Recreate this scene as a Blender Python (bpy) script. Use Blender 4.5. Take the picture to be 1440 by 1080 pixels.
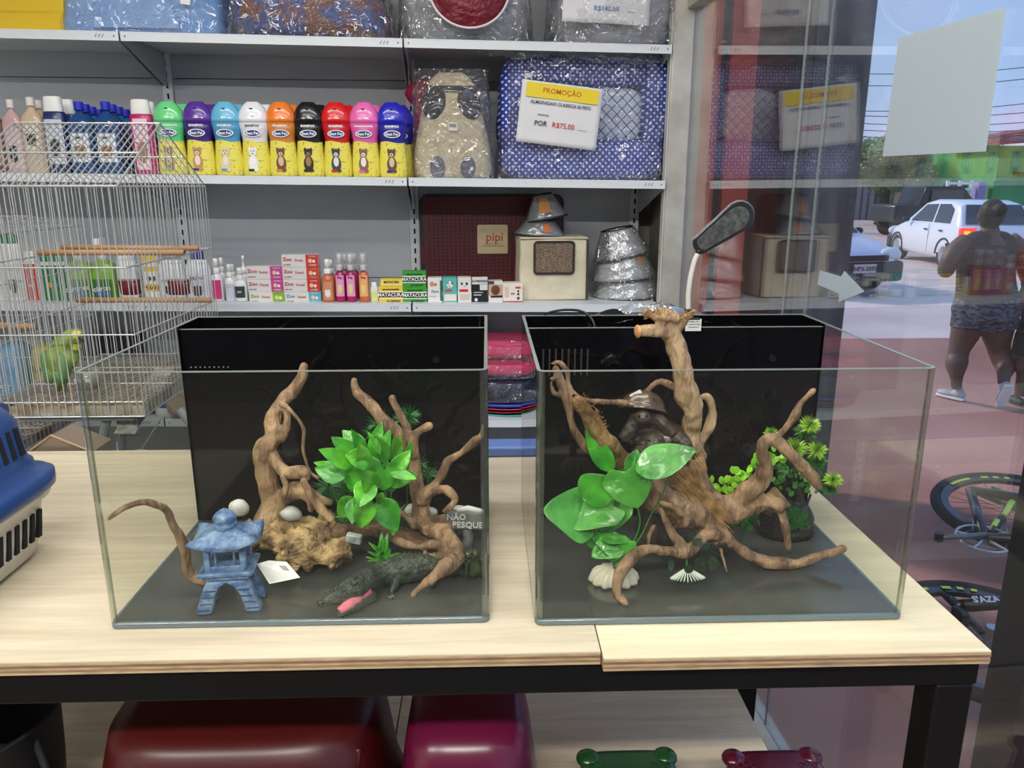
import bpy, bmesh, math, random
from mathutils import Vector, Matrix, Euler, noise
for o in list(bpy.data.objects): bpy.data.objects.remove(o)
SC = bpy.context.scene
COL = SC.collection
PI = math.pi
rnd = random.Random(7)
# ---------------------------------------------------------------- camera, world, sun, lamps, exposure
FPX = 1082.0
CAMZ = 1.50
PITCH = math.radians(14.4)
YAW = math.radians(-1.85)
CR = Matrix.Rotation(YAW, 3, 'Z') @ Matrix.Rotation(PI/2-PITCH, 3, 'X')
CO = Vector((0, 0, CAMZ))
cam = bpy.data.cameras.new('camera')
cam.sensor_width = 36; cam.lens = FPX/1440*36
cam.clip_start = .02; cam.clip_end = 500
camo = bpy.data.objects.new('camera', cam); COL.objects.link(camo)
camo.location = CO; camo.rotation_euler = CR.to_euler()
SC.camera = camo
SC.view_settings.view_transform = 'Standard'
SC.view_settings.look = 'None'
SC.view_settings.exposure = 0.0
SC.view_settings.gamma = 1.0
SC.view_settings.use_curve_mapping = False
SC.cycles.transparent_max_bounces = 48
SC.cycles.max_bounces = 10
SC.cycles.sample_clamp_indirect = 6
SC.cycles.use_denoising = True

w = bpy.data.worlds.new('world'); SC.world = w; w.use_nodes = True
nt = w.node_tree; nt.nodes.clear()
out = nt.nodes.new('ShaderNodeOutputWorld'); bg = nt.nodes.new('ShaderNodeBackground')
tc = nt.nodes.new('ShaderNodeTexCoord'); sep = nt.nodes.new('ShaderNodeSeparateXYZ')
rmp = nt.nodes.new('ShaderNodeValToRGB')
rmp.color_ramp.elements[0].position = 0.0; rmp.color_ramp.elements[0].color = (.62, .60, .80, 1)
rmp.color_ramp.elements[1].position = 0.35; rmp.color_ramp.elements[1].color = (.26, .44, .86, 1)
e = rmp.color_ramp.elements.new(0.1); e.color = (.38, .54, .88, 1)
nz = nt.nodes.new('ShaderNodeTexNoise'); nz.inputs['Scale'].default_value = 3.0; nz.inputs['Detail'].default_value = 5
mixc = nt.nodes.new('ShaderNodeMix'); mixc.data_type = 'RGBA'
cr2 = nt.nodes.new('ShaderNodeValToRGB'); cr2.color_ramp.elements[0].position = .45; cr2.color_ramp.elements[1].position = .75
cr2.color_ramp.elements[0].color = (0, 0, 0, 1); cr2.color_ramp.elements[1].color = (.45, .45, .45, 1)
L = nt.links.new
L(tc.outputs['Generated'], sep.inputs[0]); L(sep.outputs['Z'], rmp.inputs[0]); L(tc.outputs['Generated'], nz.inputs['Vector'])
L(nz.outputs['Fac'], cr2.inputs[0]); L(cr2.outputs[0], mixc.inputs[0]); L(rmp.outputs[0], mixc.inputs[6])
mixc.inputs[7].default_value = (.62, .72, .90, 1)
L(mixc.outputs[2], bg.inputs['Color']); bg.inputs['Strength'].default_value = 1.15; L(bg.outputs[0], out.inputs[0])

sd = bpy.data.lights.new('sun', 'SUN'); sd.energy = 3.2; sd.angle = math.radians(6); sd.color = (1.0, .86, .72)
so = bpy.data.objects.new('sun', sd); COL.objects.link(so)
so.rotation_euler = Vector((.62, -.55, -.50)).to_track_quat('-Z', 'Y').to_euler()

LAMPS = [(-.95, .55, 2.72, 9), (.35, .45, 2.72, 9), (-.95, 1.55, 2.72, 10), (.2, 1.45, 2.72, 10), (-.3, -1.0, 2.72, 72), (-1.9, -1.0, 2.72, 60)]
for i, (x, y, z, e) in enumerate(LAMPS):
    ld = bpy.data.lights.new('ceiling_lamp_light', 'AREA'); ld.shape = 'RECTANGLE'; ld.size = 1.15; ld.size_y = .14
    ld.energy = e; ld.color = (1.0, .98, .93)
    lo = bpy.data.objects.new('ceiling_lamp_light', ld); COL.objects.link(lo); lo.location = (x, y, z-.012)

# ---------------------------------------------------------------- projection helpers (plan work, world units)
def ray(u, v):
    return CR @ Vector(((u-720)/FPX, -(v-540)/FPX, -1))
def aY(u, v, Y):
    d = ray(u, v); return CO + d*(Y/d.y)
def aZ(u, v, Z):
    d = ray(u, v); return CO + d*((Z-CAMZ)/d.z)
def zc(P):
    return -(CR.transposed() @ (Vector(P)-CO)).z
# shelf frame: s along the shelves, t depth from the lips
HYAW = math.radians(4.45)+YAW*1.0
HYAW = math.radians(4.45-1.85)
SX = Vector((math.cos(HYAW), math.sin(HYAW), 0)); SD = Vector((-math.sin(HYAW), math.cos(HYAW), 0))
_d = ray(945, 63); SO = CO + _d*(2.85/math.hypot(_d.x, _d.y)); SO.z = 0
def aS(u, v, t):
    d = ray(u, v); k = (t + (SO-CO).dot(SD))/d.dot(SD)
    P = CO + d*k; Q = P-SO
    return Q.dot(SX), t, P.z
def W(s, t, z):
    return SO + SX*s + SD*t + Vector((0, 0, z))
def _fit(a, b):
    s0, _, z0 = aS(*a, 0); s1, _, z1 = aS(*b, 0)
    m = (z1-z0)/(s1-s0); return lambda s: z0 + m*(s-s0)
SHZ = [_fit((0, 40), (945, 63)), _fit((280, 246), (931, 254)), _fit((300, 426.5), (826, 428)), _fit((150, 589), (745, 591))]
SHV = [50, 250, 427, 590]
def on(k, u, t):
    """point on shelf k under pixel column u at depth t; also metres per pixel there"""
    v = SHV[k]
    for _ in range(4):
        s, _t, _z = aS(u, v, t)
        z = SHZ[k](s); P = W(s, t, z); q = CR.transposed() @ (P-CO)
        v = 540-FPX*q.y/-q.z
    return s, z, -q.z/FPX, v
def aG(u, v, sg):
    d = ray(u, v); k = (sg + (SO-CO).dot(SX))/d.dot(SX)
    P = CO + d*k; Q = P-SO
    return Q.dot(SD), P.z
SG = aS(968, 262, 0)[0]

# ---------------------------------------------------------------- materials
MATS = {}
def mat(name, col, rough=.5, metal=0., n=None, bump=None, coat=0., emit=None, spec=None, alpha=None, trans=0., sub=0.):
    if name in MATS: return MATS[name]
    m = bpy.data.materials.new(name); m.use_nodes = True; MATS[name] = m
    t = m.node_tree; b = t.nodes['Principled BSDF']
    if len(col) == 3: col = (*col, 1)
    b.inputs['Base Color'].default_value = col
    b.inputs['Roughness'].default_value = rough; b.inputs['Metallic'].default_value = metal
    if coat: b.inputs['Coat Weight'].default_value = coat; b.inputs['Coat Roughness'].default_value = .08
    if spec is not None: b.inputs['Specular IOR Level'].default_value = spec
    if trans: b.inputs['Transmission Weight'].default_value = trans
    if emit: b.inputs['Emission Color'].default_value = (*emit[0], 1); b.inputs['Emission Strength'].default_value = emit[1]
    co = t.nodes.new('ShaderNodeTexCoord').outputs['Object']
    if n:   # (scale, colour2, stretch xyz, contrast)
        nx = t.nodes.new('ShaderNodeTexNoise'); nx.inputs['Scale'].default_value = n[0]; nx.inputs['Detail'].default_value = 6
        mp = t.nodes.new('ShaderNodeMapping'); mp.inputs['Scale'].default_value = n[2] if len(n) > 2 else (1, 1, 1)
        r = t.nodes.new('ShaderNodeValToRGB'); c = n[3] if len(n) > 3 else .15
        r.color_ramp.elements[0].position = .5-c; r.color_ramp.elements[1].position = .5+c
        r.color_ramp.elements[0].color = col; r.color_ramp.elements[1].color = (*n[1], 1)
        t.links.new(co, mp.inputs[0]); t.links.new(mp.outputs[0], nx.inputs['Vector']); t.links.new(nx.outputs['Fac'], r.inputs[0])
        t.links.new(r.outputs[0], b.inputs['Base Color'])
    if bump:  # (scale, strength, distance, stretch)
        nb = t.nodes.new('ShaderNodeTexNoise'); nb.inputs['Scale'].default_value = bump[0]; nb.inputs['Detail'].default_value = 5
        mp = t.nodes.new('ShaderNodeMapping'); mp.inputs['Scale'].default_value = bump[3] if len(bump) > 3 else (1, 1, 1)
        bp = t.nodes.new('ShaderNodeBump'); bp.inputs['Strength'].default_value = bump[1]; bp.inputs['Distance'].default_value = bump[2]
        t.links.new(co, mp.inputs[0]); t.links.new(mp.outputs[0], nb.inputs['Vector'])
        t.links.new(nb.outputs['Fac'], bp.inputs['Height']); t.links.new(bp.outputs[0], b.inputs['Normal'])
    return m
def glass_mat(name, tint, f0=.04, rough=0., haze=None, power=5.0):
    """thin clear pane: passes light straight through, mirrors more at grazing angles (Schlick)"""
    if name in MATS: return MATS[name]
    m = bpy.data.materials.new(name); m.use_nodes = True; MATS[name] = m
    t = m.node_tree; t.nodes.clear(); N = t.nodes.new; k = t.links.new
    o = N('ShaderNodeOutputMaterial'); mx = N('ShaderNodeMixShader'); tr = N('ShaderNodeBsdfTransparent'); gl = N('ShaderNodeBsdfGlossy')
    tr.inputs[0].default_value = (*tint, 1); gl.inputs['Roughness'].default_value = rough; gl.inputs['Color'].default_value = (1, 1, 1, 1)
    lw = N('ShaderNodeLayerWeight'); lw.inputs[0].default_value = .5
    pw = N('ShaderNodeMath'); pw.operation = 'POWER'; pw.inputs[1].default_value = power
    ma = N('ShaderNodeMath'); ma.operation = 'MULTIPLY_ADD'; ma.inputs[1].default_value = 1-f0; ma.inputs[2].default_value = f0
    k(lw.outputs['Facing'], pw.inputs[0]); k(pw.outputs[0], ma.inputs[0]); k(ma.outputs[0], mx.inputs[0])
    k(gl.outputs[0], mx.inputs[2])
    if haze:   # (colour, amount) fine dust or frosting
        df = N('ShaderNodeBsdfDiffuse'); df.inputs[0].default_value = (*haze[0], 1)
        m2 = N('ShaderNodeMixShader'); m2.inputs[0].default_value = haze[1]
        k(tr.outputs[0], m2.inputs[1]); k(df.outputs[0], m2.inputs[2]); k(m2.outputs[0], mx.inputs[1])
    else: k(tr.outputs[0], mx.inputs[1])
    k(mx.outputs[0], o.inputs[0]); return m
def film_mat():
    """crinkled clear plastic film"""
    if 'film' in MATS: return MATS['film']
    m = glass_mat('film', (.97, .97, .97), .14, .07, ((.8, .8, .82), .035), 2.6)
    t = m.node_tree
    gl = [x for x in t.nodes if x.type == 'BSDF_GLOSSY'][0]
    nb = t.nodes.new('ShaderNodeTexNoise'); nb.inputs['Scale'].default_value = 10; nb.inputs['Detail'].default_value = 1.2
    nb.inputs['Distortion'].default_value = 2.6
    bp = t.nodes.new('ShaderNodeBump'); bp.inputs['Strength'].default_value = 1; bp.inputs['Distance'].default_value = .06
    tcx = t.nodes.new('ShaderNodeTexCoord')
    t.links.new(tcx.outputs['Object'], nb.inputs['Vector']); t.links.new(nb.outputs['Fac'], bp.inputs['Height'])
    t.links.new(bp.outputs[0], gl.inputs['Normal'])
    return m
def srgb(r, g, b):
    f = lambda c: ((c/255)/12.92 if c/255 <= .04045 else ((c/255+.055)/1.055)**2.4)
    return (f(r), f(g), f(b))
_pl = {}
def P(r, g, b, rough=.4, **k):
    """plain plastic or paint in an sRGB colour"""
    key = 'paint_%d_%d_%d_%d' % (r, g, b, int(rough*100))
    return mat(key, srgb(r, g, b), rough, **k)

# ---------------------------------------------------------------- mesh building
class M:
    def __init__(s): s.v = []; s.f = []
    def add(s, vs, fs):
        b = len(s.v); s.v += [Vector(x) for x in vs]; s.f += [tuple(i+b for i in f) for f in fs]; return s
    def box(s, c, d, rot=None):
        vs = [Vector((sx*d[0]/2, sy*d[1]/2, sz*d[2]/2)) for sz in (-1, 1) for sx, sy in ((-1, -1), (1, -1), (1, 1), (-1, 1))]
        if rot is not None:
            R = rot if isinstance(rot, Matrix) else Euler(rot).to_matrix()
            vs = [R @ q for q in vs]
        c = Vector(c)
        return s.add([q+c for q in vs], [(3, 2, 1, 0), (4, 5, 6, 7), (0, 1, 5, 4), (1, 2, 6, 5), (2, 3, 7, 6), (3, 0, 4, 7)])
    def span(s, a, b):
        return s.box([(a[i]+b[i])/2 for i in range(3)], [abs(b[i]-a[i]) for i in range(3)])
    def loft(s, rings, cap=True, close=True):
        n = len(rings[0]); b = []; fs = []
        for r in rings: b += list(r)
        for i in range(len(rings)-1):
            for j in range(n if close else n-1):
                fs.append((i*n+j, i*n+(j+1) % n, (i+1)*n+(j+1) % n, (i+1)*n+j))
        if cap: fs.append(tuple(range(n-1, -1, -1))); fs.append(tuple((len(rings)-1)*n+j for j in range(n)))
        return s.add(b, fs)
    def tube(s, pts, r, seg=8, rough=0., cap=True, seed=0):
        pts = [Vector(p) for p in pts]; n = len(pts)
        if not hasattr(r, '__len__'): r = [r]*n
        rings = []; up = None
        for i, p in enumerate(pts):
            t = (pts[min(i+1, n-1)]-pts[max(i-1, 0)])
            if t.length < 1e-9: t = Vector((0, 0, 1))
            t.normalize()
            if up is None:
                up = t.orthogonal().normalized()
            else:
                up = (up - t*up.dot(t))
                up = up.normalized() if up.length > 1e-6 else t.orthogonal().normalized()
            w_ = t.cross(up)
            ring = []
            for j in range(seg):
                a = 2*PI*j/seg; d = up*math.cos(a)+w_*math.sin(a)
                k = 1.0
                if rough: k += rough*noise.noise(p*60+d*1.5+Vector((seed, 0, 0)))
                ring.append(p + d*r[i]*k)
            rings.append(ring)
        return s.loft(rings, cap)
    def ell(s, c, r, rot=None, seg=14, rg=8):
        c = Vector(c)
        if not hasattr(r, '__len__'): r = (r, r, r)
        vs = []; fs = []
        for i in range(1, rg):
            a = PI*i/rg
            for j in range(seg):
                b = 2*PI*j/seg; vs.append(Vector((r[0]*math.sin(a)*math.cos(b), r[1]*math.sin(a)*math.sin(b), r[2]*math.cos(a))))
        vs.append(Vector((0, 0, r[2]))); vs.append(Vector((0, 0, -r[2])))
        T = len(vs)-2; Bm = len(vs)-1
        for i in range(rg-2):
            for j in range(seg): fs.append((i*seg+j, (i+1)*seg+j, (i+1)*seg+(j+1) % seg, i*seg+(j+1) % seg))
        for j in range(seg):
            fs.append((T, j, (j+1) % seg)); fs.append((Bm, (rg-2)*seg+(j+1) % seg, (rg-2)*seg+j))
        if rot is not None:
            R = rot if isinstance(rot, Matrix) else Euler(rot).to_matrix()
            vs = [R @ q for q in vs]
        return s.add([q+c for q in vs], fs)
    def lathe(s, prof, c=(0, 0, 0), seg=24, sx=1., sy=1., pw=2., cap=True):
        """prof [(r,z)]; superellipse exponent pw"""
        c = Vector(c); rings = []
        for r, z in prof:
            ring = []
            for j in range(seg):
                a = 2*PI*j/seg; ca, sa = math.cos(a), math.sin(a)
                k = (abs(ca)**pw+abs(sa)**pw)**(-1/pw)
                ring.append(c+Vector((r*sx*k*ca, r*sy*k*sa, z)))
            rings.append(ring)
        return s.loft(rings, cap)
    def prism(s, poly, y0, y1, f=lambda x, y, z: (x, y, z)):
        """poly in (x,z), extruded y0..y1"""
        n = len(poly); vs = [f(x, y0, z) for x, z in poly]+[f(x, y1, z) for x, z in poly]
        fs = [tuple(range(n)), tuple(range(2*n-1, n-1, -1))]+[(i+n, (i+1) % n+n, (i+1) % n, i) for i in range(n)]
        return s.add(vs, fs)
    def grid(s, fn, nu, nv):
        vs = [fn(i/nu, j/nv) for j in range(nv+1) for i in range(nu+1)]
        fs = [(j*(nu+1)+i, j*(nu+1)+i+1, (j+1)*(nu+1)+i+1, (j+1)*(nu+1)+i) for j in range(nv) for i in range(nu)]
        return s.add(vs, fs)
    def shift(s, d):
        d = Vector(d); s.v = [q+d for q in s.v]; return s
    def xf(s, T): s.v = [T @ q for q in s.v]; return s
def obj(name, m, material, parent=None, bevel=None, smooth=False, sub=0, remesh=None, soft=0, thick=None, seg=2, disp=None):
    me = bpy.data.meshes.new(name)
    if isinstance(m, M):
        me.from_pydata([tuple(q) for q in m.v], [], m.f)
        bm = bmesh.new(); bm.from_mesh(me); bmesh.ops.recalc_face_normals(bm, faces=bm.faces); bm.to_mesh(me); bm.free()
    o = bpy.data.objects.new(name, me)
    COL.objects.link(o)
    if isinstance(material, (list, tuple)):
        for q in material: me.materials.append(q)
    else: me.materials.append(material)
    if parent is not None: o.parent = parent
    if thick: q = o.modifiers.new('thick', 'SOLIDIFY'); q.thickness = thick; q.offset = 0
    if remesh: q = o.modifiers.new('remesh', 'REMESH'); q.mode = 'VOXEL'; q.voxel_size = remesh; q.use_smooth_shade = True
    if soft: q = o.modifiers.new('soft', 'SMOOTH'); q.iterations = soft; q.factor = .5
    if bevel: q = o.modifiers.new('bevel', 'BEVEL'); q.width = bevel; q.segments = seg; q.limit_method = 'ANGLE'; q.angle_limit = math.radians(35)
    if sub: q = o.modifiers.new('sub', 'SUBSURF'); q.levels = sub; q.render_levels = sub
    if disp:
        tx = bpy.data.textures.new('relief', 'CLOUDS'); tx.noise_scale = disp[0]; tx.noise_depth = disp[2] if len(disp) > 2 else 3; tx.noise_type = 'HARD_NOISE' if len(disp) > 3 else 'SOFT_NOISE'
        q = o.modifiers.new('relief', 'DISPLACE'); q.texture = tx; q.strength = disp[1]; q.mid_level = .5
    if smooth or sub or bevel:
        for p in me.polygons: p.use_smooth = True
        if bevel and not smooth and not sub:
            try: me.set_sharp_from_angle(angle=math.radians(40))
            except Exception: pass
    return o
LABELS = set()
def tag(o, label, cat, group=None):
    o['label'] = label; o['category'] = cat
    if group: o['group'] = group
    if label in LABELS and not group: print('DUPLICATE LABEL', label)
    n = len(label.split())
    if n < 4 or n > 16: print('LABEL LENGTH', n, label)
    LABELS.add(label); return o
def thing(name, label, cat, loc=(0, 0, 0), rz=0, group=None):
    o = bpy.data.objects.new(name, None); o.empty_display_size = .02; COL.objects.link(o)
    o.location = loc; o.rotation_euler = (0, 0, rz)
    return tag(o, label, cat, group)
def sthing(name, label, cat, s, t, z, rz=0, group=None):
    return thing(name, label, cat, W(s, t, z), HYAW+rz, group)
def struct(o): o['kind'] = 'structure'; return o
def stuff(o): o['kind'] = 'stuff'; return o
def copyt(root, loc, rz=None, label=None, cat=None, group=None):
    r = root.copy(); COL.objects.link(r); r.location = loc
    if rz is not None: r.rotation_euler = (0, 0, rz)
    if label: tag(r, label, cat or root['category'], group)
    for ch in [c for c in bpy.data.objects if c.parent == root]:
        c = ch.copy(); COL.objects.link(c); c.parent = r
        for g in [x for x in bpy.data.objects if x.parent == ch]:
            d = g.copy(); COL.objects.link(d); d.parent = c
    return r
def text(body, size, m, parent, loc, rot=(PI/2, 0, 0), name='lettering', off=0., ext=.0002, ax='CENTER', sx=1.):
    c = bpy.data.curves.new(name, 'FONT'); c.body = body; c.size = size; c.align_x = ax; c.align_y = 'CENTER'
    c.extrude = ext; c.offset = off; c.resolution_u = 2; c.materials.append(m)
    o = bpy.data.objects.new(name, c); COL.objects.link(o); o.parent = parent; o.location = loc; o.rotation_euler = rot; o.scale = (sx, 1, 1)
    return o
def crom(pts, n=5):
    """Catmull-Rom through tuples of any length"""
    out = []
    for i in range(len(pts)-1):
        p0 = pts[max(i-1, 0)]; p1 = pts[i]; p2 = pts[i+1]; p3 = pts[min(i+2, len(pts)-1)]
        for k in range(n):
            t = k/n
            out.append(tuple(.5*((2*b)+(c-a)*t+(2*a-5*b+4*c-d)*t*t+(-a+3*b-3*c+d)*t**3) for a, b, c, d in zip(p0, p1, p2, p3)))
    out.append(tuple(pts[-1])); return out
# ================================================================ SETTING
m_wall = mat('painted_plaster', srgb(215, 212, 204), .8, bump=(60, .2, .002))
m_floor = mat('shop_floor_tile', srgb(112, 106, 98), .4, n=(4, srgb(128, 122, 112)), bump=(30, .1, .002))
m_ceil = mat('ceiling_paint', srgb(215, 213, 208), .8)
m_dark = mat('dark_paint', srgb(22, 22, 24), .4)
def sbox(mm, s0, s1, t0, t1, z0, z1):
    """box given in the shelf frame, world coordinates"""
    q = M().span((s0, t0, z0), (s1, t1, z1))
    for p in q.v: mm_ = W(p.x, p.y, p.z); p.x, p.y, p.z = mm_
    mm.add(q.v, q.f); return mm
o = struct(obj('floor', sbox(M(), -4.2, SG+.05, -6.2, .6, -.10, 0), m_floor))
o = struct(obj('ceiling', sbox(M(), -4.2, SG+.35, -6.2, .6, 2.85, 2.95), m_ceil))
o = struct(obj('wall_back', sbox(M(), -4.2, SG+.0, .47, .6, 0, 2.85), mat('back_wall_shaded', srgb(138, 134, 124), .8)))  # back wall colour darkened: the shade behind the shelving is put into it
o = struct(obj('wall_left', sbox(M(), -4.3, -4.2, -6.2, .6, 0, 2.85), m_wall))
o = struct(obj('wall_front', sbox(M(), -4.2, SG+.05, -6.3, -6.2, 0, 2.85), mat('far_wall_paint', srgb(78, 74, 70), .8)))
# lamp housings on the ceiling
m_lampglow = mat('lamp_diffuser', (1, 1, 1), .5, emit=((1, .98, .93), 4.0))
for i, (x, y, z, e) in enumerate(LAMPS):
    t = thing('ceiling_lamp', 'long white tube lamp on the shop ceiling, '+['above the left aquarium', 'above the right aquarium', 'above the parrot cage', 'between the table and the shelving', 'behind the camera, right', 'behind the camera, left'][i], 'lamp', (x, y, 2.85), group='ceiling tube lamps')
    obj('housing', M().span((-.6, -.04, -.045), (.6, .04, 0)), P(225, 225, 225), t, bevel=.004)
    obj('diffuser', M().tube([(-.58, 0, -.065), (.58, 0, -.065)], .018, 10), m_lampglow, t)
# ---- glazed shop front: panes, posts
m_glass = glass_mat('shop_glass', (.97, .985, .975), .05, 0., ((.7, .7, .7), .012), 4.0)
m_alu = mat('aluminium_frame', srgb(196, 194, 186), .45, .3, n=(12, srgb(176, 172, 160)))
m_edge = mat('pane_edge', srgb(128, 134, 130), .25)
ta, _z = aG(1175, 0, SG); tb, _z = aG(1140, 0, SG)
def pane(n, t0, t1, z0=.06, z1=2.08):
    o = struct(obj('window_%d' % n, sbox(M(), SG-.003, SG+.003, t0, t1, z0, z1), m_glass))
    e = M(); sbox(e, SG-.0031, SG+.0031, t0, t0+.0015, z0, z1)
    obj('pane_edge', e, m_edge, o)
    return o
pane(1, tb+.004, .05); pane(2, ta+.004, tb); pane(3, -4.6, ta)
o = struct(obj('trim_1', sbox(M(), SG-.075, SG-.002, .02, .07, 0, 2.85), m_alu, bevel=.004))
f = M(); sbox(f, SG-.079, SG-.0752, .027, .063, 0, 2.07)
obj('face_strip', f, mat('aluminium_bright', srgb(214, 212, 205), .4, .2), o)
k_ = M(); sbox(k_, SG-.081, SG-.0792, .03, .06, 1.26, 1.275); obj('tape', k_, P(190, 160, 120, .6), o)
zt = aG(985, 6, SG)[1]
o = struct(obj('trim_2', sbox(M(), SG-.03, SG+.03, -4.6, .018, 2.08, 2.135), m_alu, bevel=.003))
struct(obj('trim_3', sbox(M(), SG-.03, SG+.03, -4.6, .018, 0, .06), m_alu, bevel=.003))
struct(obj('wall_right', sbox(M(), SG-.012, SG+.05, .071, .6, 0, 2.85), mat('side_wall_paint', srgb(150, 146, 134), .8)))
struct(obj('window_4', sbox(M(), SG-.003, SG+.003, -4.6, .019, 2.136, 2.85), m_glass))

# ================================================================ WORK TABLE
m_blk = mat('black_painted_steel', srgb(8, 8, 9), .5, spec=.25, bump=(80, .06, .001))
TZ = .933
def wood_mat(name, c1, c2, axis=0, rough=.45, sc=1.):
    """pale veneer, long flowing grain along one axis"""
    m = bpy.data.materials.new(name); m.use_nodes = True; MATS[name] = m
    t = m.node_tree; N = t.nodes.new; k = t.links.new; b = t.nodes['Principled BSDF']
    co = N('ShaderNodeTexCoord'); mp = N('ShaderNodeMapping')
    s = [14*sc, 14*sc, 14*sc]; s[axis] = 1.1*sc; mp.inputs['Scale'].default_value = s
    n1 = N('ShaderNodeTexNoise'); n1.inputs['Scale'].default_value = 1.6; n1.inputs['Detail'].default_value = 3; n1.inputs['Distortion'].default_value = .6
    wv = N('ShaderNodeTexNoise'); wv.inputs['Scale'].default_value = 9; wv.inputs['Detail'].default_value = 8
    r = N('ShaderNodeValToRGB'); r.color_ramp.elements[0].position = .36; r.color_ramp.elements[1].position = .62
    r.color_ramp.elements[0].color = (*c2, 1); r.color_ramp.elements[1].color = (*c1, 1)
    md = N('ShaderNodeMix'); md.data_type = 'FLOAT'; md.inputs[0].default_value = .35
    k(co.outputs['Object'], mp.inputs[0]); k(mp.outputs[0], n1.inputs['Vector']); k(mp.outputs[0], wv.inputs['Vector'])
    k(n1.outputs['Fac'], md.inputs[2]); k(wv.outputs['Fac'], md.inputs[3]); k(md.outputs[0], r.inputs[0]); k(r.outputs[0], b.inputs['Base Color'])
    b.inputs['Roughness'].default_value = rough
    return m
m_ply = wood_mat('plywood_face', srgb(208, 196, 172), srgb(184, 170, 144))
m_ply2 = wood_mat('plywood_face_pale', srgb(222, 211, 180), srgb(206, 192, 158))
m_plyl = wood_mat('plywood_lower', srgb(232, 214, 184), srgb(206, 184, 150))
PLY = [srgb(200, 172, 134), srgb(158, 128, 96), srgb(196, 168, 130), srgb(140, 110, 80), srgb(198, 170, 132)]
m_plies = [mat('ply_layer_%d' % i, c, .7, n=(30, tuple(q*.6 for q in c), (1, 8, 8), .2)) for i, c in enumerate(PLY)]
def board(name, label, x0, x1, y0, y1, zt, th, face, cat='board', front=True):
    t = thing(name, label, cat, (x0, y0, zt-th))
    obj('veneer', M().span((0, 0, th-.002), (x1-x0, y1-y0, th)), face, t)
    n = 5; h = (th-.002)/n
    for i in range(n):
        d = rnd.uniform(-.0006, .0006)
        obj('ply', M().span((d, d, i*h), (x1-x0-d, y1-y0, (i+1)*h-.0001)), m_plies[i], t)
    return t
board('plywood_board', 'long left plywood board of the table top, under the smaller aquarium', -1.25, .139, .850, 1.643, TZ, .018, m_ply)
board('plywood_board', 'right plywood board of the table top, its front lip lower than the left board', .141, .632, .836, 1.640, TZ-.0005, .018, m_ply2)
tb_ = thing('steel_table_frame', 'black steel frame of the display table', 'table frame', (0, 0, 0))
zt_ = TZ-.0185
obj('front_beam', M().span((-1.25, .862, zt_-.05), (.640, .902, zt_)), m_blk, tb_, bevel=.003)
obj('back_beam', M().span((-1.25, 1.59, zt_-.05), (.640, 1.63, zt_)), m_blk, tb_, bevel=.003)
for x in (.600, -1.25): obj('side_beam', M().span((x, .903, zt_-.05), (x+.04, 1.589, zt_)), m_blk, tb_, bevel=.003)
for x in (.588, -1.25):
    for y in (.864, 1.58): obj('leg', M().span((x, y, 0), (x+.05, y+.05, zt_-.0505)), m_blk, tb_, bevel=.004)
obj('cross_beam', M().span((-1.2, 1.585, .30), (.588, 1.62, .331)), m_blk, tb_, bevel=.003)
LZ = .35
board('plywood_board', 'pale plywood shelf under the display table', -.204, .583, .93, 1.582, LZ, .018, m_plyl)
board('plywood_board', 'plywood shelf board under the table, beside the red tub', -1.19, -.207, .93, 1.582, LZ, .018, m_plyl)
obj('clamp', M().box((.50, 1.50, .60), (.05, .04, .10)), m_blk, tb_, bevel=.006)

# ================================================================ SHELVING
m_shelf = mat('shelf_enamel', srgb(220, 226, 230), .35)
m_back = mat('shelf_back_enamel', srgb(188, 193, 198), .45, n=(2.5, srgb(180, 185, 191)))
m_slot = mat('slot_dark', srgb(12, 12, 14), .8)
sh = sthing('metal_shelving', 'long light grey metal wall shelving with slotted posts and four tiers', 'shelving', 0, 0, 0)
j1 = aS(567, 60, 0)[0]; j0 = aS(167, 45, 0)[0]
BAY = [(j0-(j1-j0)-.02, j0-.003), (j0+.003, j1-.003), (j1+.003, 0)]
TD = .40; LIP = .028
def tilt_box(mm, s0, s1, t0, t1, f, a, b):
    q = M().span((s0, t0, 0), (s1, t1, 1))
    for p in q.v: p.z = f(p.x) + (b if p.z > .5 else a)
    mm.add(q.v, q.f); return mm
for k in range(4):
    for bi, (s0, s1) in enumerate(BAY):
        q = M(); tilt_box(q, s0, s1, 0, TD, SHZ[k], -.004, 0); tilt_box(q, s0, s1, 0, .0015, SHZ[k], -LIP, -.0042)
        o = obj('shelf', q, m_shelf, sh)
        # punched vent marks near the right end of the lip, and rivets
        vm = M()
        for i in range(3):
            ss = s1-.075+i*.011; z = SHZ[k](ss)-LIP/2
            vm.add([(ss, -.0006, z-.005), (ss+.004, -.0006, z-.005), (ss+.010, -.0006, z+.005), (ss+.006, -.0006, z+.005)], [(0, 1, 2, 3)])
        vm2 = M()
        for ss in (s0+.014, s1-.014): vm2.lathe([(.0022, 0), (.0022, .001)], (0, 0, 0), 8); 
        obj('vent_mark', vm, P(150, 156, 162), o, thick=.0006)
        rv = M()
        for ss in (s0+.014, s1-.014):
            z = SHZ[k](ss)-LIP/2; rv.tube([(ss, -.0012, z), (ss, .001, z)], .0024, 8)
        obj('rivet', rv, m_dark, o)
        # bracket plates at each end below the shelf
        for ss in (s0+.004, s1-.004):
            z = SHZ[k](ss)-.0045
            pl = M().prism([(.004, z-.004), (TD-.02, z-.004), (TD-.02, z-.115), (TD-.05, z-.115), (.004, z-.024)], ss-.001, ss+.001, lambda x, y, z: (y, x, z))
            obj('bracket', pl, mat('bracket_enamel', srgb(172, 178, 184), .4), sh)
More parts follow.
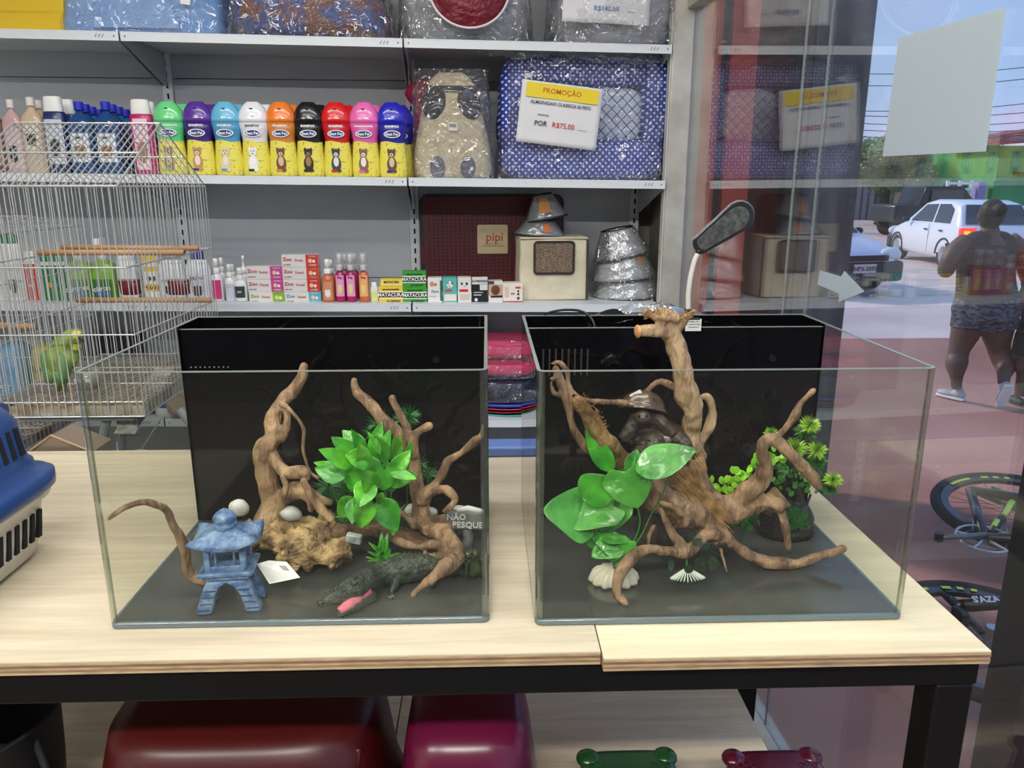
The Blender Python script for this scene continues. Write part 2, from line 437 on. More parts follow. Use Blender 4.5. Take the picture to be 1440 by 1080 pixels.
# posts
for ss in (BAY[0][0], j0, j1, .0-.012):
    obj('post', M().span((ss-.018, TD, 0), (ss+.018, TD+.03, 2.5)), m_shelf, sh)
    sl = M()
    z = .2
    while z < 2.45:
        sl.span((ss-.0035, TD-.0006, z), (ss+.0035, TD+.001, z+.020)); z += .0385
    obj('slot_row', sl, m_slot, sh)
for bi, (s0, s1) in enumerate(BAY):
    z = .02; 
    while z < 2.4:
        obj('back_panel', M().span((s0+.016, TD+.012, z), (s1-.016, TD+.016, z+.372)), m_back if z > .3 else P(96, 99, 103, .5), sh, bevel=.001)  # bottom row darker, standing in for shade and dark storage there
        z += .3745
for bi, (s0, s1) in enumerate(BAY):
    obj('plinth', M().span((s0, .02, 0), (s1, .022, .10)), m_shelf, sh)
# base deck under the lowest visible tier, shade painted into its darker grey
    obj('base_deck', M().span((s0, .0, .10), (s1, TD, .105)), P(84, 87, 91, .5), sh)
# ================================================================ AQUARIUMS
m_tank = glass_mat('aquarium_glass', (.965, .972, .95), .018, 0., ((.75, .76, .66), .004))
m_corner = glass_mat('aquarium_corner_glass', (.72, .76, .70), .09, .02, ((.5, .55, .48), .03), 3.2)  # tinted strip imitating the dark and bright refraction line at each bend
m_poli = mat('polished_glass_edge', srgb(122, 130, 122), .15, spec=.8)
m_acr = mat('black_acrylic', (.003, .003, .004), .05, spec=.35)
m_acr2 = mat('black_acrylic_matt', (.006, .006, .007), .3)
m_tfl = mat('tank_bottom_glass', srgb(62, 65, 63), .12, spec=.7, n=(9, srgb(74, 77, 73)))
m_rim = mat('tank_rim_silicone', srgb(92, 106, 110), .18, spec=.8)
def U_wall(x0, x1, y0, yb, th, z0, z1, r=.010):
    """bent glass: left side, rounded corner, front, rounded corner, right side"""
    def path(i):
        rr = r-i; a = []
        a.append((x0+i, yb))
        for k in range(7):
            t = PI+k*PI/12; a.append((x0+r+rr*math.cos(t), y0+r+rr*math.sin(t)))
        for k in range(7):
            t = 1.5*PI+k*PI/12; a.append((x1-r+rr*math.cos(t), y0+r+rr*math.sin(t)))
        a.append((x1-i, yb)); return a
    o_, i_ = path(0), path(th)
    n = len(o_); vs = []
    for z in (z0, z1): vs += [(x, y, z) for x, y in o_]+[(x, y, z) for x, y in i_]
    fs = []
    for j in range(n-1):
        fs += [(j, j+1, 2*n+j+1, 2*n+j), (n+j+1, n+j, 3*n+j, 3*n+j+1), (j+1, j, n+j, n+j+1), (2*n+j, 2*n+j+1, 3*n+j+1, 3*n+j)]
    fs += [(0, 2*n, 3*n, n), (n-1, 2*n-1, 4*n-1, 3*n-1)]
    return M().add(vs, fs)
def tank(label, X0, X1, Y0, Y1, yp, H, dividers, slots, holes, z=TZ):
    t = thing('aquarium', label, 'aquarium', (X0, Y0, z)); w_ = X1-X0; d_ = Y1-Y0; p = yp-Y0
    base = U_wall(0, w_, 0, d_, .006, 0, .009); obj('base_rim', base, m_rim, t, smooth=False, bevel=.002)
    fl = M().span((.0055, .0055, .001), (w_-.0055, d_-.002, .0075)); obj('bottom', fl, m_tfl, t)
    obj('bent_glass', U_wall(0, w_, 0, p, .005, .0092, H), m_tank, t, smooth=False)
    for xa_, sg_ in ((0, 1), (w_, -1)):
        cq = M(); rr_ = .010; cx_ = xa_+sg_*rr_
        ring_ = lambda z_: [Vector((cx_-sg_*r2*math.cos(t_), rr_-r2*math.sin(t_), z_)) for r2, ts in ((rr_+.0002, (0, .4, .8, 1.2, PI/2)), (rr_-.0052, (PI/2, 1.2, .8, .4, 0))) for t_ in ts]
        cq.loft([ring_(.0093), ring_(H)]); obj('bent_corner', cq, m_corner, t)
    obj('polished_edge', U_wall(.0003, w_-.0003, .0003, p, .0044, H, H+.0011), m_poli, t)
    for nm, a, b in (('back_panel', (0, d_-.005, .009), (w_, d_, H)), ('side_panel', (0, p, .0092), (.005, d_-.005, H)), ('side_panel', (w_-.005, p, .0092), (w_, d_-.005, H)),
                     ('partition', (.005, p, .0092), (w_-.005, p+.004, H-.006))):
        pn = obj(nm, M().span(a, b), m_acr, t)
        e = M().span((a[0], a[1], b[2]), (b[0], b[1], b[2]+.0012)); obj('top_edge', e, m_poli, pn)
        if nm == 'partition': part = pn
    for x in dividers: obj('divider', M().span((x, p+.004, .02), (x+.003, d_-.005, H-.012)), m_acr2, t)
    if slots:
        for i in range(8): obj('weir_slot', M().span((slots[0]+i*.0105, p-.0006, H-.085), (slots[0]+i*.0105+.003, p+.001, H-.04)), mat('weir_grey', srgb(38, 38, 40), .5), part)
    if holes:
        for i in range(9): obj('weir_hole', M().tube([(holes+i*.0075, p-.0012, H-.068), (holes+i*.0075, p, H-.068)], .0013, 6), mat('weir_hole_glint', srgb(120, 120, 115), .3), part)
    obj('return_knob', M().tube([(w_-.085, p-.004, H-.058), (w_-.085, p, H-.058)], .006, 12), m_acr2, part)
    return t
T1 = tank('left glass aquarium with rounded front corners and black rear box, holding the blue lantern', -.502, .000, .920, 1.335, 1.245, .348, (.15, .487), None, .016)
T2 = tank('right glass aquarium with rounded front corners and black rear box, holding the tall driftwood', .060, .558, .910, 1.330, 1.238, .348, (.115, .37), (.03,), None)
TF = TZ+.0085     # level of the aquarium bottoms

# ---- pixel-guided organic shapes; every point carries its own distance Y
def pp(u, v, Y):
    return aY(u, v, Y)
def fl(u, v, dz=0.):   # point on the aquarium bottom
    return aZ(u, v, TF+dz)
def dwood_mat(name, a, b, c=.12):
    m = mat(name, srgb(*a), .62, n=(46, srgb(*b), (1, 1, .45), c), bump=(70, 1., .014, (1, 1, .3)))
    return m
m_dw1 = dwood_mat('driftwood_tan', (180, 148, 110), (122, 92, 66))
m_dw2 = dwood_mat('driftwood_brown', (162, 130, 98), (100, 76, 54))
m_dw3 = dwood_mat('driftwood_pale', (190, 162, 124), (132, 104, 76), .16)
m_fib = mat('bark_fibre', srgb(186, 146, 92), .8, n=(60, srgb(120, 88, 50)))
def wood(name, label, cat, m, paths, vox=.0022, base=None, disp=(.03, .0045), fibres=None, group=None):
    allp = []
    mm = M()
    for si, path in enumerate(paths):
        pts = []; rr = []
        jr_ = random.Random(len(paths)*31+si)
        path = [(u+jr_.uniform(-.2, .2)*r, v+jr_.uniform(-.2, .2)*r, Y, r*jr_.uniform(.88, 1.14)) for u, v, Y, r in path]
        cp = crom(path, 5)
        for u, v, Y, r in cp:
            p = pp(u, v, Y); rad = max(r*zc(p)/FPX, .0016)
            if p.z-rad < TF+.0005: p.z = TF+rad+.0005
            pts.append(p); rr.append(rad); allp.append(p)
        mm.tube(pts, rr, 14, .26, seed=si*3.1)
        for q, r in ((pts[0], rr[0]), (pts[-1], rr[-1])): mm.ell(q, r*.96, seg=10, rg=6)
    b = base or min(allp, key=lambda q: q.z)
    b = Vector((b.x, b.y, TF))
    t = thing(name, label, cat, b, group=group)
    mm.shift(-b)
    obj('wood', mm, m, t, remesh=vox, soft=1, disp=disp)
    return t, b
def leafm(mm, p0, p1, wd, shape='lance', roll=0., droop=.0, fold=.15, nu=6, nv=8, up=None, wave=0.):
    p0 = Vector(p0); p1 = Vector(p1); ax = (p1-p0); L_ = ax.length; ax.normalize()
    view = (CO-p0).normalized() if up is None else Vector(up)
    nrm = (view-ax*view.dot(ax)).normalized(); nrm = Matrix.Rotation(roll, 3, ax) @ nrm
    lat = ax.cross(nrm)
    ph = rnd.random()*6
    def prof(t):
        if shape == 'heart': return (.62+.38*math.sin(min(1, t/.30)*PI/2))*max(0., 1-max(0, t-.22)/.78)**.62
        if shape == 'round': return math.sqrt(max(0, 1-(2*t-1)**2))
        if shape == 'strap': return min(1, t*6+.4)*(1-t**6)**.6
        return (math.sin(PI*min(1, t**.75))**.8)
    def fn(a, t):
        x = (a-.5)*2; w_ = max(prof(t), .02)*wd*.5
        q = p0+ax*(L_*t)+nrm*(-droop*L_*t*t)+lat*(x*w_)+nrm*(fold*abs(x)*w_)
        if shape == 'heart': q = q-ax*(L_*.26*(abs(x)**.9)*(1-min(1, abs(x))**4*.55)*(1-t)**2.2)
        if wave: q = q+nrm*(wave*math.sin(t*9+ph)*abs(x)*wd)
        return q
    mm.grid(fn, nu, nv)
def lpx(mm, a, b, wpx, **k):
    p0 = pp(*a); p1 = pp(*b); leafm(mm, p0, p1, wpx*zc(p0)/FPX, **k)
def leaf_mat(name, a, b, rough=.32, sc=30, c=.18):
    if name in MATS: return MATS[name]
    m = mat(name, srgb(*a), rough, n=(sc, srgb(*b), (1, 1, 1), c), bump=(45, .6, .008), coat=.35)
    m.node_tree.nodes['Principled BSDF'].inputs['Subsurface Weight'].default_value = .0
    m.node_tree.nodes['Principled BSDF'].inputs['Subsurface Radius'].default_value = (.004, .008, .002)
    return m
m_lf = leaf_mat('plastic_leaf_bright', (22, 118, 18), (104, 198, 46), .3, 42)
m_lf2 = leaf_mat('plastic_leaf_mid', (30, 116, 26), (76, 176, 44), .3, 42)
m_lf3 = leaf_mat('plastic_leaf_broad', (40, 112, 32), (84, 168, 60), .28, 26)
m_lfd = leaf_mat('plastic_fern_dark', (18, 84, 26), (30, 118, 34))
m_lfl = leaf_mat('plastic_leaf_lime', (118, 196, 36), (164, 222, 60))
m_stem = mat('plant_stem', srgb(40, 110, 40), .4)
def tuft(mm, c, R_, n, wd, axis=None, spread=1., seed=1):
    r_ = random.Random(seed); c = Vector(c)
    for i in range(n):
        d = Vector((r_.gauss(0, 1), r_.gauss(0, 1), r_.gauss(0, 1))).normalized()
        if axis is not None: d = (Vector(axis)+d*spread).normalized()
        l = R_*r_.uniform(.75, 1.05); o_ = d.orthogonal().normalized()*wd
        a = c+d*l*.12; b = c+d*l*.6; e = c+d*l
        mm.add([a-o_, a+o_, b+o_, e, b-o_], [(0, 1, 2, 3, 4)])

# ---------------------------------------------------------------- LEFT AQUARIUM CONTENTS
wood('driftwood', 'tall tan driftwood standing on the knobbly rock in the left aquarium', 'driftwood', m_dw1, [
    [(427, 514, 1.14, 5), (424, 528, 1.14, 7), (413, 548, 1.14, 9), (396, 568, 1.13, 9), (386, 590, 1.13, 11), (384, 612, 1.12, 12), (373, 634, 1.12, 14), (372, 660, 1.12, 14), (380, 690, 1.12, 15), (386, 712, 1.12, 19), (384, 732, 1.11, 24)],
    [(396, 568, 1.13, 6), (403, 580, 1.12, 5), (402, 600, 1.12, 6), (392, 616, 1.12, 7)],
    [(410, 545, 1.14, 5), (409, 558, 1.13, 4)],
    [(381, 634, 1.12, 9), (390, 652, 1.11, 9), (405, 662, 1.10, 9), (424, 663, 1.09, 9), (431, 671, 1.09, 5)],
    [(384, 716, 1.12, 14), (402, 694, 1.11, 12), (424, 690, 1.10, 12), (436, 700, 1.09, 8), (437, 715, 1.09, 5)],
    [(397, 670, 1.08, 3.5), (402, 682, 1.08, 4.5), (399, 700, 1.08, 4.5), (393, 722, 1.09, 4)],
    [(427, 677, 1.07, 5), (439, 697, 1.07, 6), (452, 716, 1.07, 6), (466, 732, 1.06, 5)],
    [(436, 692, 1.10, 7), (450, 700, 1.10, 7), (464, 706, 1.10, 5)]])
wood('thin_branch', 'thin wavy twig hanging from the tall left driftwood', 'branch', m_dw2, [
    [(398, 569, 1.10, 6), (408, 578, 1.09, 3.4), (420, 590, 1.09, 2.8), (427, 606, 1.09, 2.8), (426, 630, 1.09, 2.4), (430, 650, 1.09, 2.4), (436, 664, 1.09, 2.4), (447, 672, 1.09, 2.6)]], vox=.0013, disp=(.02, .001))
wood('curved_branch', 'long thin arching branch leaning towards the left glass, its foot behind the blue lantern', 'branch', m_dw2, [
    [(154, 730, .932, 2.8), (163, 722, .936, 4.2), (178, 712, .942, 5), (200, 706, .953, 5), (220, 710, .965, 5.5), (234, 720, .975, 5.8), (243, 740, .985, 6), (256, 760, .992, 6.6), (262, 780, .995, 6.8), (264, 800, .998, 6.6), (272, 812, 1.00, 6.6), (286, 818, 1.00, 7.5), (297, 814, 1.00, 8), (306, 804, 1.00, 7)]], vox=.0016, disp=(.02, .002))
wood('driftwood', 'many armed driftwood on the right of the left aquarium, behind the leafy green plant', 'driftwood', m_dw2, [
    [(498, 535, 1.16, 5), (503, 550, 1.16, 8), (516, 562, 1.16, 8), (528, 580, 1.15, 9), (538, 592, 1.15, 9), (556, 606, 1.15, 8), (570, 622, 1.14, 8), (580, 645, 1.14, 9)],
    [(540, 588, 1.13, 4), (543, 602, 1.13, 3), (541, 618, 1.13, 3)],
    [(552, 559, 1.13, 4.5), (555, 570, 1.13, 5.5), (565, 586, 1.13, 6.5), (573, 604, 1.13, 7), (577, 625, 1.13, 8), (583, 650, 1.13, 8), (584, 680, 1.12, 10), (592, 705, 1.11, 13), (594, 735, 1.10, 14)],
    [(604, 600, 1.12, 6), (590, 604, 1.12, 6), (582, 616, 1.12, 7), (582, 640, 1.12, 7)],
    [(679, 597, 1.09, 1.6), (678, 612, 1.09, 4), (668, 622, 1.09, 6), (650, 636, 1.10, 5), (630, 648, 1.10, 6), (622, 664, 1.10, 6), (612, 682, 1.10, 7), (598, 694, 1.10, 9)],
    [(592, 700, 1.10, 10), (606, 692, 1.09, 7), (622, 688, 1.08, 7), (636, 694, 1.07, 6), (641, 704, 1.07, 5), (634, 712, 1.06, 4), (625, 719, 1.06, 4)],
    [(594, 700, 1.11, 12), (590, 720, 1.11, 10), (583, 740, 1.10, 8)],
    [(592, 732, 1.10, 12), (604, 743, 1.08, 12), (620, 747, 1.06, 13), (634, 760, 1.04, 12), (642, 776, 1.03, 12), (639, 788, .99, 12), (628, 797, .965, 11), (612, 809, .95, 7), (595, 822, .945, 5.5), (580, 836, .94, 3.5)],
    [(556, 760, 1.06, 5), (572, 765, 1.05, 6), (590, 769, 1.04, 5), (608, 766, 1.03, 6), (620, 768, 1.03, 6), (624, 778, 1.03, 6), (612, 782, 1.03, 5), (598, 782, 1.03, 4)],
    [(598, 770, 1.04, 3), (597, 782, 1.03, 3)],
    [(550, 712, 1.10, 3), (566, 722, 1.10, 4), (582, 740, 1.10, 4)]])
# knobbly dragon-stone
c = fl(430, 796); b = Vector((c.x, 1.085, TF))
t = thing('dragon_stone', 'large knobbly ochre rock lying in the left aquarium', 'rock', b)
r = M()
def ep(u, v, Y, rx, ry, rz, rot=None):
    p = pp(u, v, Y)-b; k = zc(p+b)/FPX; r.ell(p, (rx*k, ry, rz*k), rot, 20, 12)
ep(404, 752, 1.10, 40, .045, 34); ep(440, 762, 1.09, 45, .055, 34); ep(474, 778, 1.07, 30, .04, 24); ep(430, 786, 1.06, 42, .035, 20); ep(385, 745, 1.12, 26, .04, 22); ep(450, 742, 1.11, 36, .04, 22); ep(404, 776, 1.05, 24, .03, 20); ep(352, 742, 1.125, 22, .028, 18); ep(348, 765, 1.115, 20, .03, 22)
m_rock = mat('ochre_rock', srgb(208, 178, 124), .8, n=(30, srgb(116, 88, 58), (1, 1, 1.6), .10), bump=(60, 1., .02))
r.v = [q if q.z > .001 else Vector((q.x, q.y, .001)) for q in r.v]
obj('rock', r, m_rock, t, remesh=.0028, disp=(.05, .040, 5, 1))
# pebbles
m_peb = mat('white_pebble', srgb(206, 204, 196), .45, n=(20, srgb(176, 176, 172)))
for i, (u, v, Y, rx, rz, lab) in enumerate([(336, 714, 1.13, 15, 12, 'white pebble on the rock, left of the tall driftwood'), (409, 722, 1.09, 16, 10, 'white pebble at the foot of the tall driftwood'),
        (577, 718, 1.13, 8, 10, 'small white pebble behind the leafy plant'), (606, 720, 1.14, 11, 7, 'flat white pebble beside the fishing sign'), (648, 716, 1.15, 12, 5, 'flat white pebble under the curled driftwood tip')]):
    p = pp(u, v, Y); k = zc(p)/FPX
    q = M().ell((0, 0, 0), (rx*k, rx*k*.8, rz*k), (0, .2, .4), 14, 9)
    o = obj('pebble', q, m_peb, None, smooth=True, disp=(.02, .006)); o.location = p; tag(o, lab, 'pebble')
p = pp(498, 757, 1.045); o = obj('marble_chip', M().box((0, 0, 0), (.023, .010, .014), (.1, .15, -.2)), mat('grey_marble', srgb(190, 194, 188), .4, n=(70, srgb(120, 128, 124))), None, bevel=.002); o.location = p
tag(o, 'squarish white veined stone chip at the right end of the ochre rock', 'stone')
# brown log behind, right
wood('bark_log', 'dark brown log lying at the back under the fishing sign', 'log', dwood_mat('bark_brown', (128, 96, 66), (76, 54, 38)), [[(520, 742, 1.16, 16), (570, 740, 1.17, 18), (620, 736, 1.17, 15), (672, 722, 1.17, 8)]])
wood('bark_log', 'low brown root lying on the bottom beneath the leafy green plant', 'log', MATS['bark_brown'], [[(480, 752, 1.10, 14), (520, 745, 1.12, 12), (600, 760, 1.10, 14), (640, 762, 1.10, 8)]])
# leafy bright plant
b = Vector((pp(540, 740, 1.09).x, 1.09, TF))
t = thing('leafy_plant', 'big bright green plastic plant with glossy broad leaves in the left aquarium', 'artificial plant', b)
LV = [  # base u,v tip u,v width
 (486, 672, 441, 657, 26, .1), (488, 668, 443, 648, 18, .5), (500, 655, 452, 632, 24, .2), (505, 640, 465, 616, 22, -.3), (512, 636, 482, 604, 24, .2), (522, 648, 488, 640, 30, .1),
 (516, 650, 498, 606, 18, .4), (523, 640, 536, 594, 18, -.2), (535, 640, 520, 606, 14, .9), (545, 650, 530, 615, 20, .4), (552, 650, 562, 617, 20, -.2), (548, 668, 578, 634, 22, .2), (572, 650, 579, 622, 13, .8), (540, 672, 583, 669, 28, .2), (548, 665, 586, 671, 16, -.6),
 (530, 668, 512, 640, 26, -.2), (518, 668, 485, 655, 24, .3), (528, 690, 512, 664, 28, .2), (538, 690, 545, 648, 24, .1), (552, 692, 541, 664, 20, -.5), (520, 675, 505, 712, 30, .1), (512, 690, 500, 720, 22, -.4), (500, 700, 472, 728, 26, .2), (515, 700, 508, 745, 30, -.2), (500, 700, 494, 735, 22, .4), (520, 705, 515, 742, 20, .8),
 (538, 692, 531, 712, 12, 0), (534, 700, 558, 748, 34, .1), (542, 706, 556, 752, 22, -.6), (500, 690, 488, 655, 22, .5), (542, 636, 546, 604, 16, -.7), (560, 640, 556, 616, 16, .3), (515, 655, 506, 626, 20, .1), (495, 648, 470, 634, 20, -.4), (530, 660, 520, 628, 20, .3)]
for i, (a, bb, c_, d, w_, ro) in enumerate(LV):
    q = M(); Y0 = 1.05+.03*math.sin(i*2.1); lpx(q, (a, bb, Y0), (c_, d, Y0-.012+.02*math.cos(i*1.7)), w_*1.15, roll=ro, fold=.25, droop=.12, shape='lance')
    obj('leaf', q.shift(-b), m_lf if i % 3 else m_lf2, t, thick=.0008, sub=1)
q = M()
for u, v in ((510, 660), (540, 655), (520, 700), (550, 690), (535, 640)):
    q.tube([pp(540, 738, 1.09)-b, pp((u+540)/2+4, (v+738)/2, 1.07)-b, pp(u, v, 1.055)-b], .0016, 6)
for a, c_, d in (((545, 682), (565, 700), (569, 722)), ((560, 680), (578, 690), (584, 699))):
    lpx(q, (*a, 1.05), (*d, 1.05), 8, shape='strap', droop=-.05)
obj('stem', q, m_stem, t)
# ferns
for u, v, Y, R_, n, lab, mm_ in ((566, 588, 1.18, 26, 260, 'feathery dark green fern poking above the leafy plant', m_lfd), (535, 600, 1.17, 24, 220, 'feathery green fern left of the pale thin driftwood tip', m_lfd), (478, 688, 1.14, 34, 420, 'dark feathery fern between the tall driftwood and the leafy plant', m_lfd),
        (592, 664, 1.15, 26, 300, 'feathery green fern behind the right driftwood trunk', m_lfd), (560, 735, 1.14, 34, 420, 'dark feathery fern low down behind the leafy plant', m_lfd), (495, 722, 1.13, 26, 300, 'green feathery fern under the leafy plant, beside the ochre rock', m_lf2)):
    p = pp(u, v, Y); k = zc(p)/FPX; b = Vector((p.x, p.y, TF)); t = thing('fern', lab, 'artificial plant', b)
    q = M()
    for j in range(4):
        cc = p-b+Vector((rnd.uniform(-.5, .5), rnd.uniform(-.3, .3), rnd.uniform(-.5, .5)))*R_*k
        tuft(q, cc, R_*k*.75, n//4, .0005, seed=j+u)
    obj('fronds', q, mm_, t)
    obj('stem', M().tube([(0, 0, 0.001), (.004, 0, (p.z-TF)*.5), p-b], .0012, 6), m_stem, t)
# small succulent-like plant
b = Vector((*fl(537, 792)[:2], TF)); b.y = 1.05; b.x = pp(537, 780, 1.05).x
t = thing('small_plant', 'small bright green plastic plant with thick narrow leaves, above the crocodile', 'artificial plant', b)
for i in range(26):
    a = i*2.4; el = .2+1.1*((i % 5)/4); d = Vector((math.cos(a)*math.cos(el), math.sin(a)*math.cos(el)*.7, math.sin(el)))
    q = M(); st = Vector((0, 0, .012+.022*(i % 4)/3)); leafm(q, st, st+d*rnd.uniform(.022, .032), .0085, shape='lance', up=(0, 0, 1) if el < 1 else (0, -1, 0), fold=.3, droop=.15, nu=4, nv=5)
    obj('leaf', q, m_lf2 if i % 2 else m_lf, t, thick=.0016, sub=1)
obj('stem', M().tube([(0, 0, .001), (0, 0, .035)], .003, 8), m_stem, t)
# blue stone lantern
b = fl(328, 849); b.z = TF
t = thing('stone_lantern', 'blue glazed ceramic garden lantern ornament in the left aquarium', 'ornament', b, .10)
m_blu = mat('blue_glaze', srgb(64, 98, 148), .35, n=(75, srgb(122, 150, 182), (1, 1, 1), .12), bump=(90, .8, .006), coat=.3)
k = zc(b)/FPX
q = M()   # two pairs of splayed legs with an arched opening
for sy in (-1, 1):
    for sx_ in (-1, 1):
        q.loft([[Vector((sx_*(x0+dx), sy*.018+dy, z)) for dx, dy in ((-w_/2, -.009), (w_/2, -.009), (w_/2, .009), (-w_/2, .009))] for x0, w_, z in ((.032, .021, .0), (.030, .020, .012), (.025, .019, .030), (.018, .022, .044), (.010, .030, .052))])
obj('leg_block', q, m_blu, t, bevel=.003)
gl = M()
for sx_ in (-1, 1):
    for i in range(4): gl.box((sx_*(.032-.0035*i), -.0275, .008+.010*i), (.0155, .0012, .0015))
obj('carved_groove', gl, mat('blue_glaze_dark', srgb(40, 62, 100), .5), t)
q = M().box((0, 0, .056), (.062, .050, .008)).box((0, 0, .0625), (.072, .058, .007)); obj('platform', q, m_blu, t, bevel=.0022)
q = M()
for sx_ in (-1, 1):
    for sy in (-1, 1): q.box((sx_*.023, sy*.018, .083), (.008, .008, .036))
q.box((0, 0, .069), (.052, .042, .007)); q.box((0, 0, .099), (.054, .044, .006)); q.box((-.012, -.019, .083), (.003, .004, .03)).box((.012, -.019, .083), (.003, .004, .03))
obj('lantern_house', q, m_blu, t, bevel=.0015)
q = M()
def roof(a, c_):
    x = (a-.5)*2; y = (c_-.5)*2; rad = max(abs(x), abs(y))
    z = .126-.020*rad**1.4+.012*(abs(x)*abs(y))**2*1.0
    return Vector((x*.043, y*.035, z-.004*(abs(x) > .93 or abs(y) > .93)))
q.grid(roof, 18, 14); obj('roof', q, m_blu, t, thick=.005, smooth=True)
q = M().lathe([(.014, .122), (.0155, .126), (.015, .131), (.013, .1325), (.0145, .135), (.0155, .139), (.012, .145), (.006, .150), (.001, .153)], (0, 0, 0), 20); obj('finial', q, m_blu, t, smooth=True)
for ch in t.children: ch.scale = (1.0, 1.0, .93)
# price tag tied to the lantern
p0 = pp(361, 791, .985)
t = thing('price_tag', 'white barcode price tag hanging beside the blue lantern', 'tag', p0)
cr_ = [pp(*q)-p0 for q in ((361, 793, .985), (378, 788, .99), (403, 790, .985), (422, 812, .965), (379, 821, .97))]
n_ = (cr_[1]-cr_[0]).cross(cr_[3]-cr_[0]).normalized()*.0006
mm_ = M().add(cr_+[x+n_ for x in cr_], [(0, 1, 2, 3, 4), (9, 8, 7, 6, 5)]+[(i, (i+1) % 5, 5+(i+1) % 5, 5+i) for i in range(5)])
obj('card', mm_, P(232, 230, 226, .5), t)
bars = M(); ex = (cr_[2]-cr_[1]).normalized(); ey = (cr_[3]-cr_[2]).normalized()
o0 = (cr_[1]*.5+cr_[2]*.5)+ey*.010
nn = n_.normalized(); sgn = 1 if nn.dot(CO-p0) > 0 else -1
for i in range(9):
    a = o0+ex*(.0012*i-.004)+nn*sgn*.0009; w_ = ex*(.0004+.0003*(i % 3 == 0))
    bars.add([a, a+w_, a+w_+ey*.011, a+ey*.011], [(0, 1, 2, 3)])
obj('barcode', bars, P(50, 50, 50), t, thick=.0001)
obj('string', M().tube([p0*0+cr_[0], pp(358, 785, .99)-p0, pp(352, 778, .995)-p0], .0004, 5), P(200, 200, 200), t)
# fishing sign
p = pp(654, 731, 1.09); b = Vector((p.x, p.y, TF)); t = thing('stone_sign', 'small grey resin sign reading NAO PESQUE at the right of the left aquarium', 'sign', b, .0)
m_sgn = mat('grey_resin', srgb(120, 122, 120), .55, n=(50, srgb(84, 86, 84)), bump=(90, .6, .004))
h = p.z-TF
obj('plaque', M().box((0, 0, h), (.058, .010, .031), (.0, .04, 0)), m_sgn, t, bevel=.004)
obj('post', M().tube([(0, .004, .001), (.004, .004, h-.03), (0, .004, h-.01)], [.012, .007, .008], 10, .3), m_sgn, t, smooth=True)
obj('snow_top', M().tube([(-.012, 0, h+.016), (.004, 0, h+.019), (.028, 0, h+.013)], [.003, .005, .004], 8), P(214, 216, 212, .7), t, smooth=True)
text('N\u00c3O', .013, P(205, 205, 200), t, (-.013, -.0056, h+.0065), (PI/2, .0, 0), 'lettering', .0002, .0006)
text('PESQUE', .0135, P(205, 205, 200), t, (.004, -.0056, h-.0065), (PI/2, .04, 0), 'lettering', .0002, .0006)
# frog
p = pp(666, 774, 1.03); b = Vector((p.x, p.y, TF)); t = thing('frog_figurine', 'little dark speckled frog figurine by the right glass of the left aquarium', 'figurine', b)
h = p.z-TF
q = M().ell((0, 0, h-.008), (.011, .012, .009)).ell((-.008, -.008, h-.002), (.0075, .007, .006)).ell((-.011, -.010, h+.003), .0026).ell((-.004, -.012, h+.003), .0026)
q.tube([(0, 0, h-.012), (.012, -.006, h-.010), (.014, -.004, .002)], [.004, .003, .003], 8).tube([(0, 0, h-.012), (-.010, -.010, h-.014), (-.012, -.012, .002)], [.004, .003, .003], 8).ell((0, .002, h*.4), (.012, .012, h*.5))
obj('body', q, mat('frog_skin', srgb(70, 84, 48), .3, n=(90, srgb(16, 18, 14))), t, remesh=.0013)
# crocodile with open pink mouth
t = thing('crocodile_figurine', 'dark rubber crocodile with open pink mouth lying at the front of the left aquarium', 'figurine', fl(560, 820))
b = t.location
m_cro = mat('croc_skin', srgb(38, 44, 38), .32, n=(70, srgb(66, 78, 62)), bump=(170, 1., .004))
def cb(u, v, z): return fl(u, v, z)-b
q = M()
body = [(449, 850, .018, .006), (462, 842, .021, .009), (480, 835, .024, .013), (500, 826, .026, .017), (517, 816, .024, .017), (535, 807, .021, .016), (562, 800, .022, .021), (590, 797, .022, .020), (618, 796, .018, .017), (645, 798, .013, .012), (664, 801, .009, .008), (680, 805, .006, .004)]
cp = crom(body, 4); q.tube([cb(u, v, z) for u, v, z, r_ in cp], [r_ for *_, r_ in cp], 14)
q.ell(cb(508, 814, .042), (.005, .004, .004)); q.ell(cb(497, 820, .040), (.005, .004, .004)); q.ell(cb(451, 847, .024), (.004, .004, .003))
low = [(522, 834, .011, .012), (508, 845, .008, .010), (492, 854, .009, .008), (476, 863, .007, .005)]
q.tube([cb(u, v, z) for u, v, z, _ in low], [r_ for *_, r_ in low], 10)
for leg in ([(552, 806, .014, .007), (556, 822, .010, .0055), (550, 832, .004, .004)], [(640, 792, .012, .007), (664, 788, .008, .005), (674, 796, .003, .003)], [(600, 806, .012, .007), (612, 818, .008, .005), (606, 826, .003, .003)]):
    q.tube([cb(u, v, z) for u, v, z, _ in leg], [r_ for *_, r_ in leg], 9)
for dx in (-7, -2, 3, 8): q.tube([cb(550, 831, .004), cb(548+dx, 842, .002)], [.0022, .0012], 6)
obj('body', q, m_cro, t, remesh=.0018, disp=(.006, .003))
sc_ = M()
for i in range(2, len(cp)-2):
    u, v, z, r_ = cp[i]
    for off in (-.4, .4):
        p = cb(u, v, z)+Vector((0, off*r_, r_*.88)); sc_.lathe([(.0022, 0), (.0001, .0038)], p, 5)
obj('back_scales', sc_, m_cro, t)
q = M()
mp = [(517, 830, .018, .010), (504, 840, .014, .009), (491, 850, .014, .0075), (477, 859, .011, .005)]
q.tube([cb(u, v, z) for u, v, z, _ in mp], [r_ for *_, r_ in mp], 10)
obj('mouth', q, mat('croc_mouth', srgb(206, 110, 124), .5, bump=(150, .8, .004)), t, smooth=True)
te = M()
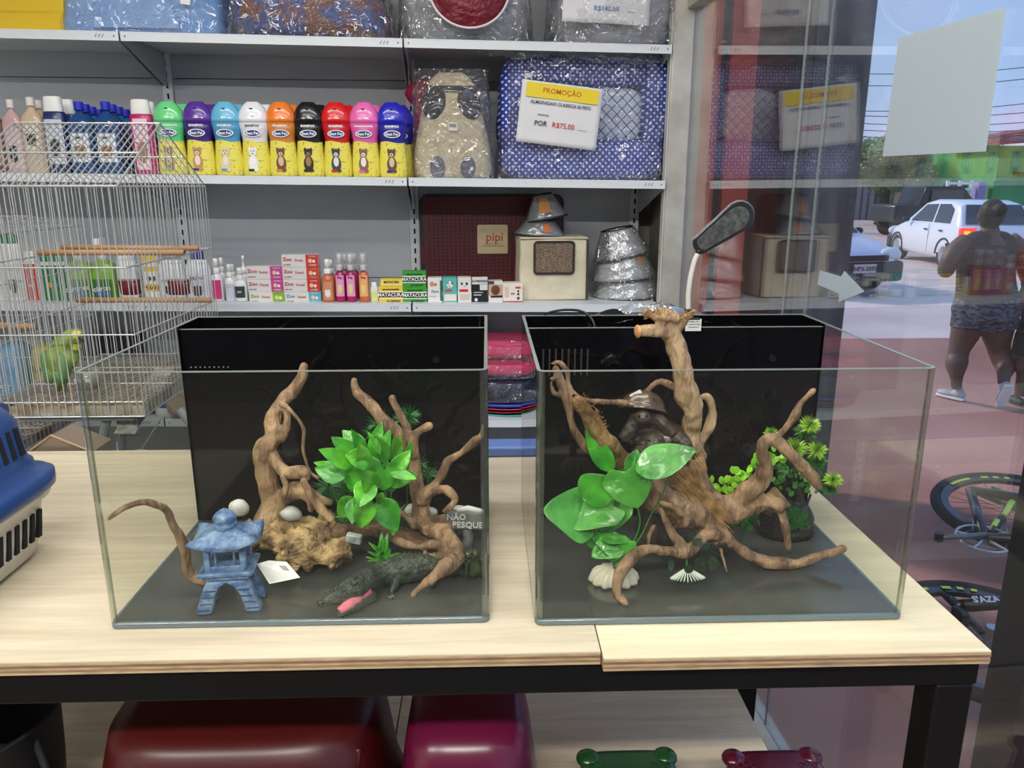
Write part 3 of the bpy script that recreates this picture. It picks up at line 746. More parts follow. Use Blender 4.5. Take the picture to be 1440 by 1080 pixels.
for i in range(7):
    f_ = i/6; te.lathe([(.0010, 0), (.0001, .0035)], cb(516-38*f_, 824+32*f_, .018-.008*f_)+Vector((0, -.005, 0)), 5)
obj('teeth', te, P(205, 200, 185), t)

# ---------------------------------------------------------------- RIGHT AQUARIUM CONTENTS
t, b = wood('driftwood', 'tall pale driftwood trunk shaped like an animal neck rising above the right aquarium', 'driftwood', m_dw3, [
    [(938, 452, 1.10, 12), (945, 468, 1.10, 14), (953, 488, 1.10, 14), (958, 512, 1.10, 15), (964, 534, 1.10, 16), (969, 556, 1.10, 15), (973, 580, 1.10, 14), (972, 604, 1.11, 15), (970, 630, 1.11, 17), (975, 655, 1.12, 16), (978, 690, 1.12, 18)],
    [(903, 466, 1.08, 8), (916, 466, 1.08, 8), (934, 467, 1.09, 9), (946, 470, 1.10, 10)],
    [(905, 440, 1.09, 4), (916, 443, 1.09, 7), (928, 448, 1.09, 8), (940, 458, 1.10, 10)],
    [(975, 438, 1.08, 3), (968, 446, 1.09, 6), (957, 456, 1.10, 7), (950, 462, 1.10, 8)],
    [(920, 437, 1.10, 3), (935, 440, 1.10, 5), (945, 450, 1.10, 8)], [(928, 447, 1.08, 3), (950, 448, 1.09, 8)],
    [(984, 560, 1.12, 3), (994, 558, 1.12, 5), (1000, 572, 1.12, 6), (999, 592, 1.12, 7), (991, 610, 1.12, 7), (982, 626, 1.12, 8), (975, 640, 1.12, 9)]])
q = M(); r_ = random.Random(4)
for i in range(70):
    u = r_.uniform(904, 972); v = 440+abs(u-935)*.12+r_.uniform(-5, 6); p = pp(u, v, 1.085)-b
    d = Vector((r_.uniform(-.6, .6), -.3, r_.uniform(.2, .9))).normalized()*r_.uniform(.005, .011)
    q.tube([p, p+d*.6+Vector((.001, 0, 0)), p+d], [.0008, .0005, .0002], 4)
stuff(obj('splinters', q, m_fib, t))
p = pp(897, 466, 1.074)-b; q = M().ell(p, (.0035, .0095, .0095), (0, 0, .35)); obj('cut_end', q, mat('cut_wood', srgb(206, 160, 104), .7, n=(90, srgb(150, 104, 60))), t, smooth=True)
wood('driftwood', 'forked leaning driftwood with fibrous broken top at the left of the right aquarium', 'driftwood', m_dw2, [
    [(781, 518, 1.06, 5), (786, 534, 1.06, 7), (795, 552, 1.06, 7), (800, 566, 1.06, 8), (803, 585, 1.06, 6), (808, 605, 1.06, 6), (820, 624, 1.07, 6), (838, 640, 1.08, 6), (860, 660, 1.09, 7)],
    [(777, 511, 1.07, 3), (786, 510, 1.07, 4), (796, 522, 1.07, 4), (800, 538, 1.07, 4), (808, 552, 1.07, 4), (820, 560, 1.07, 4), (834, 564, 1.07, 4), (860, 566, 1.08, 3.6), (882, 566, 1.08, 3.6)],
    [(775, 540, 1.05, 2.5), (779, 552, 1.05, 3), (792, 558, 1.06, 4)], [(776, 532, 1.05, 3), (784, 533, 1.06, 4)],
    [(908, 552, 1.12, 5), (917, 542, 1.12, 5), (928, 537, 1.12, 5), (942, 542, 1.12, 5), (956, 548, 1.12, 5)]])
t, b = wood('driftwood', 'thick mossy log sloping down to the middle of the right aquarium', 'driftwood', dwood_mat('driftwood_mossy', (160, 128, 76), (106, 80, 44)), [
    [(814, 566, 1.04, 9), (826, 586, 1.045, 12), (842, 606, 1.05, 13), (858, 626, 1.06, 14), (876, 648, 1.08, 15), (900, 676, 1.09, 20)]])
q = M()
for i in range(220):
    f_ = r_.random(); u = 812+f_*34+r_.uniform(-10, 10); v = 562+f_*36+r_.uniform(-8, 8); p = pp(u, v, 1.03+.01*f_)-b
    d = Vector((r_.uniform(-1, 1), -.5, r_.uniform(-.3, 1))).normalized()*r_.uniform(.004, .009); q.tube([p, p+d], [.0006, .0002], 3)
stuff(obj('fibres', q, m_fib, t))
t, b = wood('driftwood_root', 'massive central driftwood root with long curling arms in the right aquarium', 'driftwood', m_dw2, [
    [(905, 668, 1.08, 22), (925, 690, 1.07, 26), (950, 705, 1.06, 28), (985, 720, 1.06, 26), (1005, 745, 1.05, 16)],
    [(935, 650, 1.10, 16), (962, 668, 1.08, 18), (985, 690, 1.07, 18), (1005, 715, 1.06, 20)],
    [(940, 700, 1.07, 24), (990, 712, 1.07, 22), (1030, 714, 1.07, 20), (1058, 712, 1.06, 16), (1082, 706, 1.05, 10), (1098, 712, 1.04, 9)],
    [(1030, 708, 1.07, 12), (1050, 694, 1.06, 14), (1068, 676, 1.06, 13), (1076, 655, 1.05, 11), (1071, 634, 1.05, 10), (1078, 619, 1.05, 9), (1093, 622, 1.05, 9), (1108, 638, 1.04, 9), (1124, 652, 1.04, 9), (1140, 668, 1.04, 9), (1152, 684, 1.03, 6)],
    [(1088, 622, 1.06, 5), (1102, 604, 1.06, 5), (1118, 586, 1.06, 6), (1128, 566, 1.06, 5), (1144, 549, 1.06, 4)],
    [(1082, 706, 1.05, 7), (1096, 716, 1.05, 6), (1102, 734, 1.04, 6), (1107, 752, 1.04, 6), (1109, 772, 1.04, 4)],
    [(985, 740, 1.05, 16), (1012, 752, 1.05, 12), (1036, 768, 1.04, 9), (1060, 784, 1.04, 8), (1092, 793, 1.04, 8), (1120, 792, 1.04, 7), (1150, 784, 1.04, 7), (1186, 772, 1.04, 6)],
    [(1004, 750, 1.03, 9), (990, 753, 1.02, 9), (975, 766, 1.01, 9), (962, 776, 1.00, 11), (940, 776, .99, 8), (912, 772, .98, 8), (896, 776, .975, 9), (880, 792, .97, 9), (871, 812, .96, 8), (867, 832, .955, 7), (872, 848, .95, 6), (881, 864, .942, 3)],
    [(929, 717, 1.03, 4), (938, 733, 1.02, 5), (948, 752, 1.01, 6), (958, 768, 1.00, 8)],
    [(930, 708, 1.03, 4), (946, 712, 1.02, 5), (962, 724, 1.02, 5), (968, 712, 1.03, 4)], [(966, 724, 1.02, 5), (962, 738, 1.02, 5), (950, 742, 1.03, 4)],
    [(920, 740, 1.04, 4), (913, 752, 1.03, 3), (912, 766, 1.02, 2.5)], [(1013, 772, 1.03, 3), (1018, 788, 1.02, 2.5), (1022, 804, 1.01, 2)],
    [(985, 640, 1.09, 9), (980, 660, 1.08, 10), (985, 680, 1.07, 8)], [(1000, 750, 1.04, 14), (1020, 755, 1.04, 10)]])
q = M()
for i in range(420):
    f_ = r_.random(); u = 950+f_*58+r_.uniform(-12, 10); v = 668+f_*56+r_.uniform(-12, 12); p = pp(u, v, 1.045)-b
    d = Vector((.8, -.25, -.7+r_.uniform(-.3, .3))).normalized()*r_.uniform(.012, .028); q.tube([p, p+d*.5+Vector((0, -.002, .002)), p+d], [.0008, .0007, .0003], 4)
for i in range(120):
    u = r_.uniform(968, 990); v = r_.uniform(640, 690); p = pp(u, v, 1.06)-b
    d = Vector((.3, -.3, -.9)).normalized()*r_.uniform(.01, .02); q.tube([p, p+d], [.0007, .0003], 4)
stuff(obj('bark_fibres', q, m_fib, t))
# tortoise pair
p = pp(925, 640, 1.11); b = Vector((p.x, p.y, TF)); t = thing('tortoise_ornament', 'dark brown resin ornament of a small tortoise climbing on a large one', 'ornament', b)
m_tor = mat('tortoise_skin', srgb(78, 68, 54), .38, n=(60, srgb(42, 36, 28)), bump=(110, .7, .004))
m_she = mat('tortoise_shell', srgb(52, 42, 32), .16, n=(45, srgb(86, 70, 50), (1, 1, 1), .1), bump=(50, .6, .006), coat=.6)
def tl(u, v, Y): return pp(u, v, Y)-b
def shell(c_, rx, ry, rz, tilt, par, nm='shell'):
    q = M(); R_ = Euler(tilt).to_matrix()
    def g(a, bb):
        th = a*2*PI; ph = bb*PI/2; k_ = 1+.035*math.cos(8*th)*math.sin(ph*2)
        flare = 1.12 if bb > .93 else 1
        return R_ @ Vector((rx*math.sin(ph)*math.cos(th)*k_*flare, ry*math.sin(ph)*math.sin(th)*k_*flare, rz*math.cos(ph)-(.0 if bb < .93 else .002)))+c_
    q.grid(g, 40, 14); return obj(nm, q, m_she, par, thick=.002, smooth=True)
s1 = shell(tl(928, 632, 1.12), .056, .050, .046, (-.35, .25, 0), t)
q = M().ell(tl(930, 640, 1.12), (.05, .045, .028))
q.tube([tl(935, 640, 1.08), tl(925, 632, 1.065), tl(922, 622, 1.055)], [.018, .015, .012], 12); q.ell(tl(921, 622, 1.052), (.0155, .017, .014)).ell(tl(917, 628, 1.045), (.012, .011, .009))
q.tube([tl(905, 632, 1.09), tl(897, 645, 1.075), tl(897, 665, 1.07)], [.014, .013, .012], 10); q.tube([tl(950, 615, 1.08), tl(963, 625, 1.07), tl(965, 650, 1.07)], [.014, .012, .010], 10)
q.tube([tl(930, 660, 1.12), (0, 0, .02)], [.03, .03], 10)
obj('large_body', q, m_tor, t, remesh=.0022)
s2 = shell(tl(904, 577, 1.11), .034, .033, .030, (-.4, .15, 0), t)
q = M().ell(tl(908, 585, 1.11), (.026, .026, .016)); q.tube([tl(908, 585, 1.10), tl(905, 588, 1.085)], [.012, .011], 10).ell(tl(904, 587, 1.08), (.0125, .013, .011))
q.tube([tl(922, 585, 1.10), tl(935, 600, 1.09), tl(948, 612, 1.085)], [.011, .010, .008], 10); q.tube([tl(896, 590, 1.10), tl(886, 604, 1.085), tl(876, 618, 1.085)], [.011, .010, .010], 10).ell(tl(908, 600, 1.12), (.03, .03, .03))
obj('small_body', q, m_tor, t, remesh=.002)
q = M()
for u, v, Y in ((912, 619, 1.038), (928, 618, 1.037), (899, 585, 1.071), (909, 585, 1.070)): q.ell(tl(u, v, Y), .0022, seg=8, rg=6)
obj('eye', q, P(16, 14, 12, .1), t, smooth=True)
obj('white_sticker', M().box(tl(894, 554, 1.10), (.018, .001, .006), (0, -.5, 0)), P(230, 230, 228), t)
# broad-leaved plant on a white base
b = fl(863, 818); b.z = TF
t = thing('broadleaf_plant', 'plastic plant with broad heart shaped leaves on a white shell base in the right aquarium', 'artificial plant', b)
q = M()
rg_ = []
for r0, z in ((.033, 0), (.034, .004), (.031, .013), (.025, .020), (.012, .0245), (.002, .024)):
    rg_.append([Vector((r0*(1+.12*math.cos(12*2*PI*j/84)*(1 if z > 0 else .5))*math.cos(2*PI*j/84), r0*.75*(1+.12*math.cos(12*2*PI*j/84))*math.sin(2*PI*j/84), z+.001)) for j in range(84)])
q.loft(rg_); obj('shell_base', q, mat('white_resin', srgb(212, 206, 186), .5), t, smooth=True)
HL = [  # leaf base, tip, width px, roll, Y0, Y1
 ((825, 726), (768, 716), 66, .25, 1.01, .985, 'heart', m_lf3), ((818, 700), (862, 674), 44, .3, 1.01, 1.00, 'lance', m_lf2), ((862, 712), (797, 738), 50, .5, 1.01, .99, 'heart', m_lf3),
 ((870, 700), (840, 752), 50, .3, 1.02, 1.01, 'heart', m_lf3), ((880, 664), (896, 716), 62, .1, 1.0, .985, 'heart', m_lf3), ((893, 662), (978, 630), 40, -.35, .99, .97, 'lance', m_lf3), ((886, 668), (897, 632), 22, .4, 1.02, 1.03, 'lance', m_lf3),
 ((862, 664), (822, 604), 24, -.3, 1.04, 1.05, 'lance', m_lf2), ((868, 762), (832, 782), 34, .2, 1.0, .99, 'heart', m_lf2), ((852, 756), (890, 760), 20, -.8, 1.0, .99, 'heart', m_lf3), ((884, 762), (868, 796), 26, .2, .99, .985, 'heart', m_lf2), ((878, 778), (893, 790), 18, -.4, 1.0, .99, 'heart', m_lf2),
 ((835, 755), (848, 774), 24, .2, 1.01, 1.0, 'heart', m_lf2), ((893, 640), (870, 690), 18, 1.0, 1.03, 1.02, 'lance', m_lf2)]
for a, c_, w_, ro, y0, y1, sh_, m_ in HL:
    q = M(); lpx(q, (*a, y0), (*c_, y1), w_*1.3, roll=ro, shape=sh_, droop=.10, fold=.12, nu=10, nv=12, wave=.03)
    obj('leaf', q.shift(-b), m_, t, thick=.0009, sub=1)
q = M(); o0 = Vector((0, 0, .018))
for pts in ([(862, 790, .985), (832, 758, 1.0), (820, 722, 1.01)], [(866, 790, .985), (886, 770, .99), (900, 735, .995), (892, 700, 1.0)], [(866, 790, .985), (896, 762, 1.0), (915, 725, 1.02), (938, 680, 1.0), (945, 650, .98)], [(863, 790, .985), (862, 765, 1.0), (866, 735, 1.02)], [(864, 790, .985), (874, 780, .99)], [(861, 790, .985), (850, 780, .99)]):
    cp = crom([o0]+[tuple(pp(*x)-b) for x in pts], 5); q.tube(cp, .0011, 6)
obj('stem', q, m_stem, t)
# small white-flowered plant in front
b = fl(968, 826); b.z = TF
t = thing('white_flower_plant', 'drooping white tipped plastic flower at the front centre of the right aquarium', 'artificial plant', b)
q = M(); top = pp(966, 800, .985)-b
for i in range(17):
    a = -1.35+2.7*i/16; d = Vector((math.sin(a), -.25, -.15)); e_ = Vector((math.sin(a)*1.2, -.35, -.75))
    q.tube(crom([top, top+d*.007, top+d*.010+e_*.008*(1.1-abs(a)*.2), top+d*.012+e_*.017*(1.15-abs(a)*.35)], 3), [.0011]*9+[.0004], 5)
obj('petals', q, P(205, 214, 200, .5), t, smooth=True)
obj('stem', M().tube([top, top+Vector((0, .004, .012)), Vector((0, .01, .001))], .0014, 6), m_stem, t)
m_dk = leaf_mat('plastic_leaf_darkround', (22, 40, 26), (36, 60, 34), .35)
b = Vector((*fl(985, 800)[:2], TF)); t = thing('dark_roundleaf_plant', 'dark round leaved plastic plant under the central root of the right aquarium', 'artificial plant', b)
for i in range(26):
    u = rnd.uniform(935, 1010); v = rnd.uniform(762, 806); q = M(); Y = rnd.uniform(1.0, 1.05)
    if pp(u, v, Y).z < TF+.008: Y = .98
    lpx(q, (u, v, Y), (u+rnd.uniform(-9, 9), v-11, Y-.004), 13, shape='round', roll=rnd.uniform(-.6, .6)); obj('leaf', q.shift(-b), m_dk, t, thick=.0009, sub=1)
obj('stem', M().tube([(0, 0, .001), (0, .01, .05)], .002, 6), m_stem, t)
# bonsai with pompoms
b = Vector((*fl(1100, 752)[:2], TF)); b.y = 1.165; b.x = pp(1104, 740, 1.165).x
t = thing('bonsai_ornament', 'bonsai tree ornament with spiky yellow green tufts on a dark rock base', 'ornament', b)
m_bk = mat('dark_resin_rock', srgb(44, 46, 42), .5, n=(40, srgb(24, 24, 22)), bump=(80, .9, .006))
q = M(); k = zc(b)/FPX
q.lathe([(.046, .001), (.047, .012), (.043, .022), (.046, .030), (.040, .042), (.036, .050), (.015, .056)], (0, 0, 0), 28, 1., .8)
obj('rock_base', q, m_bk, t, smooth=True, disp=(.012, .006))
def bl(u, v, Y=1.165): return pp(u, v, Y)-b
q = M().tube(crom([(0.01, 0, .045), tuple(bl(1122, 705)), tuple(bl(1115, 675)), tuple(bl(1128, 640)), tuple(bl(1138, 610))], 5), [.013]*6+[.010]*8+[.006]*7, 12, .4)
for e_ in ((1158, 680), (1150, 640), (1098, 630), (1105, 660)): q.tube([bl(1120, 665), bl((1120+e_[0])/2, (660+e_[1])/2+6), bl(*e_)], [.006, .0045, .003], 8)
q.tube([bl(1128, 705), bl(1134, 712), bl(1140, 695)], .002, 6)
obj('trunk', q, m_bk, t, smooth=True)
m_pom = leaf_mat('pompom_lime', (126, 180, 42), (170, 210, 76)); m_pomd = leaf_mat('pompom_dark', (40, 110, 40), (70, 150, 50))
for u, v, R_, y, mm_ in ((1138, 598, 17, 1.15, m_pom), (1132, 608, 18, 1.17, m_pomd), (1118, 630, 18, 1.13, m_pom), (1148, 634, 17, 1.13, m_pom), (1148, 650, 17, 1.15, m_pomd), (1171, 675, 15, 1.08, m_pom), (1155, 675, 14, 1.10, m_pomd), (1166, 688, 13, 1.09, m_pomd), (1084, 610, 12, 1.17, m_pom), (1130, 650, 16, 1.17, m_pomd), (1110, 660, 16, 1.18, m_pomd)):
    q = M(); c_ = bl(u, v, y); kk = zc(c_+b)/FPX; tuft(q, c_, R_*kk, 190, .0009, axis=(.0, -.5, .5), spread=1.1, seed=u); obj('tuft', q, mm_, t)
q = M()
for i in range(60):
    u = rnd.uniform(1075, 1150); v = rnd.uniform(655, 700); q2 = (u, v, rnd.uniform(1.13, 1.16)); lpx(q, q2, (u+rnd.uniform(-8, 8), v-7, q2[2]), 7, shape='round', roll=rnd.uniform(-1, 1), nu=3, nv=4)
lower = stuff(obj('small_leaves', q.shift(-b), m_pomd, t))
q = M()
for i in range(60):
    u = rnd.uniform(1106, 1135); v = rnd.uniform(718, 748); y = 1.12; lpx(q, (u, v, y), (u+rnd.uniform(-8, 8), v-9, y-.004), 3, shape='lance', nu=2, nv=3)
stuff(obj('grass_leaves', q.shift(-b), m_lfd, t))
# hut
h0 = bl(1087, 712, 1.12)
rs = M()
for i in range(12):
    a = PI*.15+PI*1.7*i/11; rs.tube([h0+Vector((0, 0, .030)), h0+Vector((.022*math.cos(a), .016*math.sin(a)-.004, .004))], [.0035, .0055], 6)
obj('thatched_hut', rs, mat('thatch', srgb(150, 124, 84), .8, n=(60, srgb(92, 72, 46))), t, smooth=True)
# vine with small round leaves
b = Vector((pp(1015, 700, 1.13).x, 1.13, TF)); t = thing('creeping_vine_plant', 'light green round leaved plastic vine behind the right arm of the central root', 'artificial plant', b)
path = crom([(1100, 640), (1070, 655), (1045, 668), (1030, 685), (1010, 690), (1000, 680)], 6)
q = M().tube([pp(u, v, 1.12)-b for u, v in path]+[Vector((0, 0, .001))], .0012, 6); obj('stem', q, m_stem, t)
for i in range(62):
    u, v = path[int(rnd.random()*len(path))]; u += rnd.uniform(-11, 11); v += rnd.uniform(-9, 11); q = M(); Y = rnd.uniform(1.095, 1.12)
    a = rnd.uniform(0, 6.28); lpx(q, (u, v, Y), (u+9*math.cos(a), v-abs(9*math.sin(a))-3, Y), 8.5, shape='round', roll=rnd.uniform(-.7, .7), nu=4, nv=5); obj('leaf', q.shift(-b), m_lfl, t, thick=.0012, sub=1)
b2 = Vector((pp(1045, 740, 1.13).x, 1.13, TF)); t = thing('creeping_vine_plant', 'green round leaved sprig hanging below the right arm of the central root', 'artificial plant', b2)
q = M().tube([(0, 0, .001), pp(1045, 740, 1.12)-b2, pp(1028, 738, 1.11)-b2], .0012, 6); obj('stem', q, m_stem, t)
for i in range(30):
    u = rnd.uniform(1018, 1068); v = rnd.uniform(724, 748); q = M(); a = rnd.uniform(0, 6.28); lpx(q, (u, v, 1.115), (u+7*math.cos(a), v-abs(7*math.sin(a))-2, 1.11), 7, shape='round', roll=rnd.uniform(-.8, .8), nu=4, nv=5)
    obj('leaf', q.shift(-b2), m_lf2, t, thick=.0012)
# ---- equipment on the right aquarium's rear box
p = pp(970, 438, 1.275); t = thing('clip_lamp', 'gooseneck led lamp with dark oblong head clipped to the rear of the right aquarium', 'lamp', p)
def q_(u, v, Y=1.275): return pp(u, v, Y)-p
obj('gooseneck', M().tube([tuple(x) for x in crom([tuple(q_(968, 437)), tuple(q_(968, 415)), tuple(q_(971, 390)), tuple(q_(977, 366)), tuple(q_(982, 356))], 5)], .0042, 12), P(205, 203, 196, .35), t, smooth=True)
obj('foot', M().tube([q_(968, 446), q_(968, 434)], .0062, 12), P(20, 20, 22), t)
a_ = q_(977, 350); e_ = q_(1046, 300); ax = (e_-a_); Lh = ax.length; ax.normalize()
vw = (CO-(p+a_)).normalized(); nr = (vw-ax*vw.dot(ax)).normalized(); nr = (Matrix.Rotation(.25, 3, ax) @ nr); lt = ax.cross(nr)
def stadium(L_, w_, r_=None, n=8):
    r_ = w_/2; o_ = []
    for i in range(n+1): t_ = -PI/2+PI*i/n; o_.append((L_-r_+r_*math.cos(t_), r_*math.sin(t_)))
    for i in range(n+1): t_ = PI/2+PI*i/n; o_.append((.010+.010*math.cos(t_), .62*r_*math.sin(t_)))
    return o_
def head(nm, inset, h0_, h1_, m_):
    o_ = [((x-Lh/2)*(1-inset*.5)+Lh/2, y*(1-inset)) for x, y in stadium(Lh+.016, .050)]
    rings = [[a_+ax*x+lt*y+nr*h for x, y in o_] for h in (h0_, h1_)]
    return obj(nm, M().loft(rings), m_, t, bevel=.0012)
head('lamp_head', 0, -.006, .002, mat('glossy_black_plastic', srgb(20, 21, 22), .15, coat=.5)); head('led_panel', .26, .0022, .0030, mat('led_panel_off', srgb(88, 92, 88), .45, n=(140, srgb(50, 54, 52)))); head('side_rim', -.05, -.003, -.001, P(120, 122, 122, .3))
obj('hinge', M().ell(q_(983, 354), (.006, .006, .005)), P(18, 18, 20), t, smooth=True)
p = pp(975, 457, 1.232); o = thing('rating_plate', 'small white printed label hooked over the edge of the black rear box', 'label', p)
obj('plate', M().box((0, 0, 0), (.026, .0012, .020)), P(206, 206, 200, .5), o)
obj('clip', M().box((0, .004, .0095), (.02, .010, .002)), P(30, 30, 30), o)
text('MODEL: 001', .0036, P(30, 30, 30), o, (0, -.0008, .0055)); text('AC 220V 5W 50HZ', .0028, P(40, 40, 40), o, (0, -.0008, .0010)); text('LED LAMP CE', .0028, P(40, 40, 40), o, (0, -.0008, -.0035))
p = pp(775, 440, 1.33); o = tag(obj('power_cable', M().tube([tuple(x-p) for x in [pp(*q) for q in crom([(765, 446, 1.34), (768, 441, 1.33), (790, 436, 1.32), (815, 437, 1.30), (830, 446, 1.28), (836, 458, 1.27), (838, 470, 1.27)], 5)]], .0022, 8), P(12, 12, 12), None, smooth=True), 'black power cable looping over the rear edge of the right aquarium', 'cable'); o.location = p
p = pp(738, 500, 1.345); o = tag(obj('power_cable', M().tube([tuple(pp(*q)-p) for q in crom([(744, 470, 1.345), (736, 485, 1.35), (735, 505, 1.35), (741, 530, 1.35), (742, 560, 1.36), (735, 590, 1.37), (737, 622, 1.38)], 5)], .0022, 8), P(12, 12, 12), None, smooth=True), 'black cable hanging down in the gap between the two aquariums', 'cable'); o.location = p
# second transparent aquarium lid and pouch behind the rear box
p = pp(870, 452, 1.33); t = thing('clear_plastic_pouch', 'clear plastic pouch with a teal corner behind the right aquarium', 'bag', p)
q = M()
def g(a, c_):
    u = 830+170*a; v = 452-26*math.sin(PI*min(1, max(0, a)))**.6*c_; P_ = pp(u, v, 1.326+.05*c_)-p; return P_+Vector((0, .004*math.sin(a*17+c_*9), .003*math.sin(a*23)))
q.grid(g, 30, 8); obj('film', q, film_mat(), t, thick=.0006, smooth=True)
q = M(); q.grid(lambda a, c_: pp(915+22*a, 449-9*c_*(1-abs(a-.4)), 1.335)-p, 8, 3); obj('teal_insert', q, P(70, 200, 170), t, thick=.001)
q = M(); q.grid(lambda a, c_: pp(840+42*a, 452-18*c_*math.sin(PI*(.15+.7*a)), 1.35)-p+Vector((0, .003*math.sin(a*12), 0)), 12, 5); obj('dark_insert', q, P(34, 36, 36, .3), t, thick=.001)
# ================================================================ SHELF CONTENTS
def spot(k, u, t, dz=.0006):
    s, z, m, v = on(k, u, t); return s, z+dz, m, v
def ht(k, u, t, vtop):
    s, z, m, v = on(k, u, t); return (v-vtop)*m
m_white = P(236, 236, 234, .35)
FR = (PI/2, 0, 0)
def bands(name, cols, dots=None):
    """print on a bottle: colour bands by height [(z, rgb)...] bottom first; optional dots (rgb) on the lowest band"""
    if name in MATS: return MATS[name]
    m = bpy.data.materials.new(name); m.use_nodes = True; MATS[name] = m
    t = m.node_tree; N = t.nodes.new; K = t.links.new; b = t.nodes['Principled BSDF']; b.inputs['Roughness'].default_value = .28
    co = N('ShaderNodeTexCoord'); sp = N('ShaderNodeSeparateXYZ'); K(co.outputs['Object'], sp.inputs[0])
    wob = N('ShaderNodeMath'); wob.operation = 'SINE'; mu = N('ShaderNodeMath'); mu.operation = 'MULTIPLY'; mu.inputs[1].default_value = 70
    K(sp.outputs['X'], mu.inputs[0]); K(mu.outputs[0], wob.inputs[0])
    sc_ = N('ShaderNodeMath'); sc_.operation = 'MULTIPLY_ADD'; sc_.inputs[1].default_value = .003; K(wob.outputs[0], sc_.inputs[0]); K(sp.outputs['Z'], sc_.inputs[2])
    cur = None
    for i, (z, c) in enumerate(cols):
        if cur is None:
            rgb = N('ShaderNodeRGB'); rgb.outputs[0].default_value = (*srgb(*c), 1); cur = rgb.outputs[0]
            if dots:
                vo = N('ShaderNodeTexVoronoi'); vo.inputs['Scale'].default_value = 85; K(co.outputs['Object'], vo.inputs['Vector'])
                lt = N('ShaderNodeMath'); lt.operation = 'LESS_THAN'; lt.inputs[1].default_value = .22; K(vo.outputs['Distance'], lt.inputs[0])
                mx = N('ShaderNodeMix'); mx.data_type = 'RGBA'; K(lt.outputs[0], mx.inputs[0]); K(cur, mx.inputs[6]); mx.inputs[7].default_value = (*srgb(*dots), 1); cur = mx.outputs[2]
            continue
        gt = N('ShaderNodeMath'); gt.operation = 'GREATER_THAN'; gt.inputs[1].default_value = z; K(sc_.outputs[0], gt.inputs[0])
        mx = N('ShaderNodeMix'); mx.data_type = 'RGBA'; K(gt.outputs[0], mx.inputs[0]); K(cur, mx.inputs[6]); mx.inputs[7].default_value = (*srgb(*c), 1); cur = mx.outputs[2]
    K(cur, b.inputs['Base Color']); return m
def disc(mm, x, z, rx, rz, y, n=18):
    vs = [(x+rx*math.cos(2*PI*i/n), y, z+rz*math.sin(2*PI*i/n)) for i in range(n)]
    mm.add(vs+[(x, y, z)], [(i, (i+1) % n, n) for i in range(n)])
# ---- nine shampoo bottles with domed caps, one more of each behind
H0 = .232; m_logo = P(28, 44, 120, .3); m_yel = (236, 224, 92)
def shampoo(col, capcol, name2, lab, u, pet, dots=(200, 160, 40)):
    k = ht(1, u, .03, 148+(u-245)*.005); h = k
    s, z, m, v = spot(1, u, .055)
    t = sthing('shampoo_bottle', lab+' in the front row on the middle shelf', 'bottle', s, .055, z, rnd.uniform(-.06, .06), None)
    w_ = 21.0*m
    prof = [(.80, 0), (.90, .012), (.92, .10), (.90, .25), (.82, .42), (.80, .50), (.90, .62), (.99, .72)]
    prof2 = [(.99, .722), (.985, .77), (.91, .85), (.74, .925), (.56, .97), (.46, .985), (.42, 1.0), (.02, 1.0)]
    f = lambda pr: [(a*w_, b_*h) for a, b_ in pr]
    bodym = bands('shampoo_print_%d_%d_%d' % col, [(0, m_yel), (h*.47, col)], dots)
    obj('bottle_body', M().lathe(f(prof), (0, 0, 0), 28, 1, .62, 2.4), bodym, t, smooth=True)
    cp_ = obj('cap', M().lathe(f(prof2), (0, 0, 0), 28, 1, .62, 2.4), P(*capcol, .22, coat=.5), t, smooth=True)
    obj('cap_notch', M().box((0, -.62*w_*.86, h*.905), (.010, .006, .0022)), P(20, 16, 24), cp_)
    yf = -.62*w_*.82-.0035
    q = M(); disc(q, 0, h*.575, .0285, .0125, yf-.0005); obj('logo_ring', q, P(240, 240, 240, .3), t, thick=.0008)
    q = M(); disc(q, 0, h*.575, .0245, .0095, yf-.0012); obj('logo_oval', q, m_logo, t, thick=.0006)
    text('Best Pet', .0125, P(235, 238, 245), t, (0, yf-.002, h*.573), FR, off=.0004)
    text(name2, .0098 if len(name2) < 9 else .0072, P(240, 240, 240) if sum(col) < 640 else P(110, 110, 120), t, (0, yf-.0012, h*.675), FR, off=.0005)
    # printed animal
    q = M(); yy = -.62*w_*.93-.0012
    c1, c2 = pet
    disc(q, -.004, h*.17, .0165, .026, yy); disc(q, -.004, h*.32, .0130, .0135, yy-.0002); disc(q, -.014, h*.355, .0042, .008, yy-.0003); disc(q, .006, h*.355, .0042, .008, yy-.0003); disc(q, -.013, h*.08, .007, .006, yy-.0003); disc(q, .005, h*.08, .007, .006, yy-.0003)
    obj('printed_animal', q, P(*c1, .4), t, thick=.0004)
    q = M(); disc(q, -.004, h*.20, .009, .016, yy-.0012); disc(q, -.004, h*.30, .007, .0065, yy-.0014); obj('printed_animal', q, P(*c2, .4), t, thick=.0004)
    q = M(); disc(q, -.0085, h*.335, .0019, .0019, yy-.0026, 8); disc(q, .0005, h*.335, .0019, .0019, yy-.0026, 8); disc(q, -.004, h*.30, .0026, .0020, yy-.0026, 8); obj('printed_eyes', q, P(20, 18, 16), t, thick=.0003)
    obj('variant_label', M().box((-.012, yy-.0006, h*.075), (.019, .0008, .008)), P(*col, .4) if sum(col) < 640 else P(30, 30, 40), t)
    obj('price_sticker', M().box((.004, -.62*w_*.97, h*.80), (.011, .0012, .006), (.25, 0, 0)), P(238, 236, 232), t)
    b2 = copyt(t, W(s+.020, .145, z), None, lab+' in the second row', 'bottle')
    return t
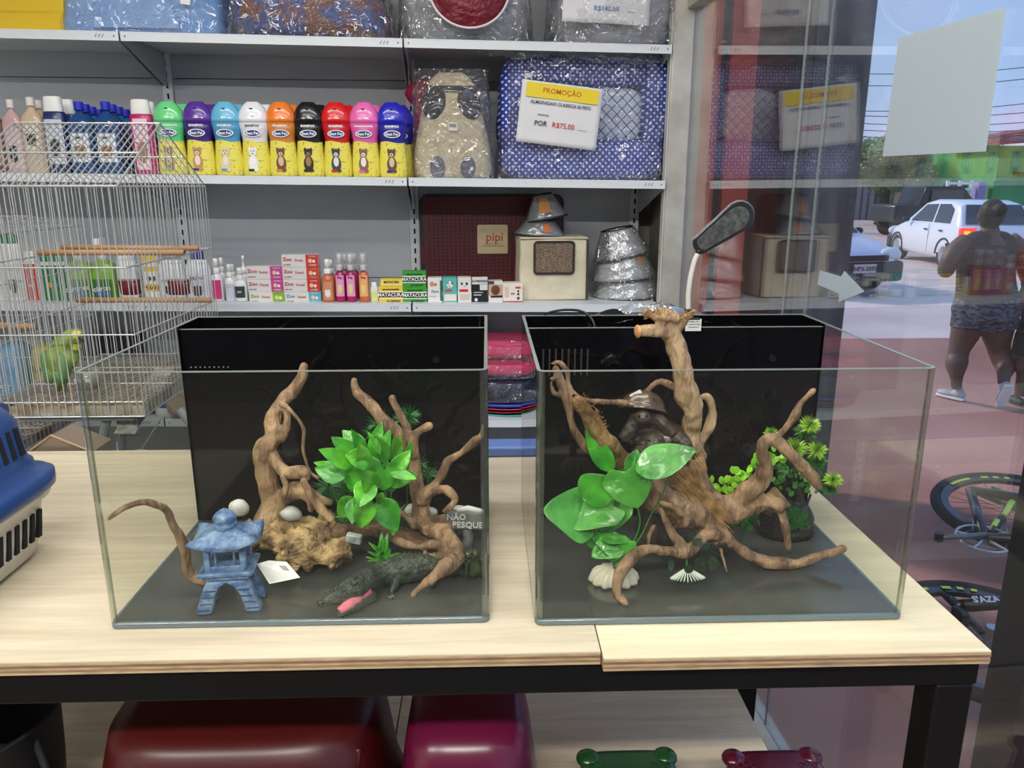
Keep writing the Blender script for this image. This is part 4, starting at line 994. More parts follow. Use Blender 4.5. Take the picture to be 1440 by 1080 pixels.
SB = [((92, 206, 130), (110, 220, 140), 'CONDICIONADOR', 'mint green conditioner bottle', 246, ((160, 120, 80), (210, 190, 150))),
 ((58, 34, 122), (92, 50, 158), 'SHAMPOO', 'purple shampoo bottle with kitten print', 286, ((196, 150, 100), (240, 226, 206))),
 ((76, 156, 198), (110, 190, 226), 'SHAMPOO', 'sky blue shampoo bottle with puppy print', 325, ((226, 212, 176), (240, 232, 210))),
 ((224, 224, 230), (240, 240, 244), 'SHAMPOO', 'white shampoo bottle with poodle print', 363, ((242, 242, 240), (250, 250, 250))),
 ((214, 132, 54), (246, 130, 44), 'SHAMPOO', 'orange shampoo bottle with terrier print', 401, ((110, 76, 50), (220, 190, 150))),
 ((24, 24, 28), (22, 22, 26), 'SHAMPOO', 'black shampoo bottle with pinscher print', 439, ((36, 30, 28), (170, 120, 70))),
 ((196, 26, 36), (226, 30, 36), 'SHAMPOO', 'red shampoo bottle with schnauzer print', 477, ((60, 60, 64), (225, 225, 225))),
 ((222, 96, 168), (240, 112, 186), 'CONDICIONADOR', 'pink conditioner bottle with two dogs printed', 516, ((140, 100, 70), (240, 236, 230))),
 ((28, 34, 150), (34, 40, 190), 'SHAMPOO', 'royal blue shampoo bottle', 554, ((100, 72, 50), (222, 196, 160)))]
for a in SB: shampoo(*a)
# ---- bottles at the left of the middle shelf
def bottle(lab, k, u, t_, vtop, wpx, body, cap, style='flip', label=None, capfrac=.2, name='bottle', group=None, clear=False, rot=0., pet=None, txt=None):
    s, z, m, v = spot(k, u, t_); h = (v-vtop)*m; w_ = wpx*m/2
    t = sthing(name, lab, 'bottle', s, t_, z, rot, group)
    bm_ = body if not isinstance(body, tuple) else P(*body, .25, coat=.3)
    cm_ = P(*cap, .35)
    if style == 'flip':
        pr = [(.9, 0), (1, .02), (1, .70-.0), (.93, .78-.0), (.86, 1-capfrac)]; obj('bottle_body', M().lathe([(a*w_, b*h) for a, b in pr], seg=24, sy=.6, pw=2.6), bm_, t, smooth=True)
        obj('cap', M().lathe([(a*w_, b*h) for a, b in [(.80, 1-capfrac+.002), (.82, 1-capfrac+.02), (.74, .985), (.60, 1.)]], seg=24, sy=.6, pw=2.6), cm_, t, bevel=.001)
    elif style == 'neck':
        pr = [(.92, 0), (1, .02), (1, .66), (.9, .74), (.5, .81), (.27, .85), (.25, .89)]; obj('bottle_body', M().lathe([(a*w_, b*h) for a, b in pr], seg=24, sy=.7, pw=2.8), bm_, t, smooth=True)
        obj('cap', M().lathe([(a*w_, b*h) for a, b in [(.36, .885), (.36, .995), (.30, 1.)]], seg=20, sy=1), cm_, t, bevel=.0008)
    elif style == 'spray':
        pr = [(.9, 0), (1, .02), (1, .52), (.85, .60), (.45, .64), (.42, .66)]; obj('bottle_body', M().lathe([(a*w_, b*h) for a, b in pr], seg=22, sy=.85), bm_, t, smooth=True)
        obj('collar', M().lathe([(a*w_, b*h) for a, b in [(.55, .66), (.58, .76), (.5, .78)]], seg=20), cm_, t, bevel=.0006)
        obj('pump', M().lathe([(a*w_, b*h) for a, b in [(.42, .781), (.42, .94), (.36, 1.)]], seg=18), cm_, t, smooth=True)
        obj('nozzle', M().box((0, -.4*w_, .93*h), (.004, .3*w_, .004)), cm_, t)
    elif style == 'dropper':
        pr = [(.9, 0), (1, .02), (1, .50), (.6, .56)]; obj('bottle_body', M().lathe([(a*w_, b*h) for a, b in pr], seg=22), bm_, t, smooth=True)
        obj('cap', M().lathe([(a*w_, b*h) for a, b in [(.62, .56), (.60, .72), (.22, .74), (.16, .90), (.26, .905), (.26, .99), (.1, 1.)]], seg=18), cm_, t, smooth=True)
    if clear:
        obj('clear_cover', M().lathe([(w_*.9, h*.64), (w_*.9, h*1.04), (w_*.88, h*1.045)], seg=20, sy=.85), glass_mat('clear_cap', (.93, .93, .94), .06, .05, ((.9, .9, .9), .12)), t, smooth=True)
    if label:
        z0, z1, wf, lc = label; fl_ = .6 if style == 'flip' else (.7 if style == 'neck' else .85)
        pts_ = []
        q = M()
        def g(a, b):
            th = -PI/2+(a-.5)*1.9*wf; pw = 2.6 if style in ('flip', 'neck') else 2.
            ca, sa = math.cos(th), math.sin(th); kk = (abs(ca)**pw+abs(sa)**pw)**(-1/pw)
            return Vector((w_*1.012*kk*ca, w_*fl_*1.012*kk*sa-.0004, h*(z0+(z1-z0)*b)))
        q.grid(g, 8, 1); lo = obj('label', q, P(*lc, .4), t, thick=.0004)
        zc_ = h*(z0+z1)/2; yy = -w_*fl_*1.03-.0012
        if pet:
            q = M(); disc(q, 0, h*(z0+(z1-z0)*.35), w_*.42, h*(z1-z0)*.22, yy); disc(q, -w_*.3, h*(z0+(z1-z0)*.5), w_*.12, h*.03, yy-.0003); disc(q, w_*.3, h*(z0+(z1-z0)*.5), w_*.12, h*.03, yy-.0003)
            obj('printed_animal', q, P(*pet, .4), t, thick=.0004)
        if txt: text(txt[0], txt[1], P(*txt[2]), t, (0, yy-.0004, h*(z0+(z1-z0)*txt[3])), FR, off=.0003)
    return t
def liq(name, c, dens=.75):
    return glass_mat(name, c, .05, .02, (c, dens))
bottle('brownish clear bottle at the far left of the middle shelf, behind the cage', 1, 3, .06, 152, 27, liq('liquid_brown', (.20, .12, .10)), (150, 130, 120), 'neck', (.1, .6, .8, (150, 120, 110)))
bottle('pale pink clear bottle with black and white dog label on the middle shelf', 1, 29, .06, 146, 27, liq('liquid_pink', (.75, .5, .5)), (226, 222, 220), 'neck', (.06, .62, .8, (214, 180, 184)), pet=(40, 38, 40))
bottle('beige clear bottle with dog label, between the pink bottle and the navy bottle', 1, 57, .06, 143, 30, liq('liquid_beige', (.80, .62, .42)), (226, 222, 214), 'neck', (.3, .68, .7, (226, 214, 190)), pet=(60, 50, 40))
bottle('beige clear bottle behind the other beige bottle', 1, 68, .15, 147, 28, MATS['liquid_beige'], (220, 216, 210), 'neck')
bottle('navy bottle with white flip cap and pale label on the middle shelf', 1, 88, .05, 142, 31, (28, 50, 104), (240, 240, 238), 'flip', (.12, .70, .8, (206, 212, 226)), pet=(50, 50, 56), txt=('PET SHAMPOO', .006, (60, 70, 110), .9))
bottle('navy bottle with white flip cap, in the second row', 1, 106, .15, 146, 27, (28, 50, 104), (240, 240, 238), 'flip')
m_bl = liq('liquid_blue', (.02, .09, .30)); m_bl2 = liq('liquid_blue_bright', (.02, .24, .55))
n = 0
wh = ['front', 'second', 'third', 'fourth']
for u0, side in ((123, 'left'), (160, 'right')):
    for i in range(4):
        lab = 'clear blue bottle with bright blue cap, %s of the %s file of four' % (wh[i], side)
        bottle(lab, 1, u0+i*9, .05+i*.082, 149+i*3.4, 35 if i == 0 else 33, m_bl if i < 2 else m_bl2, (30, 40, 190), 'neck', (.16, .56, .72, (222, 232, 240)) if i == 0 else None, pet=(140, 90, 50) if i == 0 else None, txt=('LIMPA', .011, (30, 40, 60), .84) if i == 0 else None)
bottle('magenta bottle with white flip cap at the left of the shampoo row', 1, 208, .05, 146, 32, (190, 30, 110), (240, 238, 236), 'flip', (.06, .74, .62, (238, 206, 218)), pet=(170, 110, 80), txt=('PET', .009, (190, 40, 110), .88))
bottle('magenta bottle with white flip cap, standing behind its twin', 1, 217, .15, 149, 28, (190, 30, 110), (240, 238, 236), 'flip')
# ---- dog shaped backpack in a bag, red one behind
s, z, m, v = spot(1, 637, .12); h = (v-112)*m; w_ = 108*m
t = sthing('dog_backpack', 'beige backpack shaped like a dog head, dark ears, wrapped in a clear bag', 'bag', s, .12, z)
m_bei = mat('beige_plush', srgb(214, 202, 172), .8, n=(30, srgb(190, 176, 144)), bump=(70, .7, .01))
q = M().loft([[Vector((w_*.5*a*math.copysign(abs(math.cos(2*PI*j/24))**.7, math.cos(2*PI*j/24)), .07*bq*math.copysign(abs(math.sin(2*PI*j/24))**.7, math.sin(2*PI*j/24)), h*zz)) for j in range(24)] for a, bq, zz in ((.92, .8, 0), (1.0, 1, .06), (.97, 1, .3), (.82, .95, .55), (.66, .85, .8), (.52, .7, .93), (.34, .4, .99))])
obj('body', q, m_bei, t, smooth=True)
for sx_, rr in ((-1, .3), (1, -.3)):
    obj('ear', M().ell((sx_*w_*.22, -.062, h*.70), (w_*.145, .014, h*.155), (0, rr, 0)), P(46, 46, 52, .8), t, smooth=True)
    obj('paw_pocket', M().ell((sx_*w_*.19, -.066, h*.10), (w_*.10, .014, h*.11)), P(96, 98, 112, .7), t, smooth=True)
obj('eye_band', M().box((0, -.058, h*.83), (w_*.62, .012, .022)), P(60, 58, 60, .8), t, bevel=.005)
tg = obj('barcode_tag', M().box((.003, -.080, h*.48), (.030, .001, .026)), P(236, 234, 230), t)
q = M(); 
for i in range(8): q.box((-.008+.003*i, -.0808, h*.48+.004), (.0014+.0006*(i % 2), .0006, .013))
obj('barcode', q, P(30, 30, 32), tg)
def bag(par, sx_, sy, h_, c_=(0, 0, 0), seed=0, top=.35, amp=.010):
    q = M(); c_ = Vector(c_)
    def g(a, b):
        th = 2*PI*a; k1 = math.copysign(abs(math.cos(th))**.55, math.cos(th)); k2 = math.copysign(abs(math.sin(th))**.55, math.sin(th))
        pinch = 1-.12*b
        p = Vector((sx_*k1*pinch, sy*k2*(1 if b < .8 else 1-(b-.8)*2.5), h_*b))+c_
        n_ = noise.noise(p*22+Vector((seed, 0, 0)))*amp+noise.noise(p*60+Vector((0, seed, 0)))*amp*.5
        return p+Vector((k1*n_*.6, (k2*n_ if k2 < .3 else 0)-abs(n_)*.0, n_*.3*b))
    q.grid(g, 90, 40); return obj('plastic_bag', q, film_mat(), par, smooth=True)
bag(t, w_*.53, .088, h*1.02, seed=3)
s2, z2, m2, _ = spot(1, 612, .27)
t = sthing('dog_backpack', 'raspberry coloured plush pack behind the beige dog backpack', 'bag', s2, .27, z2)
q = M().ell((0, 0, .15), (.085, .05, .15)).ell((-.01, 0, .30), (.095, .045, .055)).ell((.06, 0, .30), (.07, .04, .040)); obj('body', q, P(176, 36, 70, .8), t, remesh=.006)
# ---- dotted cushion bed bundle
s, z, m, v = spot(1, 816, .20); w_ = 232*m; h = (v-90)*m
t = sthing('dotted_pet_bed', 'royal blue pet bed with white dots, bagged, on the middle shelf', 'pet bed', s, .20, z)
def dots_mat(name, bgc, dotc, sc, r_):
    m = bpy.data.materials.new(name); m.use_nodes = True; MATS[name] = m
    tt = m.node_tree; N = tt.nodes.new; K = tt.links.new; b = tt.nodes['Principled BSDF']; b.inputs['Roughness'].default_value = .6
    co = N('ShaderNodeTexCoord'); mp = N('ShaderNodeMapping'); mp.inputs['Rotation'].default_value = (0, PI/4, 0); mp.inputs['Scale'].default_value = (sc, 0, sc)
    fr = N('ShaderNodeVectorMath'); fr.operation = 'FRACTION'; sb = N('ShaderNodeVectorMath'); sb.operation = 'SUBTRACT'; sb.inputs[1].default_value = (.5, 0, .5)
    ln = N('ShaderNodeVectorMath'); ln.operation = 'LENGTH'; lt = N('ShaderNodeMath'); lt.operation = 'LESS_THAN'; lt.inputs[1].default_value = r_
    mx = N('ShaderNodeMix'); mx.data_type = 'RGBA'; mx.inputs[6].default_value = (*srgb(*bgc), 1); mx.inputs[7].default_value = (*srgb(*dotc), 1)
    K(co.outputs['Object'], mp.inputs[0]); K(mp.outputs[0], fr.inputs[0]); K(fr.outputs[0], sb.inputs[0]); K(sb.outputs[0], ln.inputs[0]); K(ln.outputs['Value'], lt.inputs[0]); K(lt.outputs[0], mx.inputs[0]); K(mx.outputs[2], b.inputs['Base Color'])
    return m
m_dot = dots_mat('dotted_cotton', (38, 62, 158), (222, 228, 244), 62, .24)
def cushion(x, y, z_, a, b_, c_, rot=None, wr=.05):
    q = M(); R_ = Euler(rot or (0, 0, 0)).to_matrix()
    def g(i, j):
        th = 2*PI*i; ph = PI*j
        k = lambda v_, e_: math.copysign(abs(v_)**e_, v_)
        p = Vector((a*k(math.cos(th), .45)*k(math.sin(ph), .45), b_*k(math.sin(th), .6)*k(math.sin(ph), .6), c_*k(math.cos(ph), .6)))
        n_ = 1+wr*noise.noise(p*14+Vector((x*9, 0, z_*7)))
        return R_ @ (p*n_)+Vector((x, y, z_))
    return q.grid(g, 40, 24)
obj('base_roll', cushion(0, -.02, h*.165, w_*.50, .12, h*.165), m_dot, t, smooth=True)
obj('side_roll', cushion(-w_*.40, -.01, h*.58, w_*.10, .10, h*.37, (0, .06, 0)), m_dot, t, smooth=True)
obj('side_roll', cushion(w_*.42, -.01, h*.60, w_*.095, .11, h*.40, (0, -.02, 0)), m_dot, t, smooth=True)
obj('top_roll', cushion(0, .0, h*.86, w_*.46, .09, h*.125, (0, .03, 0)), m_dot, t, smooth=True)
obj('back_cushion', cushion(0, .10, h*.5, w_*.42, .04, h*.36), m_dot, t, smooth=True)
pm = bpy.data.materials.new('plaid_cotton'); pm.use_nodes = True; tt = pm.node_tree
co = tt.nodes.new('ShaderNodeTexCoord'); mp = tt.nodes.new('ShaderNodeMapping'); mp.inputs['Rotation'].default_value = (0, PI/4, 0); mp.inputs['Scale'].default_value = (38, 1, 38)
fr = tt.nodes.new('ShaderNodeVectorMath'); fr.operation = 'FRACTION'; se = tt.nodes.new('ShaderNodeSeparateXYZ'); l1 = tt.nodes.new('ShaderNodeMath'); l1.operation = 'MINIMUM'; l2 = tt.nodes.new('ShaderNodeMath'); l2.operation = 'LESS_THAN'; l2.inputs[1].default_value = .13
mx = tt.nodes.new('ShaderNodeMix'); mx.data_type = 'RGBA'; mx.inputs[6].default_value = (*srgb(196, 208, 228), 1); mx.inputs[7].default_value = (*srgb(48, 62, 110), 1)
for a_, b_ in ((co.outputs['Object'], mp.inputs[0]), (mp.outputs[0], fr.inputs[0]), (fr.outputs[0], se.inputs[0]), (se.outputs['X'], l1.inputs[0]), (se.outputs['Z'], l1.inputs[1]), (l1.outputs[0], l2.inputs[0]), (l2.outputs[0], mx.inputs[0]), (mx.outputs[2], tt.nodes['Principled BSDF'].inputs['Base Color'])): tt.links.new(a_, b_)
obj('plaid_cushion', cushion(w_*.17, -.055, h*.52, w_*.17, .035, h*.21, (0, .02, 0)), pm, t, smooth=True)
obj('plaid_panel', cushion(-.02, -.02, h*.38, w_*.24, .05, h*.1), pm, t, smooth=True)
bag(t, w_*.52, .155, h*1.03, (0, -.01, 0), seed=11, amp=.016)
q = M()
def g(a, b):
    return Vector((-w_*.56+w_*1.1*a, -.14+.05*b+.006*math.sin(a*23), h*(.93+.15*b)+.006*math.sin(a*31+b*4)-.02*a))
q.grid(g, 60, 8); obj('bag_flap', q, film_mat(), t, smooth=True, thick=.0006)
obj('care_tag', M().box((-w_*.34, -.128, h*.80), (.026, .001, .016)), P(210, 212, 216), t); obj('care_tag', M().box((w_*.46, -.145, h*.10), (.014, .001, .012), (0, .7, 0)), P(220, 220, 222), t)
# promo sign on it
def paper(lab, us, t_, lines, hdr=None, name='price_sign'):
    pts_ = [W(*aS(u, v, tt_)) for (u, v), tt_ in zip(us, t_)]
    o_ = pts_[0]; ex = (pts_[1]-pts_[0]); ez = (pts_[0]-pts_[3]); wd, hg = ex.length, ez.length; ex.normalize(); nrm = ex.cross(ez).normalized(); ez = nrm.cross(ex); ez = -ez if ez.dot(pts_[0]-pts_[3]) < 0 else ez
    yv = ez.cross(ex)
    c_ = (pts_[0]+pts_[1]+pts_[2]+pts_[3])/4
    r_ = thing(name, lab, 'sign', c_); Rm = Matrix((ex, yv, ez)).transposed(); r_.rotation_euler = Rm.to_euler()
    q = M()
    def g(a, b): return Vector(((a-.5)*wd, .0012*math.sin(a*9)+.0008*math.sin(b*11), (b-.5)*hg))
    q.grid(g, 16, 12); obj('paper', q, P(226, 226, 228, .6), r_, thick=.0006, smooth=True)
    if hdr:
        x0, x1, z0, z1, c = hdr
        obj('header_band', M().box(((x0+x1-1)/2*wd, -.0032, ((z0+z1)/2-.5)*hg), ((x1-x0)*wd, .0005, (z1-z0)*hg)), P(*c, .6), r_)
    for tx, x, z_, sz, c in lines:
        text(tx, sz*hg, P(*c, .6), r_, ((x-.5)*wd, -.0042, (z_-.5)*hg), FR, off=.0002)
    return r_
paper('white paper sign with yellow band reading PROMOCAO and POR R$75,00', [(735, 111), (849, 126), (840, 212), (722, 198)], [.012]*4,
      [('PROMO\u00c7\u00c3O', .5, .86, .115, (196, 84, 40)), ('ALMOFADAO CLASSICA SS PETS', .5, .665, .072, (60, 60, 66)), ('DE R$130,00', .30, .47, .035, (90, 90, 96)), ('POR', .28, .33, .115, (50, 50, 56)), ('R$75,00', .56, .33, .115, (200, 50, 50)), ('____', .80, .33, .08, (110, 110, 116))], (.06, .95, .74, .97, (240, 214, 40)))
# ---- top shelf
s, z, m, v = spot(0, 40, .15); t = sthing('wire_cage', 'yellow plastic cage tray with wire cage at the left end of the top shelf', 'cage', s, .17, z)
wy = 78*m
obj('tray', M().loft([[Vector((x*(wy+f_), y*(.16+f_), z_)) for x, y in ((-1, -1), (1, -1), (1, 1), (-1, 1))] for f_, z_ in ((-.012, 0), (-.004, .05), (.0, .052), (.004, .09))]), P(226, 190, 36, .35), t, bevel=.006)
q = M()
for i in range(40): x = -wy+.01+(2*wy-.02)*i/39; q.tube([(x, -.157, .09), (x, -.157, .34)], .0011, 5)
for zz in (.15, .3): q.tube([(-wy, -.157, zz), (wy, -.157, zz)], .0015, 5)
obj('front_wires', q, P(206, 208, 208, .3, metal=.6), t)
obj('price_sticker', M().box((-.03, -.163, .07), (.028, .001, .014)), P(236, 232, 228), t)
s, z, m, v = spot(0, 210, .15); wb = 119*m
t = sthing('blue_tub', 'pale blue plastic pet tub wrapped in film on the top shelf', 'tub', s, .17, z)
q = M().loft([[Vector((math.copysign(abs(math.cos(2*PI*j/32))**.35, math.cos(2*PI*j/32))*wb*a, math.copysign(abs(math.sin(2*PI*j/32))**.35, math.sin(2*PI*j/32))*.16*a, zz)) for j in range(32)] for a, zz in ((.90, 0), (.93, .006), (.955, .07), (.96, .113), (.985, .115), (.985, .122), (.97, .124), (1.0, .27), (1.02, .28), (1.0, .285))])
obj('shell', q, P(128, 172, 226, .3), t, smooth=True)
q = M().loft([[Vector((x*wb*.53, -.158-.002*k_, zz)) for x, zz in ((-.78, .012), (.96, .012), (.84, .085), (.70, .104), (-.60, .104), (-.72, .085))] for k_ in (0, 1.6)])
obj('raised_panel', q, P(122, 166, 222, .3), t, bevel=.003)
bag(t, wb*1.03, .172, .27, seed=21, amp=.004)
obj('price_sticker', M().box((wb*.62, -.176, .088), (.030, .001, .014), (0, .1, 0)), P(236, 232, 232), t)
s, z, m, v = spot(0, 443, .16); wb = 110*m
t = sthing('printed_pet_bed', 'blue bed with brown dog print in a clear bag on the top shelf', 'pet bed', s, .17, z)
m_prt = mat('dog_print_cotton', srgb(52, 76, 142), .6, n=(17, srgb(120, 72, 48), (1, 1, 1), .06))
obj('bed_roll', cushion(0, 0, .075, wb*.98, .15, .075), m_prt, t, smooth=True); obj('bed_roll', cushion(0, .04, .19, wb*.9, .11, .06), m_prt, t, smooth=True); obj('inner_pad', cushion(0, -.05, .155, wb*.55, .09, .02), P(30, 30, 34, .7), t, smooth=True)
bag(t, wb*1.04, .172, .25, seed=31, amp=.016)
m_gry = mat('grey_plush', srgb(172, 174, 180), .85, n=(14, srgb(150, 152, 160)), bump=(40, .4, .006))
for u, lab, win in ((655, 'round grey pet cave bed with maroon cushion in its opening, bagged', True), (862, 'round grey pet cave bed behind the R$140,00 price sign, bagged', False)):
    s, z, m, v = spot(0, u, .17); wb = 93*m
    t = sthing('cave_bed', lab, 'pet bed', s, .20, z)
    q = M().lathe([(wb*.70, 0), (wb*.86, .03), (wb*.97, .09), (wb, .15), (wb*.95, .22), (wb*.75, .30), (wb*.4, .35), (.01, .36)], seg=36, sy=.8); obj('shell', q, m_gry, t, smooth=True)
    if win:
        R_ = Euler((PI/2-.25, 0, 0)).to_matrix()
        q = M().lathe([(wb*.56, 0), (wb*.56, .012), (.005, .016)], seg=36); q.xf(R_.to_4x4()); q.shift((0.01, -wb*.79, .155)); obj('opening', q, mat('maroon_satin', srgb(120, 24, 44), .3, bump=(24, 1., .02)), t, smooth=True)
        q = M().tube([R_ @ Vector((wb*.565*math.cos(a*PI/20), wb*.565*math.sin(a*PI/20), .012))+Vector((0.01, -wb*.79, .155)) for a in range(41)], .004, 6); obj('piping', q, P(226, 224, 220), t, smooth=True)
    bag(t, wb*1.02, wb*.88, .34, seed=41+u, amp=.012)
paper('white paper price sign reading R$140,00 on the top shelf', [(794, -60), (918, -52), (914, 35), (789, 30)], [.0]*4, [('R$140,00', .50, .23, .115, (96, 140, 190)), ('___', .78, .23, .08, (110, 110, 116)), ('PROMO\u00c7\u00c3O', .5, .86, .115, (196, 84, 40))])
# ---- bottom shelf, right of the cage
bottle('white spray bottle with pink and grey label, first right of the cage', 2, 308, .06, 364, 16, (226, 226, 226), (240, 240, 236), 'spray', (.05, .50, .9, (206, 60, 120)))
bottle('white spray bottle standing behind the pink labelled spray bottle', 2, 315, .15, 363, 13, (226, 226, 226), (240, 240, 236), 'spray')
bottle('slim white spray bottle with pale grey label on the lower shelf', 2, 326, .06, 372, 14, (232, 232, 236), (240, 240, 240), 'spray', (.05, .48, .9, (204, 206, 222)))
bottle('white spray bottle standing behind the slim pale grey labelled one', 2, 330, .14, 372, 12, (232, 232, 236), (240, 240, 240), 'spray')
bottle('small white bottle with dark grey label and twist nozzle', 2, 340, .05, 377, 17, (236, 236, 236), (240, 240, 240), 'spray', (.12, .46, .95, (56, 66, 66)), txt=('EW', .009, (230, 230, 230), .5))
bottle('white dropper bottle with long thin nozzle behind the dark labelled bottle', 2, 346, .15, 360, 14, (236, 236, 236), (240, 240, 240), 'dropper')
def carton(lab, u0, u1, v0, v1, t_, col, parts, k=2, name='medicine_box', grp=None, z_=None, depth=.05):
    sa, z, m, v = spot(k, u0, t_); sb_ = on(k, u1, t_)[0]; ww = sb_-sa-.0008
    zb = z+(v-v1)*m if z_ is None else z_; hh = (v1-v0)*m-.0006
    t = sthing(name, lab, 'box', (sa+sb_)/2, t_, zb, 0, grp)
    obj('box_body', M().box((0, depth/2, hh/2), (ww, depth, hh)), P(*col, .45), t, bevel=.0006)
    for (x0, x1, z0, z1, c) in [p_ for p_ in parts if len(p_) == 5]:
        obj('printed_panel', M().box((((x0+x1)/2-.5)*ww, -.0003, (z0+z1)/2*hh), ((x1-x0)*ww, .0007, (z1-z0)*hh)), P(*c, .45), t)
    for p_ in parts:
        if len(p_) == 4: x, zz, rx, c = p_; q = M(); disc(q, (x-.5)*ww, zz*hh, rx*ww, rx*ww*1.1, -.0012); obj('printed_animal', q, P(*c, .45), t, thick=.0004)
        if len(p_) == 6: tx, x, zz, sz, c, sx_ = p_; text(tx, sz*hh, P(*c, .5), t, ((x-.5)*ww, -.0018, zz*hh), FR, off=.0003, sx=sx_)
    return t
def dental(lab, u0, u1, v0, v1, acc, tc):
    return carton(lab, u0, u1, v0, v1, .05, (222, 218, 214), [(.66, 1., 0, 1, acc), (.74, .94, .08, .2, (240, 236, 232)), (.74, .94, .82, .9, (240, 236, 232)), (.78, .5, .055, (226, 200, 160)), (.88, .46, .04, (240, 236, 226)), ('Zoo', .16, .62, .38, tc, 1.1), ('Dental', .47, .55, .26, (200, 110, 120), 1.), ('pasta dental', .14, .2, .12, (120, 110, 116), 1.)], depth=.045)
a_ = [(350, 400, 375, 393, (198, 66, 150), (190, 40, 90), 'toothpaste box with pink end, top of the left stack'), (350, 400, 393, 410.5, (198, 66, 150), (190, 40, 90), 'toothpaste box with pink end, middle of the left stack'), (351, 401, 410.5, 427, (132, 184, 40), (110, 170, 40), 'toothpaste box with green end at the bottom of the left stack'),
      (400, 451, 359, 376, (212, 50, 50), (200, 40, 50), 'toothpaste box with red end, top of the right stack'), (400, 451, 376, 393, (212, 64, 40), (200, 50, 40), 'toothpaste box with red end, second from the top of the right stack'), (400, 451, 393, 410.5, (212, 50, 50), (200, 40, 50), 'toothpaste box with red end, third from the top of the right stack'), (401, 452, 410.5, 427, (90, 176, 206), (60, 150, 180), 'toothpaste box with light blue end at the bottom of the right stack')]
for u0, u1, v0, v1, ac, tc_, lab in a_: dental(lab, u0, u1, v0, v1, ac, tc_)
bottle('amber bottle with white spray head and paw label beside the toothpaste boxes', 2, 463, .05, 365, 18, (196, 110, 70), (240, 240, 236), 'spray', (.06, .48, .8, (214, 150, 110)), pet=(240, 236, 230))
bottle('amber bottle with spray head behind the first amber bottle', 2, 467, .14, 366, 15, (196, 110, 70), (240, 240, 236), 'spray')
for u, t_, c, lc, lab in ((480, .05, (168, 20, 90), (236, 160, 206), 'magenta perfume spray bottle under a clear cover, left of the pair'), (495, .05, (168, 20, 90), (236, 160, 206), 'magenta perfume spray bottle under a clear cover, right of the pair'),
        (487, .14, (168, 20, 90), None, 'magenta perfume spray bottle in the second row, left'), (500, .14, (168, 20, 90), None, 'magenta perfume spray bottle in the second row, right'), (513, .05, (206, 104, 60), (246, 180, 120), 'orange perfume spray bottle under a clear cover')):
    bottle(lab, 2, u, t_, 358, 14.5, (c), (240, 236, 238), 'spray', (.12, .56, .9, lc) if lc else None, clear=True, pet=(236, 220, 140) if lc else None, txt=('Pet', .012, (120, 20, 110), .9) if lc else None)
bottle('tiny white bottle with yellow green label, left of the yellow box', 2, 527, .05, 397, 10, (232, 232, 226), (244, 244, 240), 'flip', (.05, .5, .95, (226, 226, 130)), capfrac=.4)
def mat_box(lab, u0, u1, v0, v1, c, full=True):
    p_ = [(0, 1, .36, .64, (20, 20, 22)), (0, 1, .66, .72, (238, 240, 236)), (0, 1, .28, .33, (238, 240, 236)), ('MATACURA', .5, .5, .30, (244, 244, 240), .95), ('sabonete sarnicida', .5, .83, .13, (20, 40, 20), 1.), ('uso veterinario', .6, .15, .13, (20, 40, 20), 1.)] if full else [('MATACURA', .5, .6, .5, (40, 36, 20), .8), (0, 1, .1, .5, (236, 226, 140))]
    return carton(lab, u0, u1, v0, v1, .05, c, p_, depth=.05)
mat_box('yellow medicated soap box, bottom of the yellow stack', 533, 567, 403, 427, (240, 200, 40)); mat_box('pale yellow soap box lying on the yellow soap box', 536, 567, 393, 403, (240, 214, 70), False)
mat_box('green medicated soap box at the top of the green stack', 567, 600, 382, 404.5, (56, 156, 50)); mat_box('green medicated soap box at the bottom of the green stack', 567, 601, 404.5, 427, (56, 156, 50))
carton('white medicine box with orange cat picture', 602, 622, 391, 427, .05, (232, 230, 226), [(.3, .76, .16, (206, 150, 100)), (.55, .74, .10, (200, 130, 70)), ('Fura', .5, .47, .16, (120, 130, 130), 1.), (.86, 1., .1, .9, (60, 110, 100)), (.1, .6, .25, .30, (190, 190, 190))])
carton('teal medicine box with white and tan puppy face', 623, 643, 390.5, 427, .05, (86, 186, 172), [(.08, .94, .10, .36, (236, 224, 216)), (.5, .73, .22, (240, 238, 232)), (.36, .78, .09, (130, 96, 70)), (.66, .78, .09, (130, 96, 70)), (.5, .66, .05, (30, 26, 26)), (.15, .65, .46, .54, (214, 60, 90))])
carton('white medicine box with black and white puppy face', 644, 663, 390.5, 427, .05, (228, 226, 218), [(.15, .9, .12, .36, (206, 200, 184)), (.5, .73, .20, (236, 236, 234)), (.32, .76, .10, (34, 34, 36)), (.66, .76, .10, (34, 34, 36)), (.5, .67, .05, (30, 26, 26)), (.12, .78, .45, .55, (206, 40, 50))])
carton('black and white medicine box with dark slanted panel', 664, 686, 389.5, 427, .05, (24, 26, 30), [(0., 1., .72, 1, (220, 220, 216)), (.5, 1., .5, .75, (220, 220, 216)), ('CLOREXIDINA', .5, .84, .10, (30, 30, 34), .9), (.25, .14, .10, (230, 230, 230)), (.1, .6, .30, .34, (200, 200, 200)), (.1, .7, .40, .43, (200, 200, 200))])
carton('brown and white medicine box with chocolate puppy', 687, 707, 395.5, 427, .05, (226, 222, 216), [(0, 1, .35, .85, (196, 170, 146)), (.5, .60, .32, (112, 66, 42)), (.5, .52, .12, (176, 124, 90)), (.55, .50, .06, (24, 20, 20)), (.15, 1, .26, .36, (60, 30, 20)), (0, .4, .86, 1., (70, 66, 70))])
